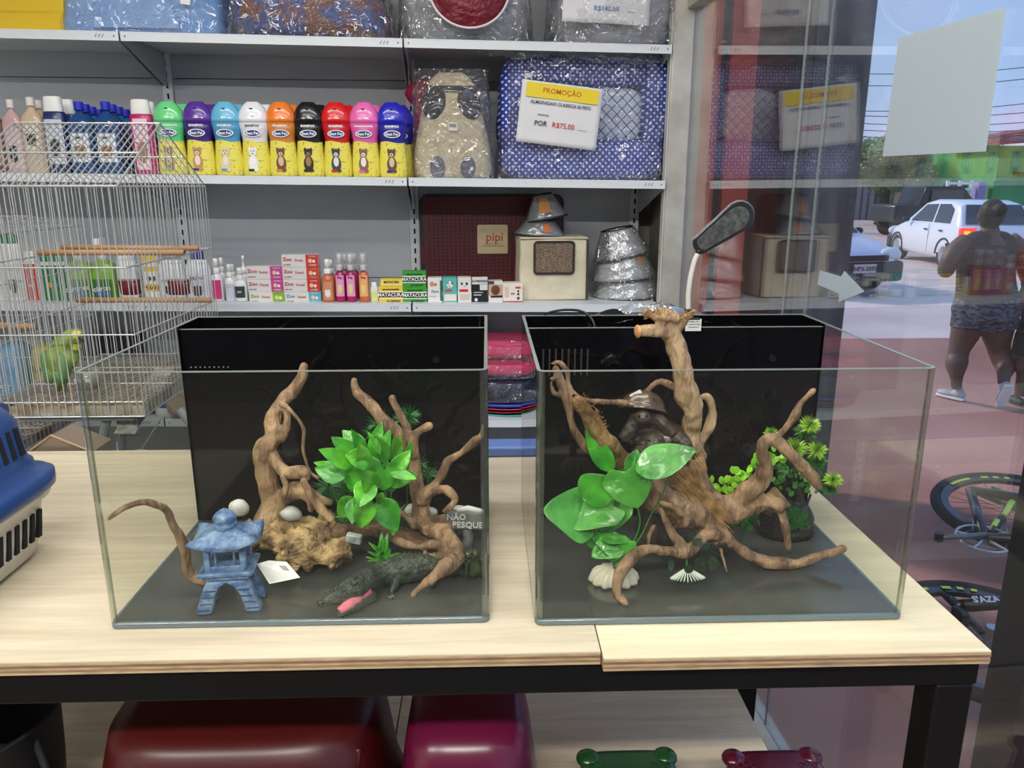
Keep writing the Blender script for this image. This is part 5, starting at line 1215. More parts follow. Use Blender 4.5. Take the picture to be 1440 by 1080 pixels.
carton('cream medicine box with red base stripe and standing dog', 707, 735, 398, 427, .05, (232, 226, 214), [(0, 1, 0, .11, (178, 30, 36)), (.78, .25, .07, (60, 60, 66)), (.78, .45, .06, (70, 70, 76)), (.78, .60, .05, (40, 40, 46)), (.64, .9, .72, .82, (206, 60, 70)), (.1, .3, .3, .8, (226, 190, 180)), (.4, .6, .42, .52, (200, 120, 110))])
# litter tray standing at the back with a maroon grate
s, z, m, v = spot(2, 693, .34); ww = 198*m; hh = (v-277)*m
t = sthing('litter_tray', 'black pet toilet tray with maroon grate standing upright at the back', 'tray', s, .34, z)
def rrect(w2, h2, r_, n=6):
    o_ = []
    for cx_, cz_, a0 in ((w2-r_, h2-r_, 0), (-w2+r_, h2-r_, PI/2), (-w2+r_, -h2+r_, PI), (w2-r_, -h2+r_, 1.5*PI)):
        for i in range(n+1): a = a0+PI/2*i/n; o_.append((cx_+r_*math.cos(a), cz_+r_*math.sin(a)))
    return o_
q = M().loft([[Vector((x, y, zz+hh/2)) for x, zz in rrect(ww/2-f_, hh/2-f_, .035)] for f_, y in ((.0, .0), (0, .008), (.02, .036))]); obj('tray_shell', q, P(34, 35, 38, .4), t, bevel=.002)
wi, hi = ww-.055, hh-.045; nx_, nz_ = 30, 24
q = M()
for i in range(nx_+1): x = -wi/2+wi*i/nx_; q.box((x, -.002, hh/2), (wi/nx_*.5, .004, hi))
for j in range(nz_+1): zz = hh/2-hi/2+hi*j/nz_; q.box((0, -.0021, zz), (wi, .004, hi/nz_*.5))
obj('grate', q, P(92, 24, 30, .4), t); obj('grate_frame', M().box((-wi/2-.006, -.002, hh/2), (.016, .005, hi)).box((wi/2+.006, -.002, hh/2), (.016, .005, hi)).box((0, -.002, hh/2+hi/2+.005), (wi+.02, .005, .012)).box((-wi/2-.018, -.002, hh*.38), (.02, .006, .07)), P(84, 24, 30, .4), t)
q = M().loft([[Vector((x+.0, y, zz+hh*.545)) for x, zz in rrect(.060, .056, .006)] for y in (-.0045, -.006)]); lb = obj('paper_label', q, P(202, 184, 146, .6), t)
text('pipi', .048, P(186, 70, 56), lb, (.008, -.0068, hh*.565), FR, off=.0006); text('banheiro canino', .009, P(110, 70, 40), lb, (0, -.0068, hh*.50), FR); text('SANITARIO PARA CAES', .008, P(120, 90, 40), lb, (0, -.0068, hh*.475), FR); text('~~~', .012, P(40, 60, 80), lb, (-.035, -.0068, hh*.64), FR)
# beige carrier bag
s, z, m, v = spot(2, 777, .12); ww = 95*m; hh = (v-337)*m
t = sthing('canvas_pet_bag', 'beige canvas pet bag with dark mesh window on the lower shelf', 'bag', s, .10, z)
m_can = mat('beige_canvas', srgb(222, 212, 186), .75, n=(9, srgb(204, 193, 166)), bump=(14, .6, .02))
q = cushion(0, .10, hh/2, ww/2, .10, hh/2, None, .02); q = M().loft([[Vector((x*ww/2*(1-.02*(zz > .5)), y, hh*zz)) for x, y in ((-1, 0), (-.5, -.006), (0, -.008), (.5, -.005), (1, 0), (1.0, .2), (-1, .2))] for zz in (0, .04, .25, .5, .75, .97, 1.)])
obj('body', q, m_can, t, bevel=.006, disp=(.05, .008))
obj('top_flap', M().box((0, .09, hh+.003), (ww*.98, .2, .006)), m_can, t, bevel=.002)
q = M(); 
obj('mesh_window', M().loft([[Vector((x+.0, y, zz+hh*.70)) for x, zz in rrect(ww*.27, hh*.24, .01)] for y in (-.0105, -.0125)]), mat('mesh_fabric', srgb(92, 76, 64), .8, n=(260, srgb(140, 120, 100), (1, 1, 1), .04)), t)
fr_ = M(); pts_ = rrect(ww*.285, hh*.255, .012); fr_.tube([Vector((x, -.0125, zz+hh*.70)) for x, zz in pts_+[pts_[0]]], .0045, 6); obj('window_binding', fr_, P(52, 46, 42, .7), t)
obj('side_binding', M().box((ww/2-.002, -.004, hh/2), (.008, .006, hh*.98)), P(60, 54, 50, .7), t)
# two small cones on the bag
def cone(lab, s_, t_, z_, r0, r1, h_, lean, wrap, tagc=True, par=None):
    o = sthing('protective_cone', lab, 'pet cone', s_, t_, z_, 0)
    q = M(); n = 40
    def g(a, b):
        th = 2*PI*a; r_ = r0+(r1-r0)*b; p = Vector((r_*math.cos(th), r_*math.sin(th)*.8, h_*b)); return Euler((lean[0], lean[1], 0)).to_matrix() @ p
    q.grid(g, 48, 6); obj('cone_film', q, wrap, o, thick=.001, smooth=True)
    for b_, nm in ((0, 'lower_binding'), (1, 'upper_binding')):
        q = M().tube([g(i/40, b_) for i in range(41)], .0035 if b_ == 0 else .003, 6); obj(nm, q, P(28, 28, 32, .6), o)
    return o, g
m_cf = glass_mat('smoky_cone_film', (.62, .64, .66), .10, .15, ((.42, .44, .46), .45), 3.0)
m_cf2 = glass_mat('silver_cone_film', (.75, .77, .80), .22, .18, ((.55, .58, .62), .70), 2.2)
for mt in (m_cf, m_cf2):
    tt = mt.node_tree; gl_ = [x for x in tt.nodes if x.type == 'BSDF_GLOSSY'][0]; nb = tt.nodes.new('ShaderNodeTexNoise'); nb.inputs['Scale'].default_value = 16; nb.inputs['Detail'].default_value = 3
    bp = tt.nodes.new('ShaderNodeBump'); bp.inputs['Distance'].default_value = .03; tcx = tt.nodes.new('ShaderNodeTexCoord'); tt.links.new(tcx.outputs['Object'], nb.inputs['Vector']); tt.links.new(nb.outputs['Fac'], bp.inputs['Height']); tt.links.new(bp.outputs[0], gl_.inputs['Normal'])
zb_ = z+hh+.008
s2 = on(2, 759, .18)[0]
o, g = cone('small smoky cone with orange tag lying on the beige bag, lower of two', s2, .2, zb_, .098, .052, .058, (0, .05), m_cf)
obj('orange_card', M().grid(lambda a, b: g(.76+.06*a, .25+.5*b)*1.03, 6, 4), P(196, 110, 64, .6), o, thick=.0008)
o, g = cone('small smoky cone with square orange card, leaning on top of the lower cone', on(2, 768, .18)[0], .2, zb_+.062, .080, .034, .090, (0, -.18), m_cf)
obj('orange_card', M().grid(lambda a, b: g(.68+.11*a, .25+.6*b)*1.04, 6, 4), P(200, 140, 84, .6), o, thick=.0008)
# stack of three large cones
sL = on(2, 878, .2)
for i, (dz, r0, r1, h_, ln, lab) in enumerate(((.0, .128, .102, .075, (0, -.02), 'large clear wrapped cone at the bottom of the right stack'), (.07, .120, .085, .095, (0, -.09), 'large clear wrapped cone in the middle of the right stack'), (.155, .104, .060, .105, (0, -.20), 'large clear wrapped cone with black mesh edge, top of the right stack'))):
    o, g = cone(lab, sL[0]+.004-i*.012, .19, sL[1]+.003+dz, r0, r1, h_, ln, m_cf2)
    if i == 2:
        obj('mesh_strip', M().grid(lambda a, b: g(.56+.09*a, b)*1.015, 5, 6), mat('black_mesh', srgb(30, 32, 36), .7, n=(150, srgb(150, 152, 156), (1, 1, 1), .03)), o, thick=.0008)
    if i == 1: obj('orange_card', M().grid(lambda a, b: g(.83+.04*a, .6+.35*b)*1.02, 4, 3), P(196, 130, 90, .6), o, thick=.0008)
    q = M(); rr = random.Random(i)
    def gg(a, b):
        th = 2*PI*a; r_ = (r0+(r1-r0)*b)*1.03+.004+.006*noise.noise(Vector((math.cos(th)*6, math.sin(th)*6, b*6+i*5))); return Euler((ln[0], ln[1], 0)).to_matrix() @ Vector((r_*math.cos(th), r_*math.sin(th)*.8, h_*b-.004))
    q.grid(gg, 70, 14); obj('wrap', q, film_mat(), o, smooth=True)
# ---- bottom shelf, behind the cage (left)
bottle('white jar bottle at the far left end of the lower shelf behind the cage', 2, 2, .06, 334, 24, (226, 228, 230), (236, 236, 236), 'flip', (.1, .5, .9, (206, 210, 214)))
bottle('white bottle with green cap and dog label, left of the two green caps', 2, 16, .16, 330, 20, (232, 232, 232), (20, 110, 60), 'flip', capfrac=.16)
bottle('tall white bottle with green cap and grey dog label behind the cage', 2, 27, .06, 331, 26, (234, 234, 234), (20, 110, 60), 'flip', (.05, .55, .85, (206, 206, 206)), pet=(90, 90, 92), capfrac=.14)
bottle('white bottle with red label behind the cage, left of the dark green carton', 2, 52, .05, 354, 21, (232, 228, 224), (238, 238, 238), 'flip', (.02, .75, 1., (206, 60, 44)), txt=('PET', .012, (240, 220, 180), .4))
carton('dark green carton of pet product behind the cage', 65, 101, 358, 424, .05, (26, 120, 60), [(0, 1, .86, 1, (24, 130, 80)), (0, 1, .76, .84, (206, 222, 206)), (.25, .35, .10, (196, 140, 70)), (.5, .35, .08, (90, 130, 150)), (.75, .4, .04, (226, 226, 220))], depth=.06)
m_lime = (126, 178, 44)
for u, tx, nm in ((118, 'citronela', 'left'), (152, 'citron', 'right')):
    s, z, m, v = spot(2, u, .06); ww = 33*m; hh = (v-372)*m
    t = sthing('disinfectant_jug', 'lime green %s jug of cleaning liquid behind the cage' % nm, 'bottle', s, .06, z)
    obj('jug_body', M().lathe([(a*ww/2, b*hh) for a, b in ((.92, 0), (1, .03), (1, .72), (.92, .8), (.9, 1), (.5, 1.08), (.3, 1.12))], seg=24, sy=.8, pw=3.2), P(*m_lime, .3, coat=.3), t, smooth=True)
    lo = obj('label', M().box((0, -.4*ww-.001, hh*.36), (ww*.80, .002, hh*.5)), P(54, 120, 50, .4), t)
    q = M(); disc(q, 0, hh*.22, ww*.3, hh*.07, -.4*ww-.0028); obj('printed_wave', q, P(60, 110, 170), lo, thick=.0005)
    text(tx, .024, P(230, 232, 240), lo, (0, -.4*ww-.003, hh*.36), (PI/2, -.12, 0), off=.0006)
    obj('cap', M().lathe([(ww*.16, hh*1.1), (ww*.18, hh*1.1+.001), (ww*.18, hh*1.28), (ww*.10, hh*1.42), (ww*.08, hh*1.50 if nm == 'left' else hh*1.55)], seg=18), P(230, 232, 228), t, smooth=True)
    if nm == 'right': obj('trigger_head', M().box((0, -.012, hh*1.6), (.022, .05, .028)).tube([(0, -.01, hh*1.56), (.0, -.03, hh*1.42)], .004, 6), P(236, 236, 234), t, bevel=.004)
bottle('white rounded jar with small black cat print behind the cage', 2, 183, .05, 360, 26, (230, 232, 232), (238, 238, 238), 'flip', (.10, .62, .9, (222, 224, 226)), pet=(50, 50, 56), capfrac=.1)
carton('white and yellow medicine carton behind the cage', 205, 228, 360, 424, .05, (226, 224, 216), [(0, 1, .86, 1, (226, 190, 50)), (.1, .9, .66, .76, (226, 180, 40)), (.1, .9, .22, .38, (226, 180, 40)), (.35, .5, .14, (60, 60, 60)), (.65, .5, .14, (90, 88, 84)), ('PULGAS', .5, .30, .09, (30, 30, 30), 1.)], depth=.05)
bottle('big white plastic jar with green lettering and dog print behind the cage', 2, 246, .05, 366, 36, (222, 228, 230), (236, 238, 238), 'flip', (.10, .62, .9, (212, 218, 222)), pet=(70, 50, 44), capfrac=.08, txt=('CLOREXIN', .011, (60, 110, 80), .8))
bottle('big white plastic jar with blue corner label, last behind the cage', 2, 283, .05, 366, 34, (226, 230, 234), (240, 240, 240), 'flip', (.06, .66, .9, (210, 214, 222)), pet=(60, 50, 50), capfrac=.08, txt=('BACTO', .013, (60, 80, 130), .85))
bottle('blue capped bottle in the second row behind the last white jar', 2, 284, .16, 352, 20, (40, 46, 130), (30, 36, 140), 'flip')
bottle('white trigger bottle in the second row behind the cat print jar', 2, 192, .16, 352, 16, (234, 234, 234), (240, 240, 240), 'spray')
bottle('white bottle in the second row behind the white and yellow carton', 2, 216, .16, 354, 20, (230, 230, 228), (236, 236, 236), 'flip')

# ---- lowest tier
def slab(nm, lab, cat, k, u0, u1, v0, v1, t_, dep, m_, wr=.03, film=True):
    sa, z, m, v = spot(k, u0, t_+dep/2); sb_ = on(k, u1, t_+dep/2)[0]; zb = z+(v-v1)*m; hh = (v1-v0)*m
    t = sthing(nm, lab, cat, (sa+sb_)/2, t_+dep/2, zb)
    obj('folded_cloth', cushion(0, 0, hh/2, (sb_-sa)/2, dep/2, hh/2, None, wr), m_, t, smooth=True)
    if film: bag(t, (sb_-sa)/2*1.02, dep/2*1.03, hh*1.01, seed=u0, amp=.007)
    return t
m_pnk = mat('pink_fleece', srgb(206, 56, 104), .7, n=(20, srgb(228, 96, 136), (.2, 1, 2.5)))
slab('packed_blanket', 'pink packed blanket on top of the pile seen between the aquariums', 'blanket', 3, 664, 770, 472, 496, .02, .30, m_pnk)
slab('packed_blanket', 'pink packed blanket under the topmost one, seen between the aquariums', 'blanket', 3, 662, 772, 497, 520, .02, .30, m_pnk)
slab('packed_blanket', 'navy packed blanket in shiny film under the pink blankets', 'blanket', 3, 660, 775, 521, 552, .02, .30, P(24, 34, 70, .6))
for i, (v0, c, lab) in enumerate(((555, (60, 72, 190), 'blue plastic bowl rim at the top of the nested bowls'), (562, (222, 110, 150), 'pink plastic bowl rim second in the nested bowls'), (567, (196, 44, 44), 'red plastic bowl rim third in the nested bowls'), (572.5, (60, 170, 170), 'teal plastic bowl at the bottom of the nested bowls'))):
    s, z, m, v = spot(3, 715, .17); zt2 = z+(v-v0)*m; R0 = .17-.006*i
    t = sthing('plastic_bowl', lab, 'bowl', s, .17, z+.001+(3-i)*.012)
    hh = zt2-z-.001-(3-i)*.012
    obj('bowl', M().lathe([(R0*.62, 0), (R0*.70, .004), (R0*.86, hh*.6), (R0*.97, hh-.003), (R0*1.03, hh), (R0*1.03, hh-.0125 if i < 3 else hh-.016), (R0*.99, hh-.0145 if i < 3 else hh-.018)] if False else [(R0*.62, 0), (R0*.72, .002), (R0*.96, max(hh-.014, .004)), (R0*1.02, max(hh-.012, .006)), (R0*1.03, hh), (R0*.99, hh+.001), (R0*.94, hh-.004), (R0*.60, .004), (.001, .0035)], seg=48, sy=.85), P(*c, .3, coat=.4), t, smooth=True)
# things on the lowest tier at the left, behind the cage and aquarium
def lump(nm, lab, cat, k, u, t_, vtop, wpx, col, dep=.08, part='body'):
    s, z, m, v = spot(k, u, t_); hh = (v-vtop)*m
    t = sthing(nm, lab, cat, s, t_, z); obj(part, cushion(0, 0, hh/2, wpx*m/2, dep, hh/2), P(*col, .5) if isinstance(col, tuple) else col, t, smooth=True); return t
t = lump('pet_food_bag', 'pale blue printed food bag low down at the left of the lowest tier', 'bag', 3, 30, .12, 480, 44, (120, 170, 210)); text('PET', .03, P(240, 240, 240), t, (0, -.083, .1), FR)
t = lump('pet_food_bag', 'yellow printed food bag standing behind the parrot', 'bag', 3, 90, .16, 478, 54, (196, 186, 60)); text('RACAO', .03, P(60, 60, 40), t, (0, -.083, .16), FR)
lump('pet_food_bag', 'yellow bag with dark print lying on the lowest tier', 'bag', 3, 78, .05, 560, 70, (214, 200, 60), .05)
lump('folded_bag', 'blue folded fabric carrier on the lowest tier, left of the black rear box', 'bag', 3, 235, .12, 512, 60, (44, 70, 140))
lump('plush_toy', 'beige plush toy on the lowest tier beside the blue carrier', 'toy', 3, 262, .06, 516, 40, mat('beige_plush2', srgb(196, 180, 156), .9, bump=(60, .8, .01)))
s, z, m, v = spot(3, 236, .04); t = sthing('pet_feeder', 'white round pet feeder with bright blue centre on the lowest tier', 'bowl', s, .05, z)
obj('shell', M().lathe([(.042, 0), (.044, .02), (.036, .045), (.026, .052)], seg=24), P(226, 228, 232, .4), t, smooth=True); obj('blue_centre', M().ell((0, -.022, .048), (.028, .02, .022)), P(40, 120, 214, .3), t, smooth=True)
# items seen behind under the lower shelf: dark boxes
s0 = on(3, 445, .1)[0]
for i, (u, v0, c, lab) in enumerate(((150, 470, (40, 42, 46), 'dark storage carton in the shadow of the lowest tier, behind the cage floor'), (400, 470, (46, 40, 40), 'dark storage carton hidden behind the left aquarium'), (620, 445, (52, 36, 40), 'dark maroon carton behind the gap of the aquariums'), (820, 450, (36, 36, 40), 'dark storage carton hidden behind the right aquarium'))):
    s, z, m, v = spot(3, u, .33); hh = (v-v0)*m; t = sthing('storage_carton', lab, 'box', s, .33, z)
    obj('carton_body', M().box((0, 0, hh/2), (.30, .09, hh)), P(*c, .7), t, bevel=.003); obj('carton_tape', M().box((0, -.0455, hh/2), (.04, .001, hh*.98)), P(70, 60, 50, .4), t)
# small wire crate and bag low at left (below lowest tier)
# ================================================================ BIRD CAGE, PARROT, CARRIER
m_wire = mat('galvanised_wire', srgb(196, 200, 202), .32, .55)
m_perch = mat('wooden_perch', srgb(198, 158, 116), .6, n=(12, srgb(168, 126, 88), (.2, 1, 1)))
def cage(name, lab, x0, x1, y0, y1, zb, zt, zr, rings, flap=True, detail=True):
    t = thing(name, lab, 'cage', (x0, y0, zb)); w_, d_, h = x1-x0, y1-y0, zt-zb; rg = .0012
    nx, ny = 22, 26
    def panel(nm, lines, frame, rw=.0013, rf=.0021):
        q = M()
        for a, b in lines: q.tube([a, b], rw, 4, cap=False)
        for a, b in frame: q.tube([a, b], rf, 5)
        return obj(nm, q, m_wire, t)
    fx = [w_*i/nx for i in range(nx+1)]; fy = [d_*i/ny for i in range(ny+1)]
    zr_ = [r-zb for r in rings]
    panel('front_wires', [((x, 0, 0), (x, 0, h)) for x in fx], [((0, 0, z), (w_, 0, z)) for z in [0, h]+zr_])
    panel('back_wires', [((x, d_, 0), (x, d_, h)) for x in fx], [((0, d_, z), (w_, d_, z)) for z in [0, h]+zr_])
    for nm, x in (('side_wires', 0), ('side_wires', w_)): panel(nm, [((x, y, 0), (x, y, h)) for y in fy[1:-1]], [((x, .003, z+.0005), (x, d_-.003, z+.0005)) for z in [0, h]+zr_])
    R_ = zr-zb
    panel('roof_wires', [((x, d_/2, R_), (x, d_, h)) for x in fx], [((0, d_/2, R_), (w_, d_/2, R_)), ((0, d_, h), (0, d_/2, R_)), ((w_, d_, h), (w_, d_/2, R_)), ((0, d_*.75, (R_+h)/2), (w_, d_*.75, (R_+h)/2))])
    panel('roof_door', [((x, 0, h), (x, d_/2, R_)) for x in fx], [((0, 0, h), (0, d_/2, R_)), ((w_, 0, h), (w_, d_/2, R_)), ((0, 0, h+.001), (w_, 0, h+.001)), ((0, d_*.25, (R_+h)/2), (w_, d_*.25, (R_+h)/2))], .0018, .0028)
    for x in (0, w_): panel('gable_wires', [((x, y, h), (x, y, h+(R_-h)*(1-abs(y/d_*2-1)))) for y in fy[1:-1]], [])
    # floor grid and tray
    fz = .035
    panel('floor_grid', [((x, 0.004, fz), (x, d_-.004, fz)) for x in [w_*i/32 for i in range(33)]], [((0, y, fz), (w_, y, fz)) for y in (0.004, d_*.33, d_*.66, d_-.004)], .0015, .0022)
    q = M().span((.004, .004, .002), (w_-.004, d_-.004, .006)).span((.004, .003, .002), (w_-.004, .006, .026)).span((.004, d_-.006, .002), (w_-.004, d_-.003, .026)).span((.003, .006, .002), (.006, d_-.006, .026)).span((w_-.006, .006, .002), (w_-.003, d_-.006, .026))
    obj('tray', q, mat('cage_tray', srgb(176, 172, 160), .5, n=(18, srgb(120, 104, 82), (1, 1, 1), .12)), t)
    q = M().grid(lambda a, b: Vector((.008+(w_-.016)*a, .008+(d_-.016)*b, .0075+.004*noise.noise(Vector((a*30, b*40, 0))))), 50, 60)
    stuff(obj('seed_litter', q, mat('seed_husks', srgb(196, 168, 128), .9, n=(95, srgb(84, 70, 54), (1, 1, 1), .12), bump=(120, 1., .006)), t, smooth=False))
    return t
CG = cage('bird_cage', 'large white wire bird cage with gabled roof holding the green parrot', -1.19, -.825, 1.80, 2.36, .965, 1.50, 1.655, [1.164, 1.32])
CG0 = CG.location
cage('bird_cage', 'second wire bird cage at the left edge, standing behind the parrot cage', -1.76, -1.27, 1.95, 2.50, .80, 1.38, 1.42, [.96, 1.10, 1.25])
# perches and feeders in the parrot cage
def perch(lab, a, b, r_):
    pa, pb = Vector(a), Vector(b); o = obj('perch', M().tube([Vector((0, 0, 0)), (pb-pa)*.5, pb-pa], r_, 12, .1), m_perch, None, smooth=True); o.location = pa; return tag(o, lab, 'perch')
pa = pp(58, 355, 1.98); pb = pp(252, 355, 2.04)
perch('upper long wooden perch crossing the parrot cage, rear of the two', pp(87, 347.5, 2.14), pp(279, 349, 2.14), .007)
perch('upper long wooden perch crossing the parrot cage, front of the two', pp(54, 355, 2.0), pp(258, 355, 2.0), .0075)
perch('lower wooden perch crossing the parrot cage above the black rear box', pp(108, 422, 2.22), pp(296, 422, 2.22), .0075)
perch('short rough wooden perch in the second cage at the left edge', pp(-20, 457, 2.1), pp(50, 460, 2.1), .010)
for u, lab in ((185, 'dark red feeding cup hooked inside the parrot cage, left'), (254, 'dark red feeding cup hooked inside the parrot cage, right')):
    p = pp(u, 414, 2.28); t = thing('feeding_cup', lab, 'cup', p)
    obj('cup', M().lathe([(.020, 0), (.024, .003), (.027, .042), (.024, .042), (.020, .006), (.001, .005)], seg=24, sx=1.15, sy=.8, pw=3), P(112, 24, 36, .35), t, smooth=True); obj('hook', M().box((0, -.02, .045), (.055, .002, .005)), P(150, 150, 140, .4), t)
p = Vector((pp(122, 520, 1.93).x, 1.93, .965+.037)); t = thing('food_cup', 'clear plastic food cup with white lettering beside the parrot', 'cup', p)
obj('cup', M().lathe([(.024, 0), (.030, .050), (.0285, .050), (.0225, .003), (.001, .002)], seg=32), glass_mat('cup_plastic', (.85, .84, .82), .06, .1, ((.6, .58, .55), .45)), t, smooth=True)
obj('seed_fill', M().lathe([(.022, .004), (.027, .042), (.001, .045)], seg=24), MATS['seed_husks'], t); text('NUTRI', .013, P(230, 230, 228), t, (0, -.0295, .027), FR, off=.0006)
# scissor of folding stand
st = thing('cage_stand', 'grey folding metal stand with crossed legs under the parrot cage', 'stand', (-1.0, 2.0, .0))
m_st = P(150, 158, 164, .4, metal=.3)
def legp(a, b, Y):
    A = pp(*a, Y)-Vector((-1.0, 2.0, 0)); B = pp(*b, Y)-Vector((-1.0, 2.0, 0)); d = (B-A)/(A.z-B.z); obj('leg', M().tube([A, A+d*(A.z-.012)], .011, 10), m_st, st)
legp((157, 560), (139, 640), 1.84); legp((252, 575), (303, 640), 1.84)
obj('leg', M().tube([(-.12, .30, .955), (-.19, .33, .005)], .011, 10), m_st, st); obj('leg', M().tube([(.13, .30, .955), (.22, .33, .005)], .011, 10), m_st, st)
obj('top_rail', M().tube([(-.13, -.18, .956), (.14, -.18, .956)], .008, 8).tube([(-.13, .30, .956), (.14, .30, .956)], .008, 8), m_st, st)
obj('brace_wire', M().tube([(.14, -.18, .80), (.02, -.19, .66)], .003, 6).tube([(.0, -.17, .93), (.17, -.19, .74)], .0016, 5).tube([(.0, -.17, .70), (.13, -.18, .85), (.20, -.17, .95)], .0016, 5), m_st, st)
hk = crom([(.10, -.20, .90), (.105, -.21, .87), (.12, -.21, .868), (.15, -.21, .882), (.175, -.21, .88), (.18, -.21, .868)], 4)
obj('wire_hook', M().tube(hk, .002, 6).tube([(.13, -.21, .875), (.125, -.21, .83), (.135, -.21, .82)], .002, 6), m_wire, st)
p = pp(206, 560, 1.97); o = obj('dropping_board', M().box((0, 0, 0), (.052, .30, .003), (.35, 0, 0)).box((0, -.12, -.038), (.050, .003, .052)), mat('stained_tray', srgb(190, 192, 192), .5, n=(50, srgb(150, 140, 126), (1, 1, 1), .1)), st)
o.location = p-Vector((-1.0, 2.0, 0)) 
# parrot
pf = pp(86, 548, 1.90); pf.z = .965+.038
par = thing('green_parrot', 'green parrot standing on the cage floor beside the clear food cup', 'parrot', pf, 0)
def rp(u, v, dy=0.): return pp(u, v, 1.90+dy)-pf
q = M()
bp_ = [(88, 540, 0, 8), (84, 528, 0, 14), (84, 512, 0, 19), (88, 497, 0, 20), (92, 486, -.004, 17), (99, 477, -.008, 14), (105, 472, -.012, 12)]
cp = crom(bp_, 4); q.tube([rp(a, b, c) for a, b, c, d in cp], [d*.00170 for *_, d in cp], 16)
q.ell(rp(107, 473, -.012), (.021, .023, .020)).ell(rp(93, 500, -.005), (.030, .028, .038))
m_par = mat('parrot_feathers', srgb(142, 160, 84), .6, n=(42, srgb(112, 142, 66), (1, 1, .6), .1), bump=(85, .7, .006, (1, 1, .5)))
obj('body', q, m_par, par, remesh=.0022, soft=3)
m_w2 = mat('parrot_wing', srgb(112, 148, 92), .6, n=(60, srgb(86, 130, 76), (1, 1, .3), .1), bump=(85, .7, .006, (1, 1, .3)))
for dx, dy in ((-.026, -.012), (.018, -.024)):
    w_ = M().ell(rp(86, 514, 0)+Vector((dx, dy, .003)), (.013, .018, .040), (0, -.12 if dx < 0 else .1, 0)); wo = obj('wing', w_, m_w2, par, smooth=True, disp=(.012, .002))
    f_ = M()
    for i in range(5):
        a = rp(84, 520, 0)+Vector((dx*1.05+.003*i*(-1 if dx > 0 else 1), dy-.012, .005)); f_.tube([a, a+Vector((.002, .002, -.018)), a+Vector((.004, .003, -.036))], [.004, .004, .001], 6)
    obj('flight_feathers', f_, m_w2, wo, smooth=True)
q = M()
for i in range(6):
    a = rp(83+i, 528, .005); q.tube([a, rp(82+2*i, 540, .012), rp(84+1.6*i, 549+(i % 3), .02)], [.005, .0045, .0015], 8)
obj('tail', q, mat('parrot_tail', srgb(176, 190, 66), .6, n=(50, srgb(110, 160, 60))), par, smooth=True)
hd = rp(107, 473, -.012)
obj('forehead', M().ell(hd+Vector((.009, -.012, .006)), (.012, .012, .011)), P(214, 204, 96, .6), par, smooth=True)
obj('cheek', M().ell(rp(107, 487, -.012), (.011, .014, .012)), mat('parrot_yellow', srgb(196, 196, 70), .6), par, smooth=True)
obj('beak', M().tube([tuple(x) for x in crom([tuple(hd+Vector((.016, -.012, .003))), tuple(hd+Vector((.023, -.016, -.002))), tuple(hd+Vector((.024, -.017, -.012)))], 4)], [.008, .0078, .0074, .007, .006, .0055, .0045, .003, .0012], 10), P(58, 54, 52, .35), par, smooth=True)
for s_ in (-1, 1): obj('eye', M().ell(hd+Vector((.010+.003*s_, -.0195 if s_ < 0 else .012, .006)), .003), P(30, 22, 12, .1), par, smooth=True)
for s_ in (-1, 1):
    q = M().tube([rp(88, 540, 0)+Vector((s_*.009, -.006, .004)), Vector((s_*.010+.004, -.012, .004))], [.006, .003], 8)
    for a in (-.5, .0, .5, 2.8): q.tube([Vector((s_*.010+.004, -.012, .003)), Vector((s_*.010+.004+.012*math.sin(a), -.012-.012*math.cos(a), .0015))], [.0022, .0012], 6)
    obj('foot', q, P(120, 110, 100, .6), par, smooth=True)
# cat carrier
cc = Vector((-.829, 1.035, TZ)); cr = thing('pet_carrier', 'blue and cream plastic pet carrier at the left edge of the table', 'carrier', cc, PI/2)
m_cb = mat('carrier_blue', srgb(36, 66, 120), .35, bump=(60, .1, .002), coat=.2); m_cw = P(214, 210, 198, .42)
LX, WY = .165, .145
def ringc(fx, fy, z, n=48, e_=.38):
    return [Vector((math.copysign(abs(math.cos(2*PI*j/n))**e_, math.cos(2*PI*j/n))*fx, math.copysign(abs(math.sin(2*PI*j/n))**e_, math.sin(2*PI*j/n))*fy, z)) for j in range(n)]
q = M().loft([ringc(LX*a, WY*b, z) for a, b, z in ((.80, .72, .006), (.86, .80, .012), (.90, .86, .07), (.94, .91, .128), (.995, .985, .132), (1.0, .99, .152))])
obj('lower_shell', q, m_cw, cr, smooth=True)
for x in (-.11, .11):
    for y in (-.08, .08): obj('foot', M().lathe([(.014, .0), (.018, .012)], (x, y, 0), 12), m_cw, cr)
q = M().loft([ringc(LX*a, WY*b, z) for a, b, z in ((1.03, 1.04, .150), (1.035, 1.045, .155), (1.035, 1.045, .178), (1.0, 1.0, .184), (.93, .90, .186), (.92, .885, .205), (.89, .85, .212), (.86, .80, .290), (.80, .70, .318), (.70, .55, .334), (.30, .25, .340))])
obj('upper_shell', q, m_cb, cr, smooth=True)
ZK = .70
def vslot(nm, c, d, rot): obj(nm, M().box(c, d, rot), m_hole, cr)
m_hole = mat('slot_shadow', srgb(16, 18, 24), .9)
def slotrow(mm, face, n, a0, a1, z0, z1, fa, tilt):
    for i in range(n):
        c = a0+(a1-a0)*i/(n-1)
        if face == 'y': vslot(mm, (c, -fa, (z0+z1)/2), (.009, .006, z1-z0), (tilt, 0, 0))
        else: vslot(mm, (fa, c, (z0+z1)/2), (.006, .009, z1-z0), (0, tilt, 0))
slotrow('upper_vent_slot', 'x', 5, -.06, .06, .226, .282, LX*.862, -.13); slotrow('upper_vent_slot', 'y', 10, -.095, .095, .226, .282, WY*.81, -.12)
slotrow('lower_vent_slot', 'x', 6, -.07, .07, .045, .105, LX*.895, .09); slotrow('lower_vent_slot', 'y', 11, -.100, .100, .045, .105, WY*.862, .11)
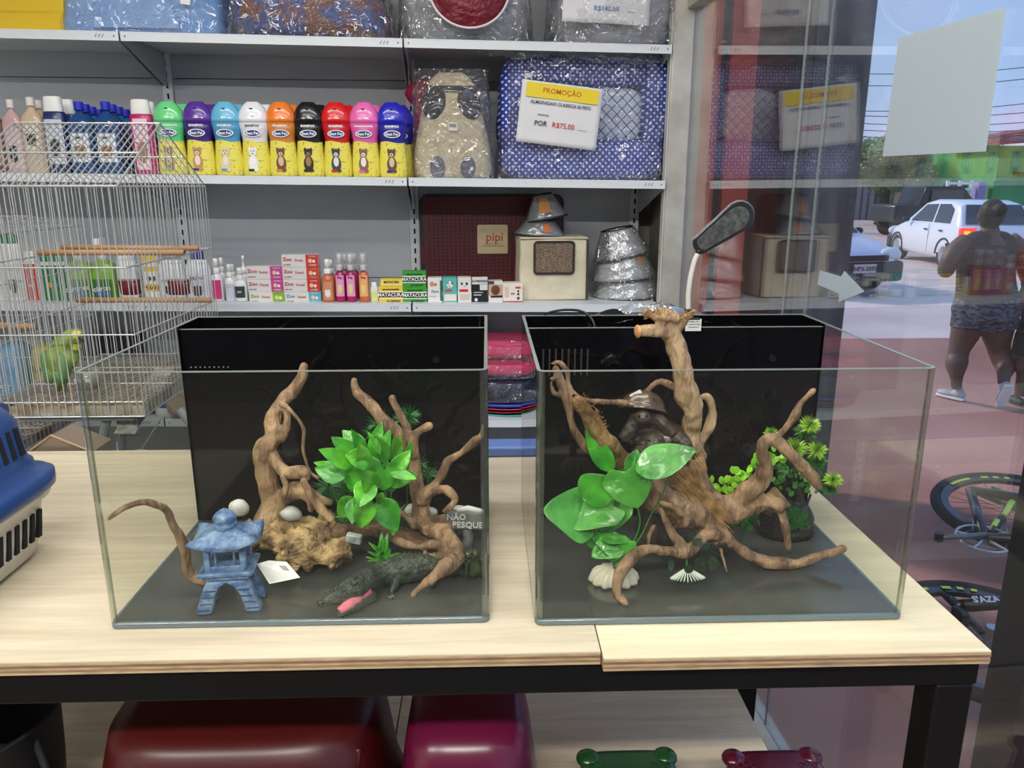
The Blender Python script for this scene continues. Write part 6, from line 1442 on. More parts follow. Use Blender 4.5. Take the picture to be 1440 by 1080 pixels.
obj('latch', M().box((LX*1.04, .02, .166), (.010, .07, .034)), m_cb, cr, bevel=.004)
obj('carry_handle', M().tube([tuple(x) for x in crom([(-.08, 0, .335), (-.065, 0, .362), (0, 0, .368), (.065, 0, .362), (.08, 0, .335)], 5)], .011, 10), m_cb, cr, smooth=True)
obj('hinge_lug', M().tube([(.115, -.085, .300), (.115, -.05, .305)], .026, 16), m_cb, cr, bevel=.003)
for ch_ in cr.children: ch_.scale = (1, 1, .76)
# brown angled cover behind the table at left
p = Vector((-.95, 1.72, 0)); t = thing('clear_box_lid', 'brownish translucent peaked plastic cover standing behind the table at left', 'cover', (pp(72, 612, 1.66).x, 1.66, .0))
z0_ = pp(72, 612, 1.66).z
obj('peaked_cover', M().loft([[Vector((-.05, y, z0_-.035)), Vector((0, y, z0_)), Vector((.085, y, z0_-.04)), Vector((.085, y, z0_-.25)), Vector((-.05, y, z0_-.25))] for y in (0, .09)]), mat('smoky_brown_plastic', srgb(120, 104, 90), .25, spec=.6), t)
obj('edge_strip', M().tube([(-.05, -.001, z0_-.035), (0, -.001, z0_), (.085, -.001, z0_-.04)], .003, 6), P(150, 130, 106, .4), t)
obj('support_box', M().span((-.045, .01, 0), (.08, .08, z0_-.251)), P(90, 86, 80, .7), t)
# blue object at table rear between tanks
p = aZ(725, 626, TZ+.0); t = tag(obj('blue_tray', M().box((0, 0, .012), (.16, .06, .024)), P(96, 124, 186, .4), None, bevel=.006), 'blue plastic tray at the rear table edge between the aquariums', 'tray'); t.location = (aZ(722, 631, TZ).x+.0, 1.60, TZ)

# ================================================================ UNDER THE TABLE
def dome(name, lab, cat, x, y, z, prof, sx_, sy_, m_, rz=0, e_=.55, extra=None):
    t = thing(name, lab, cat, (x, y, z), rz)
    q = M().loft([ringc(sx_*a, sy_*a, zz, 48, e_) for a, zz in prof]); obj('shell', q, m_, t, smooth=True); return t
m_red = mat('red_plastic', srgb(72, 14, 14), .35); m_mag = mat('magenta_plastic', srgb(96, 16, 52), .28); m_grn = mat('green_plastic', srgb(26, 72, 32), .28, coat=.2); m_mar = mat('maroon_plastic', srgb(80, 16, 38), .25, coat=.25)
t = dome('red_tub', 'large glossy dark red tub standing on the lower shelf, left', 'tub', -.412, 1.165, LZ, [(1.10, .001), (1.14, .012), (1.10, .03), (.99, .12), (.92, .24), (.86, .30), (.7, .315), (.2, .318)], .245, .175, m_red)
obj('side_rib', M().box((.185, -.13, .16), (.012, .02, .24), (-.25, .12, 0)), m_red, t, bevel=.004)
t = dome('litter_box', 'glossy magenta hooded pet litter box with pale strip under the table', 'litter box', -.038, 1.14, LZ, [(1.08, .001), (1.12, .012), (1.06, .04), (.96, .14), (.86, .24), (.78, .295), (.6, .315), (.2, .318)], .125, .16, m_mag)
q = M().tube([tuple(x) for x in crom([(-.075, -.140, .10), (-.07, -.13, .20), (-.045, -.115, .255), (0, -.11, .27), (.045, -.115, .255), (.07, -.13, .20), (.075, -.140, .10)], 5)], .007, 8); obj('entrance_rim', q, m_mag, t, smooth=True)
obj('entrance', M().ell((0, -.118, .16), (.062, .022, .085)), mat('magenta_dark', srgb(92, 10, 48), .3), t, smooth=True)
obj('paper_strip', M().box((.004, -.146, .165), (.013, .002, .23), (-.25, 0, 0)), P(188, 180, 170, .6), t)
for s_ in (-1, 1): obj('moulded_fin', M().tube([(s_*.085, -.12, .20), (s_*.070, -.118, .235), (s_*.078, -.11, .262)], [.003, .006, .003], 6), m_mag, t, smooth=True)
for lab, u, m_, rz, zt2 in (('green paw shaped plastic lid in front on the lower shelf', 880, m_grn, 0, .155), ('maroon paw shaped plastic lid at the right on the lower shelf', 1083, m_mar, .0, .150)):
    p = aZ(u, 1056, LZ+zt2); t = thing('paw_stool', lab, 'step stool', (p.x, p.y-.062, LZ), rz)
    obj('stool_body', M().loft([ringc(.096*a, .078*a, zz, 40, .4) for a, zz in ((1.1, .001), (1.12, .01), (.98, .02), (.90, zt2-.012), (.86, zt2-.003), (.7, zt2))]), m_, t, smooth=True)
    for sx_ in (-1, 1):
        for sy_ in (-1, 1): obj('corner_bump', M().ell((sx_*.070, sy_*.052, zt2-.006), (.022, .022, .013)), m_, t, smooth=True)
    q = M()
    for sx_ in (-1, 1):
        for k_ in range(3): a = k_*.9-.9; cx_ = sx_*.055+.016*math.sin(a); cy_ = .020+.010*math.cos(a); q.tube([(cx_+.0045*math.cos(j*PI/5), cy_+.006*math.sin(j*PI/5), zt2+.0006) for j in range(11)], .0009, 4)
    obj('toe_print', q, m_, t)
t = thing('bucket', 'black rubber bucket at the bottom left under the table', 'bucket', (-.87, 1.12, LZ))
obj('bucket_wall', M().lathe([(.105, .001), (.12, .02), (.135, .20), (.14, .30), (.145, .305), (.138, .308), (.128, .29), (.11, .02), (.001, .015)], seg=40), P(16, 17, 19, .6), t, smooth=True)
obj('rope_handle', M().tube([tuple(x) for x in crom([(.13, -.03, .28), (.16, -.05, .20), (.155, -.04, .10), (.13, -.03, .06)], 5)], .006, 8), P(30, 30, 32, .8), t, smooth=True)

# ================================================================ STICKERS ON THE SHOP GLASS
def glass_sheet(name, lab, cat, uv, m_, off=-.0052):
    pts_ = [aG(u, v, SG) for u, v in uv]; c_ = (sum(p_[0] for p_ in pts_)/len(pts_), sum(p_[1] for p_ in pts_)/len(pts_))
    t = thing(name, lab, cat, W(SG+off, c_[0], c_[1]), HYAW)
    q = M(); n = len(pts_); a_ = [(0, p_[0]-c_[0], p_[1]-c_[1]) for p_ in pts_]; b_ = [(-.0004, y, z) for _, y, z in a_]
    q.add(a_+b_, [tuple(range(n)), tuple(range(2*n-1, n-1, -1))]+[(i, (i+1) % n, n+(i+1) % n, n+i) for i in range(n)]); obj('sheet', q, m_, t); return t
m_back_paper = mat('sticker_backing', srgb(206, 214, 206), .5, n=(6, srgb(196, 204, 200)))
m_back_paper.node_tree.nodes['Principled BSDF'].inputs['Transmission Weight'].default_value = 0
tm = bpy.data.materials.new('translucent_paper'); tm.use_nodes = True; tt = tm.node_tree; tt.nodes.clear()
o_ = tt.nodes.new('ShaderNodeOutputMaterial'); mx = tt.nodes.new('ShaderNodeMixShader'); d1 = tt.nodes.new('ShaderNodeBsdfDiffuse'); d2 = tt.nodes.new('ShaderNodeBsdfTranslucent')
d1.inputs[0].default_value = (*srgb(212, 222, 222), 1); d2.inputs[0].default_value = (*srgb(214, 224, 232), 1); mx.inputs[0].default_value = .5
tt.links.new(d1.outputs[0], mx.inputs[1]); tt.links.new(d2.outputs[0], mx.inputs[2]); tt.links.new(mx.outputs[0], o_.inputs[0])
glass_sheet('poster', 'large blank pale sheet stuck on the shop window against the sky', 'poster', [(1268, 53), (1420, 10), (1391, 213), (1245, 220)], tm)
glass_sheet('arrow_sticker', 'pale mint arrow sticker pointing right on the shop window', 'sticker', [(1156, 380), (1186, 389), (1191, 381), (1219, 410), (1183, 425), (1183, 413), (1153, 400)], tm)

# ================================================================ OUTSIDE
GZ = -.24; CAMG = CAMZ-GZ
m_pave = mat('red_paving', srgb(140, 92, 80), .85, n=(.45, srgb(188, 142, 134), (1, 1, 1), .22), bump=(50, .5, .01))
m_road = mat('dusty_road', srgb(210, 192, 190), .9, n=(.6, srgb(190, 172, 170)))
def gz(y_): return -.005 if y_ < 3.4 else (GZ if y_ > 4.6 else -.005+(GZ+.005)*(y_-3.4)/1.2)
q = M(); ys = [-8, 1, 3.4, 4, 4.6, 5.2, 8.8]
q.grid(lambda a, b: (lambda y_: Vector(((-.9+a*26) if y_ > 3.3 else (.83+a*24.3), y_, gz(y_))))(ys[int(round(b*6))]), 2, 6)
gq = M()
for (y0, y1) in zip(ys[:-1], ys[1:]):
    x0a = .66+.0 if y1 <= 3.4 else .40
    gq.add([(x0a, y0, gz(y0)), (26, y0, gz(y0)), (26, y1, gz(y1)), (x0a, y1, gz(y1))], [(0, 1, 2, 3)])
gq2 = M()
for (y0, y1) in zip(ys[:-1], ys[1:]):
    x0a = SG+SO.x-SX.x*0+.10 if False else (.92-.0465*y0*1.0 if y1 <= 3.4 else .40)
    gq2.add([(x0a, y0, gz(y0)-.08), (26, y0, gz(y0)-.08), (26, y1, gz(y1)-.08), (x0a, y1, gz(y1)-.08)], [(0, 1, 2, 3)])
xa = lambda y_: W(SG+.052, y_-2.9, 0).x
gq3 = M()
for (y0, y1) in zip(ys[:-1], ys[1:]):
    a0 = xa(y0) if y0 < 3.2 else -.4; a1 = xa(y1) if y0 < 3.2 else -.4
    vs = [(a0, y0, gz(y0)), (26, y0, gz(y0)), (26, y1, gz(y1)), (a1, y1, gz(y1))]
    gq3.add(vs+[(x, y, z-.1) for x, y, z in vs], [(0, 1, 2, 3), (7, 6, 5, 4), (0, 4, 5, 1), (1, 5, 6, 2), (2, 6, 7, 3), (3, 7, 4, 0)])
o = obj('pavement', gq3, m_pave); struct(o)
o = obj('street', M().span((-30, 8.8, GZ-.12), (60, 80, GZ-.004)), m_road); struct(o)
# litter flecks
q = M()
for i in range(240):
    y_ = rnd.uniform(1.9, 6.5); x = rnd.uniform(1.2, 4.5); s_ = rnd.uniform(.002, .009); a = rnd.uniform(0, 3); z = gz(y_)+.002
    q.add([(x+s_*math.cos(a), y_+s_*math.sin(a), z), (x-s_*.5*math.sin(a), y_+s_*.5*math.cos(a), z), (x-s_*math.cos(a), y_-s_*math.sin(a), z), (x+s_*.4*math.sin(a), y_-s_*.4*math.cos(a), z+.002)], [(0, 1, 2, 3)])
stuff(tag(obj('leaf_litter', q, P(206, 190, 184, .8), None), 'tiny pale specks of litter scattered over the red paving', 'litter'))
# column row beyond the glass
def col_at(u0, u1, v, D):
    a = CO+ray(u0, v)*(D/ray(u0, v).y); b = CO+ray(u1, v)*(D/ray(u1, v).y); return a.x, b.x
m_org = mat('orange_red_paint', srgb(222, 88, 56), .7, n=(8, srgb(204, 76, 50))); m_mrn = mat('maroon_paint', srgb(104, 36, 32), .7, n=(5, srgb(88, 30, 28))); m_gcol = mat('grey_column_render', srgb(104, 106, 112), .7, n=(14, srgb(70, 72, 78), (1, 1, .15), .12))
def wallbox(n, u0, u1, D, m_, depth=.3, zt=3.2, v=262):
    a, b = col_at(u0, u1, v, D); o = struct(obj('wall_outer_%s' % n if False else n, M().span((a, D, gz(D)-.02), (b, D+depth, zt)), m_, None)); return o
wallbox('wall_orange', 960, 1003, 3.55, m_org); wallbox('trim_4', 1003, 1016, 3.60, P(60, 66, 68, .6)); wallbox('wall_orange.001', 1016, 1052, 3.55, m_org); wallbox('wall_maroon', 1052, 1130, 3.75, m_mrn)
wallbox('wall_column', 1130, 1206, 3.45, m_gcol, .35)
# dark post added near at right, standing in for a dark reflection
a = W(SG+.10, -1.72, 0); o = struct(obj('trim_5', M().span((0, 0, -.02), (.16, .12, 2.9)), mat('black_reflection_post', srgb(12, 13, 12), .35)), ); o.location = (aY(1570, 262, 1.55).x, 1.55, 0)

# ---- cars
def car(lab, loc, heading, paint, L_=3.9, plate=None, lit=False):
    """x forward"""
    t = thing('hatchback_car', lab, 'car', loc, heading)
    Wd = 1.64
    prof = [(-1.93, .42, .20, .80), (-1.90, .80, .22, .95), (-1.80, .93, .22, .98), (-1.55, .96, .22, 1.), (-.5, .96, .20, 1.), (.60, .95, .20, 1.), (.95, .93, .20, 1.), (1.45, .82, .20, .97), (1.75, .72, .22, .90), (1.92, .58, .26, .80)]
    def ring(x, zt, zb, k):
        w_ = Wd/2*k; return [Vector((x, y, z)) for y, z in ((-w_*.90, zb), (-w_, zb+.12), (-w_, (zb+zt)/2), (-w_*.97, zt-.06), (-w_*.88, zt), (0, zt+.02), (w_*.88, zt), (w_*.97, zt-.06), (w_, (zb+zt)/2), (w_, zb+.12), (w_*.90, zb))]
    obj('car_body', M().loft([ring(*p_) for p_ in prof]), paint, t, bevel=.03, smooth=True)
    gh = [(-1.80, .90, .90, .0), (-1.42, 1.38, .78, 1), (-1.0, 1.45, .76, 1), (-.2, 1.46, .76, 1), (.20, 1.40, .78, 1), (.95, .90, .90, 0)]
    def ring2(x, zt, k, f_): w_ = Wd/2; return [Vector((x, -w_*.93, .90)), Vector((x, -w_*k, zt-.04*f_)), Vector((x, -w_*k*.85, zt)), Vector((x, w_*k*.85, zt)), Vector((x, w_*k, zt-.04*f_)), Vector((x, w_*.93, .90))]
    obj('cabin', M().loft([ring2(*p_) for p_ in gh]), paint, t, bevel=.02, smooth=True)
    m_gl = mat('car_glass', srgb(40, 50, 62), .08, spec=.8)
    for s_ in (-1, 1):
        def sp(x, z): k_ = .93+(z-.90)/.52*(.765-.93); return Vector((x, s_*(Wd/2*k_+.006), z))
        for poly in ([(-1.28, .96), (-.52, .96), (-.50, 1.36), (-.98, 1.37), (-1.22, 1.26)], [(-.44, .96), (.66, .96), (.12, 1.34), (-.42, 1.36)]):
            q = M(); a_ = [sp(*p_) for p_ in poly]; b_ = [p_-Vector((0, s_*.012, 0)) for p_ in a_]; n = len(a_); q.add(a_+b_, [tuple(range(n)), tuple(range(2*n-1, n-1, -1))]+[(i, (i+1) % n, n+(i+1) % n, n+i) for i in range(n)])
            obj('side_window', q, m_gl, t)
        for x in (-.30, -1.02): obj('door_handle', M().box((x, s_*(Wd/2+.006), .80), (.14, .02, .03)), P(40, 40, 44, .5), t)
        obj('mirror', M().ell((.62, s_*(Wd/2+.07), .98), (.06, .09, .06)), P(30, 32, 34, .4), t, smooth=True)
        obj('door_seam', M().box((-.46, s_*(Wd/2+.001), .62), (.008, .006, .62)), P(90, 94, 100, .5), t)
    def quad(nm, pts_, m_): n_ = (Vector(pts_[1])-Vector(pts_[0])).cross(Vector(pts_[2])-Vector(pts_[0])).normalized()*.012; a_ = [Vector(p_)+n_*.6 for p_ in pts_]; b_ = [p_-n_ for p_ in a_]; return obj(nm, M().add(a_+b_, [(0, 1, 2, 3), (7, 6, 5, 4), (0, 4, 5, 1), (1, 5, 6, 2), (2, 6, 7, 3), (3, 7, 4, 0)]), m_, t)
    quad('rear_window', [(-1.775, -.66, .97), (-1.775, .66, .97), (-1.47, .56, 1.36), (-1.47, -.56, 1.36)], m_gl)
    quad('windscreen', [(.87, .68, .97), (.87, -.68, .97), (.28, -.58, 1.36), (.28, .58, 1.36)], m_gl)
    obj('rear_bumper', M().box((-1.90, 0, .42), (.16, Wd*.96, .30)), paint, t, bevel=.05)
    obj('front_bumper', M().box((1.84, 0, .40), (.24, Wd*.94, .34)), P(48, 50, 54, .6), t, bevel=.06)
    obj('grille', M().box((1.93, 0, .62), (.06, .9, .09)), P(26, 27, 30, .5), t, bevel=.01)
    m_tl = mat('tail_light', srgb(220, 30, 26), .25, emit=((1, .05, .03), 1.2)) if lit else mat('tail_light_off', srgb(150, 20, 20), .25)
    for s_ in (-1, 1):
        o1 = obj('tail_light', M().box((-1.88, s_*.66, .80), (.12, .32, .19)), m_tl, t, bevel=.02); obj('indicator_lens', M().box((-1.945, s_*.70, .80), (.01, .12, .08)), mat('amber_lens', srgb(250, 160, 30), .3, emit=((1, .4, .02), 1.5 if lit else 0)), o1)
        obj('headlight', M().ell((1.80, s_*.60, .66), (.12, .20, .12)), P(214, 220, 226, .12), t, smooth=True)
    for x in (-1.25, 1.18):
        for s_ in (-1, 1):
            wo = obj('wheel', M().lathe([(.20, -.09), (.28, -.10), (.295, -.06), (.295, .06), (.28, .10), (.20, .09)], seg=28).xf(Matrix.Translation((x, s_*(Wd/2-.10), .295)) @ Matrix.Rotation(PI/2, 4, 'X')), P(26, 26, 28, .8), t, smooth=True)
            obj('hub_cap', M().lathe([(.01, -.0), (.19, .0), (.20, -.01), (.2, -.02)], seg=20).xf(Matrix.Translation((x, s_*(Wd/2+.0), .295)) @ Matrix.Rotation(-s_*PI/2, 4, 'X')), P(170, 174, 180, .3, metal=.6), wo)
            obj('wheel_arch', M().tube([(x+.34*math.cos(a*PI/12), s_*(Wd/2+.004), .30+.34*math.sin(a*PI/12)) for a in range(13)], .022, 6), P(60, 62, 66, .6), t)
    pb_ = obj('number_plate', M().box((1.975 if plate else -1.99, 0, .46 if plate else .50), (.012, .42, .14)), P(206, 200, 200, .4), t)
    if plate: text(plate, .10, P(30, 30, 34), pb_, (1.983, 0, .455), (PI/2, 0, PI/2), off=.003)
    return t
m_cwht = mat('white_car_paint', srgb(232, 236, 244), .2, coat=.8)
def put(P_, hd, lx, ly): return Vector((P_.x, P_.y, GZ))-(Matrix.Rotation(hd, 3, 'Z') @ Vector((lx, ly, 0)))
HD1 = PI/2-.10
car('white hatchback with lit red tail lights seen from behind on the street', put(aZ(1322, 377, GZ), HD1, -1.25, .82), HD1, m_cwht, lit=True)
HD2 = -PI/2+.23
car('white car facing the shop behind the grey column, its black bumper visible', put(aZ(1217, 378, GZ+.46), HD2, 1.98, 0), HD2, mat('white_car_paint_old', srgb(222, 222, 238), .3, coat=.5, n=(3, srgb(210, 208, 226))), plate='HPX-5095')
# dark pickup
p = aY(1314, 290, 28); t = thing('pickup_truck', 'dark pickup parked by the tree across the street', 'truck', (p.x, 28, GZ), 0)
obj('truck_body', M().span((-1.9, -.9, .5), (1.5, .9, 1.12)), P(38, 42, 48, .35), t, bevel=.08); obj('cab', M().loft([[Vector((x, y, z)) for x, y in ((-a, -.8), (b, -.8), (b, .8), (-a, .8))] for a, b, z in ((1.0, 1.1, 1.1), (.8, .5, 1.75))]), P(30, 34, 42, .2), t, bevel=.05)
obj('cab_window', M().box((-.1, -.84, 1.42), (1.1, .1, .40)), mat('car_glass', (0, 0, 0)), t)
for x in (-1.2, 1.0): obj('wheel', M().tube([(x, -.92, .36), (x, .92, .36)], .38, 20), P(24, 24, 26, .8), t)
# ---- far side of the street
def far(name, lab, cat, u0, u1, v0, v1, D, dep, m_, parts=()):
    a = aY(u0, v1, D); b = aY(u1, v0, D); t = thing(name, lab, cat, (a.x, D, GZ))
    obj('wall', M().span((0, 0, 0), (b.x-a.x, dep, b.z-GZ)), m_, t)
    for nm, x0, x1, z0, z1, mm_, pr in parts:
        ww, hh = b.x-a.x, b.z-GZ; obj(nm, M().span((x0*ww, -pr, z0*hh), (x1*ww, .02, z1*hh)), mm_, t)
    return t, b.x-a.x, b.z-GZ
m_ochre = mat('ochre_wall', srgb(214, 176, 142), .85, n=(1.2, srgb(190, 152, 122)))
t, ww, hh = far('low_house', 'low ochre house with grey metal gates across the street', 'house', 1175, 1335, 250, 300, 42, 3, m_ochre,
    [('gate', .16, .34, 0, .80, P(150, 146, 146, .6), .06), ('gate', .36, .50, 0, .80, P(140, 134, 130, .6), .06), ('door', .62, .72, 0, .8, P(190, 150, 110), .05), ('roof_edge', -.02, 1.02, .96, 1.08, P(196, 170, 150), .4)])
for g_ in (.16, .22, .28, .34, .36, .43, .5): obj('gate_post', M().span((g_*ww-.04, -.10, 0), (g_*ww+.04, -.04, hh*.82)), P(96, 92, 92, .6), t)
far('corner_pillar', 'pale concrete corner pillar across the street beside the grey column', 'pillar', 1190, 1204, 200, 300, 30, .5, mat('pale_concrete', srgb(198, 184, 170), .8))
t, ww, hh = far('green_shop', 'bright green painted shop building at the right across the street', 'building', 1388, 1520, 205, 320, 30, 5, mat('green_paint', srgb(40, 140, 80), .7, n=(1, srgb(58, 160, 100))),
    [('upper_band', 0, 1, .60, .86, mat('green_paint_light', srgb(86, 176, 110), .7), .06), ('door', .55, .75, 0, .66, P(60, 90, 70), .05), ('canopy', .2, 1., .66, .70, P(40, 90, 60), .5)])
obj('tile_roof', M().loft([[Vector((-.5, y, hh)), Vector((ww+.3, y, hh+.3)), Vector((ww+.3, y+.1, hh+.9)), Vector((-.5, y+.1, hh+.35))] for y in (-.8, 3.)]), mat('clay_tiles', srgb(160, 96, 90), .8, n=(6, srgb(110, 84, 76)), bump=(20, 1., .05)), t)
far('purple_pillar', 'lavender painted gate pillar beside the green shop', 'pillar', 1370, 1388, 256, 305, 30, .5, P(150, 132, 190, .7))
p = aY(1328, 300, 30); b = aY(1369, 254, 30); t = thing('slatted_gate', 'white horizontal slatted gate between the tree and the lavender pillar', 'gate', (p.x, 30, GZ))
hh = b.z-GZ
for i in range(7): obj('slat', M().span((0, 0, .5+i*(hh-.6)/6.2), (b.x-p.x, .05, .5+i*(hh-.6)/6.2+.09)), P(232, 232, 238, .6), t)
for x in (0, .5, 1): obj('gate_post', M().span(((b.x-p.x)*x-.05, .01, 0), ((b.x-p.x)*x+.05, .08, hh)), P(226, 226, 232, .6), t)
obj('dark_backing', M().span((0, .3, 0), (b.x-p.x, .35, hh*.95)), P(50, 46, 44, .8), t)
def tree(lab, u, v0, v1, R_, D, c1, c2, n, seed, el=(1, .9, .75)):
    a = aY(u, v1, D); b = aY(u, v0, D); c_ = Vector((0, 0, (a.z+b.z)/2-GZ)); t = thing('tree', lab, 'tree', (a.x, D, GZ))
    obj('trunk', M().tube([tuple(x) for x in crom([(0, 0, 0), (.1, 0, c_.z*.35), (-.05, 0, c_.z*.8), (.1, 0, c_.z)], 4)], [.30]*4+[.24]*4+[.18]*5, 10, .3), P(86, 72, 62, .9), t, smooth=True)
    r_ = random.Random(seed); q = M(); ctr = [c_+Vector((r_.uniform(-.7, .7)*R_*el[0], r_.uniform(-.6, .6)*R_, r_.uniform(-.45, .45)*(b.z-a.z)*el[2])) for _ in range(14)]
    for i in range(n):
        cc_ = r_.choice(ctr); d = Vector((r_.gauss(0, 1), r_.gauss(0, 1), r_.gauss(0, 1))).normalized()*(R_*.42)*r_.uniform(.75, 1.05); s_ = r_.uniform(.05, .12); p = cc_+Vector((d.x, d.y, d.z*.7)); o1 = Vector((r_.gauss(0, 1), r_.gauss(0, 1), r_.gauss(0, 1))).normalized()*s_; o2 = o1.orthogonal().normalized()*s_*.6
        q.add([p-o1, p+o2, p+o1, p-o2], [(0, 1, 2, 3)])
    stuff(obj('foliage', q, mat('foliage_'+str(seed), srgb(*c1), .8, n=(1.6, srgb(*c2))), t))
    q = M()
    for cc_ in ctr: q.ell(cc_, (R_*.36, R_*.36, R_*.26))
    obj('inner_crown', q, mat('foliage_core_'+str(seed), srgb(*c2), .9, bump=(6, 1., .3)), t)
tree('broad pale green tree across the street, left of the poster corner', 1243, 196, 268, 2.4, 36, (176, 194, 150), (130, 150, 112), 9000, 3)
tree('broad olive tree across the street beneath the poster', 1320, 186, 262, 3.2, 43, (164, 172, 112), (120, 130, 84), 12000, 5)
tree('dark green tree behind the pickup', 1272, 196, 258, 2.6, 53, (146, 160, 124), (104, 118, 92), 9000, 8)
t, ww, hh = far('distant_house', 'distant house with pinkish roof at the foot of the sky', 'house', 1190, 1330, 196, 270, 70, 6, P(214, 190, 196, .8), [('roof', -.05, 1.05, .93, 1.0, P(206, 170, 176, .8), .6)])
t, ww, hh = far('roadside_wall', 'red and grey roadside shop row far behind the trees', 'building', 1330, 1700, 215, 270, 60, 6, P(176, 110, 104, .8), [('band', 0, 1, .8, .9, P(140, 100, 96), .2)])
# power lines
for i, (v0, v1, nm) in enumerate(((95, 82, 'topmost'), (112, 98, 'second'), (148, 132, 'third'), (153, 150, 'fourth'), (163, 166, 'fifth'), (172, 178, 'sixth'), (182, 184, 'lowest'))):
    a = aY(1150, v0+8, 26); b = aY(1640, v1-12, 20); m_ = (a+b)/2-Vector((0, 0, .25)); o = obj('power_line', M().tube([Vector(x)-a for x in crom([tuple(a), tuple(m_), tuple(b)], 8)], .012, 5), P(70, 80, 100, .8), None); o.location = a
    tag(o, '%s overhead cable crossing the sky' % nm, 'cable')
# ---- passers-by
def person(lab, loc, H, skin, limbs, hair=None, parts=(), rz=0):
    t = thing('person', lab, 'person', loc, rz); q = M()
    for pts_, r_ in limbs:
        cp = crom([(*p_, rr) for p_, rr in zip(pts_, r_)], 5); q.tube([x[:3] for x in cp], [x[3] for x in cp], 14)
    return t, q
D = aZ(1380, 563, GZ).y; pL = aY(1352, 563, D); SCL = 1.0
base = Vector((aY(1385, 560, D).x, D, GZ))
wm = thing('person', 'woman walking away in dark tank top, dark patterned shorts and grey trainers', 'person', base, 0)
def wp(u, v, dy=0.):
    return aY(u, v, D+dy)-base
k = zc(base+Vector((0, 0, .9)))/FPX
m_skin = mat('brown_skin', srgb(88, 60, 52), .55, bump=(40, .1, .002))
q = M()
def limb(pts_, seg=14):
    cp = crom([tuple(wp(u, v, dy))+(r_*k,) for u, v, dy, r_ in pts_], 5); q.tube([x[:3] for x in cp], [x[3] for x in cp], seg)
limb([(1387, 440, 0, 40), (1387, 420, 0, 38), (1386, 395, 0, 32), (1386, 370, 0, 31), (1388, 350, 0, 31), (1390, 338, 0, 24), (1392, 328, 0, 14)])
for du in (-1, 1): q.ell(wp(1388+du*18, 350, 0), (26*k, .10, 22*k)); q.ell(wp(1387+du*18, 432, .0), (27*k, .14, 26*k))
limb([(1392, 330, 0, 13), (1392, 318, -.01, 11)])
limb([(1362, 340, 0, 15), (1346, 352, 0, 14), (1336, 366, -.02, 12), (1330, 380, .02, 11), (1330, 370, .12, 9), (1333, 358, .18, 7)])
limb([(1418, 340, 0, 15), (1434, 354, 0, 14), (1442, 372, -.02, 12), (1446, 390, .03, 11), (1444, 378, .14, 9), (1440, 364, .20, 7)])
hands = [wp(1334, 353, .19), wp(1439, 358, .21)]
for h_ in hands:
    q.ell(h_, (.035, .028, .042))
    for i in range(4): q.tube([h_+Vector((-.026+.017*i, .0, .03)), h_+Vector((-.028+.018*i, .015, .062-.004*abs(i-1.5))), h_+Vector((-.024+.016*i, .035, .058))], [.0095, .0085, .007], 8)
    q.tube([h_+Vector((.028, 0, -.01)), h_+Vector((.048, .012, .018)), h_+Vector((.046, .022, .034))], [.011, .010, .008], 8)
limb([(1368, 440, 0, 24), (1360, 462, 0, 21), (1350, 488, .02, 15), (1347, 500, .02, 14), (1345, 512, .0, 15), (1345, 532, -.02, 8.5), (1345, 546, -.02, 7.5)])
limb([(1402, 440, 0, 25), (1402, 464, .0, 22), (1404, 486, .02, 16), (1408, 500, .0, 15), (1414, 514, -.06, 14), (1412, 528, -.14, 9), (1411, 540, -.18, 7.5)])
obj('body', q, m_skin, wm, remesh=.012, soft=2)
hc = wp(1393, 303, 0)
q = M().ell(hc, (.088, .10, .118)).ell(hc+Vector((-.088, .01, -.01)), (.012, .02, .03)).ell(hc+Vector((.088, .01, -.01)), (.012, .02, .03)).ell(hc+Vector((0, .10, -.02)), (.014, .022, .02)).ell(hc+Vector((0, .075, -.055)), (.03, .03, .03)); q.tube([hc+Vector((0, -.01, -.08)), wp(1392, 330)], .052, 12)
obj('head', q, m_skin, wm, remesh=.008)
q = M().ell(hc+Vector((-.03, .097, .01)), .010).ell(hc+Vector((.03, .097, .01)), .010); obj('eyes', q, P(230, 228, 222, .2), wm, smooth=True)
obj('mouth', M().ell(hc+Vector((0, .104, -.052)), (.022, .006, .007)), P(120, 60, 56, .5), wm, smooth=True)
q = M().ell(hc+Vector((0, -.014, .012)), (.097, .105, .118)).ell(hc+Vector((0, -.11, .05)), (.05, .05, .05)); obj('hair', q, P(34, 26, 24, .7), wm, remesh=.01, disp=(.03, .008))
q = M(); _q = q
def limbq(pts_, seg=16):
    cp = crom([tuple(wp(u, v, dy))+(r_*k,) for u, v, dy, r_ in pts_], 5); q.tube([x[:3] for x in cp], [x[3] for x in cp], seg)
limbq([(1387, 424, 0, 41), (1386, 400, 0, 37), (1386, 372, 0, 36), (1388, 354, 0, 36), (1390, 342, 0, 27)])
for du in (-1, 1): q.ell(wp(1388+du*13, 352, -.01), (27*k, .135, 27*k)); q.tube([wp(1388+du*14, 348, -.07), wp(1391+du*14, 331, 0), wp(1388+du*13, 345, .07)], .040, 8)
obj('tank_top', q, mat('maroon_jersey', srgb(62, 36, 44), .8, n=(10, srgb(44, 34, 42)), bump=(12, .5, .02)), wm, remesh=.011, soft=3)
q = M()
limbq([(1387, 446, 0, 42), (1387, 428, 0, 43), (1387, 418, 0, 40)])
for du in (-1, 1): q.ell(wp(1387+du*18, 434, .0), (29*k, .155, 27*k))
limbq([(1368, 442, 0, 27), (1364, 462, 0, 26)]); limbq([(1403, 442, 0, 27), (1404, 462, 0, 26)])
obj('shorts', q, mat('patterned_shorts', srgb(38, 40, 50), .8, n=(26, srgb(92, 96, 112), (1, 1, 2), .06)), wm, remesh=.011, soft=2)
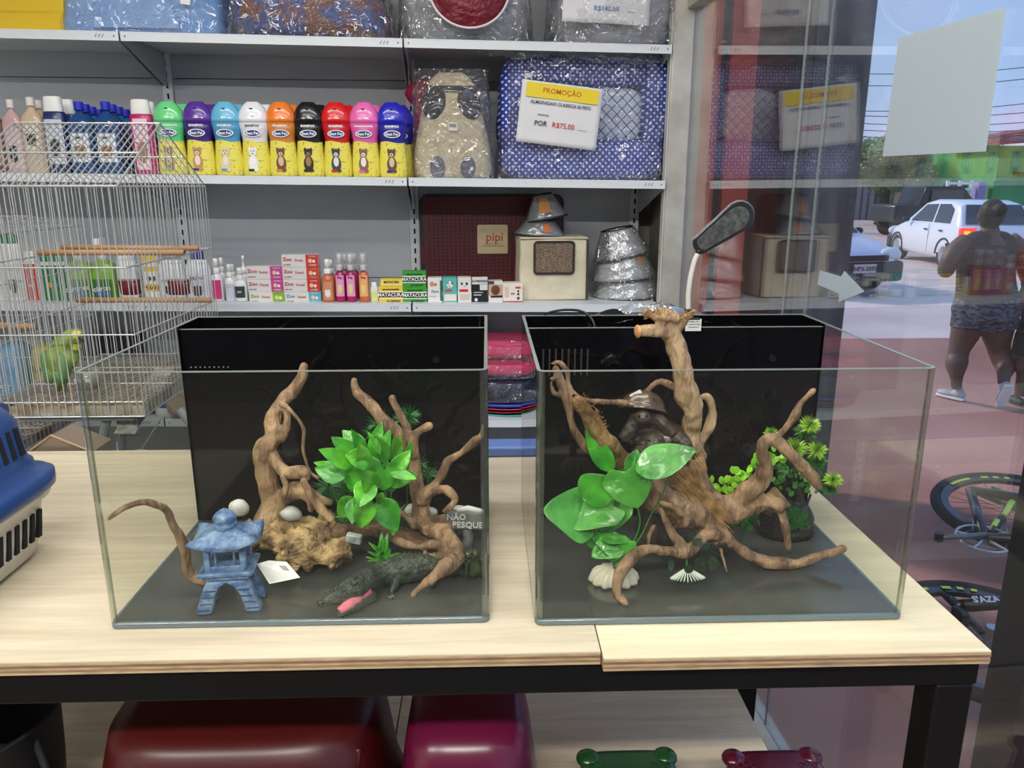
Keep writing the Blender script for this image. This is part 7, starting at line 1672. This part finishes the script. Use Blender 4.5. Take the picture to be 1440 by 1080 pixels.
m_sho = P(166, 168, 176, .6); m_sole = P(222, 222, 226, .6)
for u, v, dy, rt in ((1343, 553, .02, (0, 0, .5)), (1412, 549, -.20, (-1.15, 0, -.2))):
    c_ = wp(u, v, dy); R_ = Euler(rt).to_matrix(); q = M()
    q.ell(c_+R_ @ Vector((0, -.03, .0)), (.040, .06, .038), R_).ell(c_+R_ @ Vector((0, .07, -.012)), (.044, .085, .030), R_).ell(c_+R_ @ Vector((0, -.03, .035)), (.034, .038, .035), R_)
    so_ = obj('shoe', q, m_sho, wm, remesh=.008); q = M().loft([[c_+R_ @ Vector((x*.9, y, z)) for x, y in ((-.036, -.085), (.036, -.085), (.046, .06), (.03, .15), (-.03, .15), (-.046, .06))] for z in (-.048, -.026)]); obj('sole', q, m_sole, so_, bevel=.006)
# second person, mostly outside the frame
base2 = Vector((aY(1452, 560, D-.2).x, D-.15, GZ)); ch = thing('person', 'person in dark shorts cut off by the right edge of the photo', 'person', base2, 0)
q = M()
for s_ in (-1, 1): q.tube(crom([(s_*.08, 0, .62), (s_*.085, 0, .42), (s_*.08, 0, .30), (s_*.08, -.01, .08)], 5), [.085]*6+[.065]*5+[.045]*5, 12)
q.tube([(0, 0, .60), (0, 0, .80), (0, 0, 1.02), (0, 0, 1.10)], [.13, .12, .15, .06], 14); q.tube([(0, 0, 1.06), (0, 0, 1.2)], .045, 10).ell((0, 0, 1.27), (.075, .088, .10)).ell((0, .085, 1.25), (.012, .016, .015))
for s_ in (-1, 1):
    q.tube(crom([(s_*.14, 0, 1.02), (s_*.19, 0, .86), (s_*.20, .04, .70), (s_*.20, .07, .64)], 4), [.045]*4+[.036]*4+[.028]*5, 10).ell((s_*.20, .08, .60), (.022, .028, .04))
    for i in range(4): q.tube([(s_*.20, .06+.013*i, .58), (s_*.195, .06+.014*i, .535)], [.008, .006], 6)
    q.tube([(s_*.19, .10, .61), (s_*.185, .12, .575)], [.009, .007], 6)
obj('body', q, m_skin, ch, remesh=.011, soft=1)
obj('shorts', M().tube([(0, 0, .56), (0, 0, .74)], [.165, .14], 16).tube([(-.08, 0, .60), (-.085, 0, .42)], [.10, .10], 14).tube([(.08, 0, .60), (.085, 0, .42)], [.10, .10], 14), P(24, 24, 28, .8), ch, remesh=.011, soft=2)
obj('shirt', M().tube([(0, 0, .70), (0, 0, .85), (0, 0, 1.03), (0, 0, 1.09)], [.145, .14, .17, .08], 16).ell((-.15, 0, 1.0), .06).ell((.15, 0, 1.0), .06), P(58, 58, 64, .8), ch, remesh=.011, soft=2)
obj('hair', M().ell((0, -.012, 1.29), (.082, .090, .095)), P(24, 20, 18, .8), ch, smooth=True)
for s_ in (-1, 1): obj('shoe', M().ell((s_*.08, .03, .035), (.045, .11, .036)), P(40, 42, 46, .6), ch, smooth=True); obj('eye', M().ell((s_*.028, .083, 1.275), .009), P(230, 228, 222, .2), ch, smooth=True)
# ---- bicycles lying beyond the glass
m_tyre = P(30, 31, 33, .75); m_rim = P(34, 36, 40, .3, coat=.4); m_spk = P(120, 122, 126, .3, metal=.8); m_neon = P(206, 232, 70, .4); m_sil = P(176, 178, 182, .25, metal=.8)
def wheelparts(t, R_, c_, Rm, neon=0., txt=False):
    def ringm(r_, rad, z=0., a0=0., a1=2*PI, n=72, seg=8): return M().tube([Rm @ Vector((r_*math.cos(a0+(a1-a0)*i/n), r_*math.sin(a0+(a1-a0)*i/n), z))+c_ for i in range(n+1)], rad, seg)
    wo = obj('tyre', ringm(R_, .022, seg=10), m_tyre, t, smooth=True); obj('rim', M().loft([[Rm @ Vector((rr*math.cos(2*PI*j/72), rr*math.sin(2*PI*j/72), z))+c_ for j in range(72)] for rr, z in ((R_-.020, .012), (R_-.050, .009), (R_-.050, -.009), (R_-.020, -.012), (R_-.020, .012))], cap=False), m_rim, wo)
    q = M()
    for i in range(28):
        a = 2*PI*i/28; b = a+(.5 if i % 2 else -.5); z = .022 if i % 4 < 2 else -.022; q.tube([Rm @ Vector((.022*math.cos(b), .022*math.sin(b), z))+c_, Rm @ Vector(((R_-.05)*math.cos(a), (R_-.05)*math.sin(a), 0))+c_], .0013, 4)
    obj('spokes', q, m_spk, wo); obj('hub', M().tube([Rm @ Vector((0, 0, -.05))+c_, Rm @ Vector((0, 0, .05))+c_], .018, 14), m_sil, wo)
    q = M()
    for a0, a1 in ((1.75, 2.15), (1.45, 1.56), (1.30, 1.38), (1.15, 1.22), (.2, .5)):
        q.add([Rm @ Vector((rr*math.cos(a0+(a1-a0)*i/6), rr*math.sin(a0+(a1-a0)*i/6), .0145))+c_ for rr in (R_-.022, R_-.038) for i in range(7)], [(i, i+1, 8+i, 7+i) for i in range(6)])
    obj('rim_decal', q, m_neon, wo, thick=.0008)
    return wo
c1 = aZ(1437, 720, .16); b = Vector((c1.x, c1.y, 0)); t = thing('bicycle', 'bicycle with yellow green decals lying on its side beyond the shop window', 'bicycle', b)
Rm = Euler((.10, -.05, 0)).to_matrix(); c_ = Vector((0, 0, .16))
wheelparts(t, .325, c_, Rm)
cr_ = aZ(1385, 757, .22)-b
def cring(r_, rad, c0, n=40): return M().tube([Rm @ Vector((r_*math.cos(2*PI*i/n), r_*math.sin(2*PI*i/n), 0))+c0 for i in range(n+1)], rad, 6)
q = cring(.095, .004, cr_); 
for i in range(44): a = 2*PI*i/44; q.box(Rm @ Vector((.100*math.cos(a), .100*math.sin(a), 0))+cr_, (.005, .005, .003), (0, 0, a))
for i in range(5): a = 2*PI*i/5; q.tube([cr_, Rm @ Vector((.093*math.cos(a), .093*math.sin(a), 0))+cr_], .006, 6)
obj('chainring', q, m_sil, t); obj('chainring', cring(.070, .0035, cr_-Vector((0, 0, .008))), m_rim, t)
ce = aZ(1322, 756, .24)-b; obj('crank_arm', M().tube([cr_+Vector((0, 0, .012)), ce], [.013, .010], 10), P(110, 108, 110, .3, metal=.5), t, smooth=True); obj('pedal_end', M().tube([ce+Vector((-.005, 0, -.012)), ce+Vector((-.005, 0, .02))], .016, 12), P(20, 20, 22), t)
obj('chain', M().tube([aZ(1372, 700, .19)-b, aZ(1368, 745, .22)-b], .004, 5).tube([aZ(1408, 705, .19)-b, cr_+Vector((.09, 0, 0))], .004, 5), P(130, 130, 134, .35, metal=.7), t)
obj('derailleur', M().box(aZ(1408, 695, .19)-b, (.05, .08, .03), (.2, .3, .5)).tube([aZ(1375, 692, .19)-b, aZ(1395, 703, .19)-b, aZ(1420, 700, .2)-b], .008, 8), P(24, 25, 27), t, bevel=.004)
obj('seat_stay', M().tube([c_+Vector((.06, .02, .03)), aZ(1425, 705, .21)-b, cr_+Vector((.06, .05, .0))], .014, 10), m_rim, t, smooth=True); obj('neon_decal', M().tube([aZ(1424, 704, .222)-b, aZ(1411, 726, .224)-b], .012, 8).tube([aZ(1402, 733, .224)-b, aZ(1397, 742, .225)-b], .012, 8), m_neon, t)
obj('frame_tube', M().tube([cr_, cr_+Vector((.45, -.05, .0)), cr_+Vector((.75, .10, .02))], .022, 12).tube([cr_, cr_+Vector((.20, .42, .02))], .018, 12).tube([cr_+Vector((.20, .42, .02)), cr_+Vector((.75, .10, .02))], .02, 12).tube([c_, cr_+Vector((.20, .42, .02))], .01, 8), m_rim, t, smooth=True)
wheelparts(t, .325, cr_+Vector((1.05, .0, -.06)), Rm)
c2 = aZ(1378, 888, .10); b = Vector((c2.x, c2.y, 0)); t = thing('bicycle', 'bicycle with white lettering on its black tube, near the table corner outside', 'bicycle', b)
c_ = Vector((0.0, -.05, .10)); wheelparts(t, .31, c_, Euler((.06, 0, 0)).to_matrix())
tb2 = aZ(1352, 852, .17)-b; te2 = aZ(1445, 846, .17)-b; obj('frame_tube', M().tube([tb2, te2, te2+(te2-tb2)*3], .021, 12), P(16, 16, 18, .3), t, smooth=True)
text("S'AZA", .034, P(206, 206, 206), t, tb2*.66+te2*.34+Vector((0, -.006, .0215)), (.35, 0, 0), off=.0014)
obj('brake_block', M().box(tb2+Vector((-.02, -.03, -.02)), (.03, .06, .05)), P(22, 23, 26), t, bevel=.006); obj('derailleur', M().tube([tb2+Vector((.05, -.16, -.03)), tb2+Vector((.10, -.14, -.02)), tb2+Vector((.12, -.20, -.03))], .012, 8).box(tb2+Vector((.08, -.15, -.03)), (.05, .03, .03), (0, 0, .6)), P(60, 62, 70, .35), t)
obj('fork', M().tube([c_, c_+Vector((-.05, .2, .06)), tb2], .011, 8), m_rim, t, smooth=True)

# ---- lettering to meshes, one pass
DG = bpy.context.evaluated_depsgraph_get()
for o in [x for x in bpy.data.objects if x.type == 'FONT']:
    me = bpy.data.meshes.new_from_object(o.evaluated_get(DG), depsgraph=DG)
    n_ = bpy.data.objects.new('lettering', me); COL.objects.link(n_); n_.parent = o.parent; n_.location = o.location; n_.rotation_euler = o.rotation_euler; n_.scale = o.scale
    bpy.data.objects.remove(o)
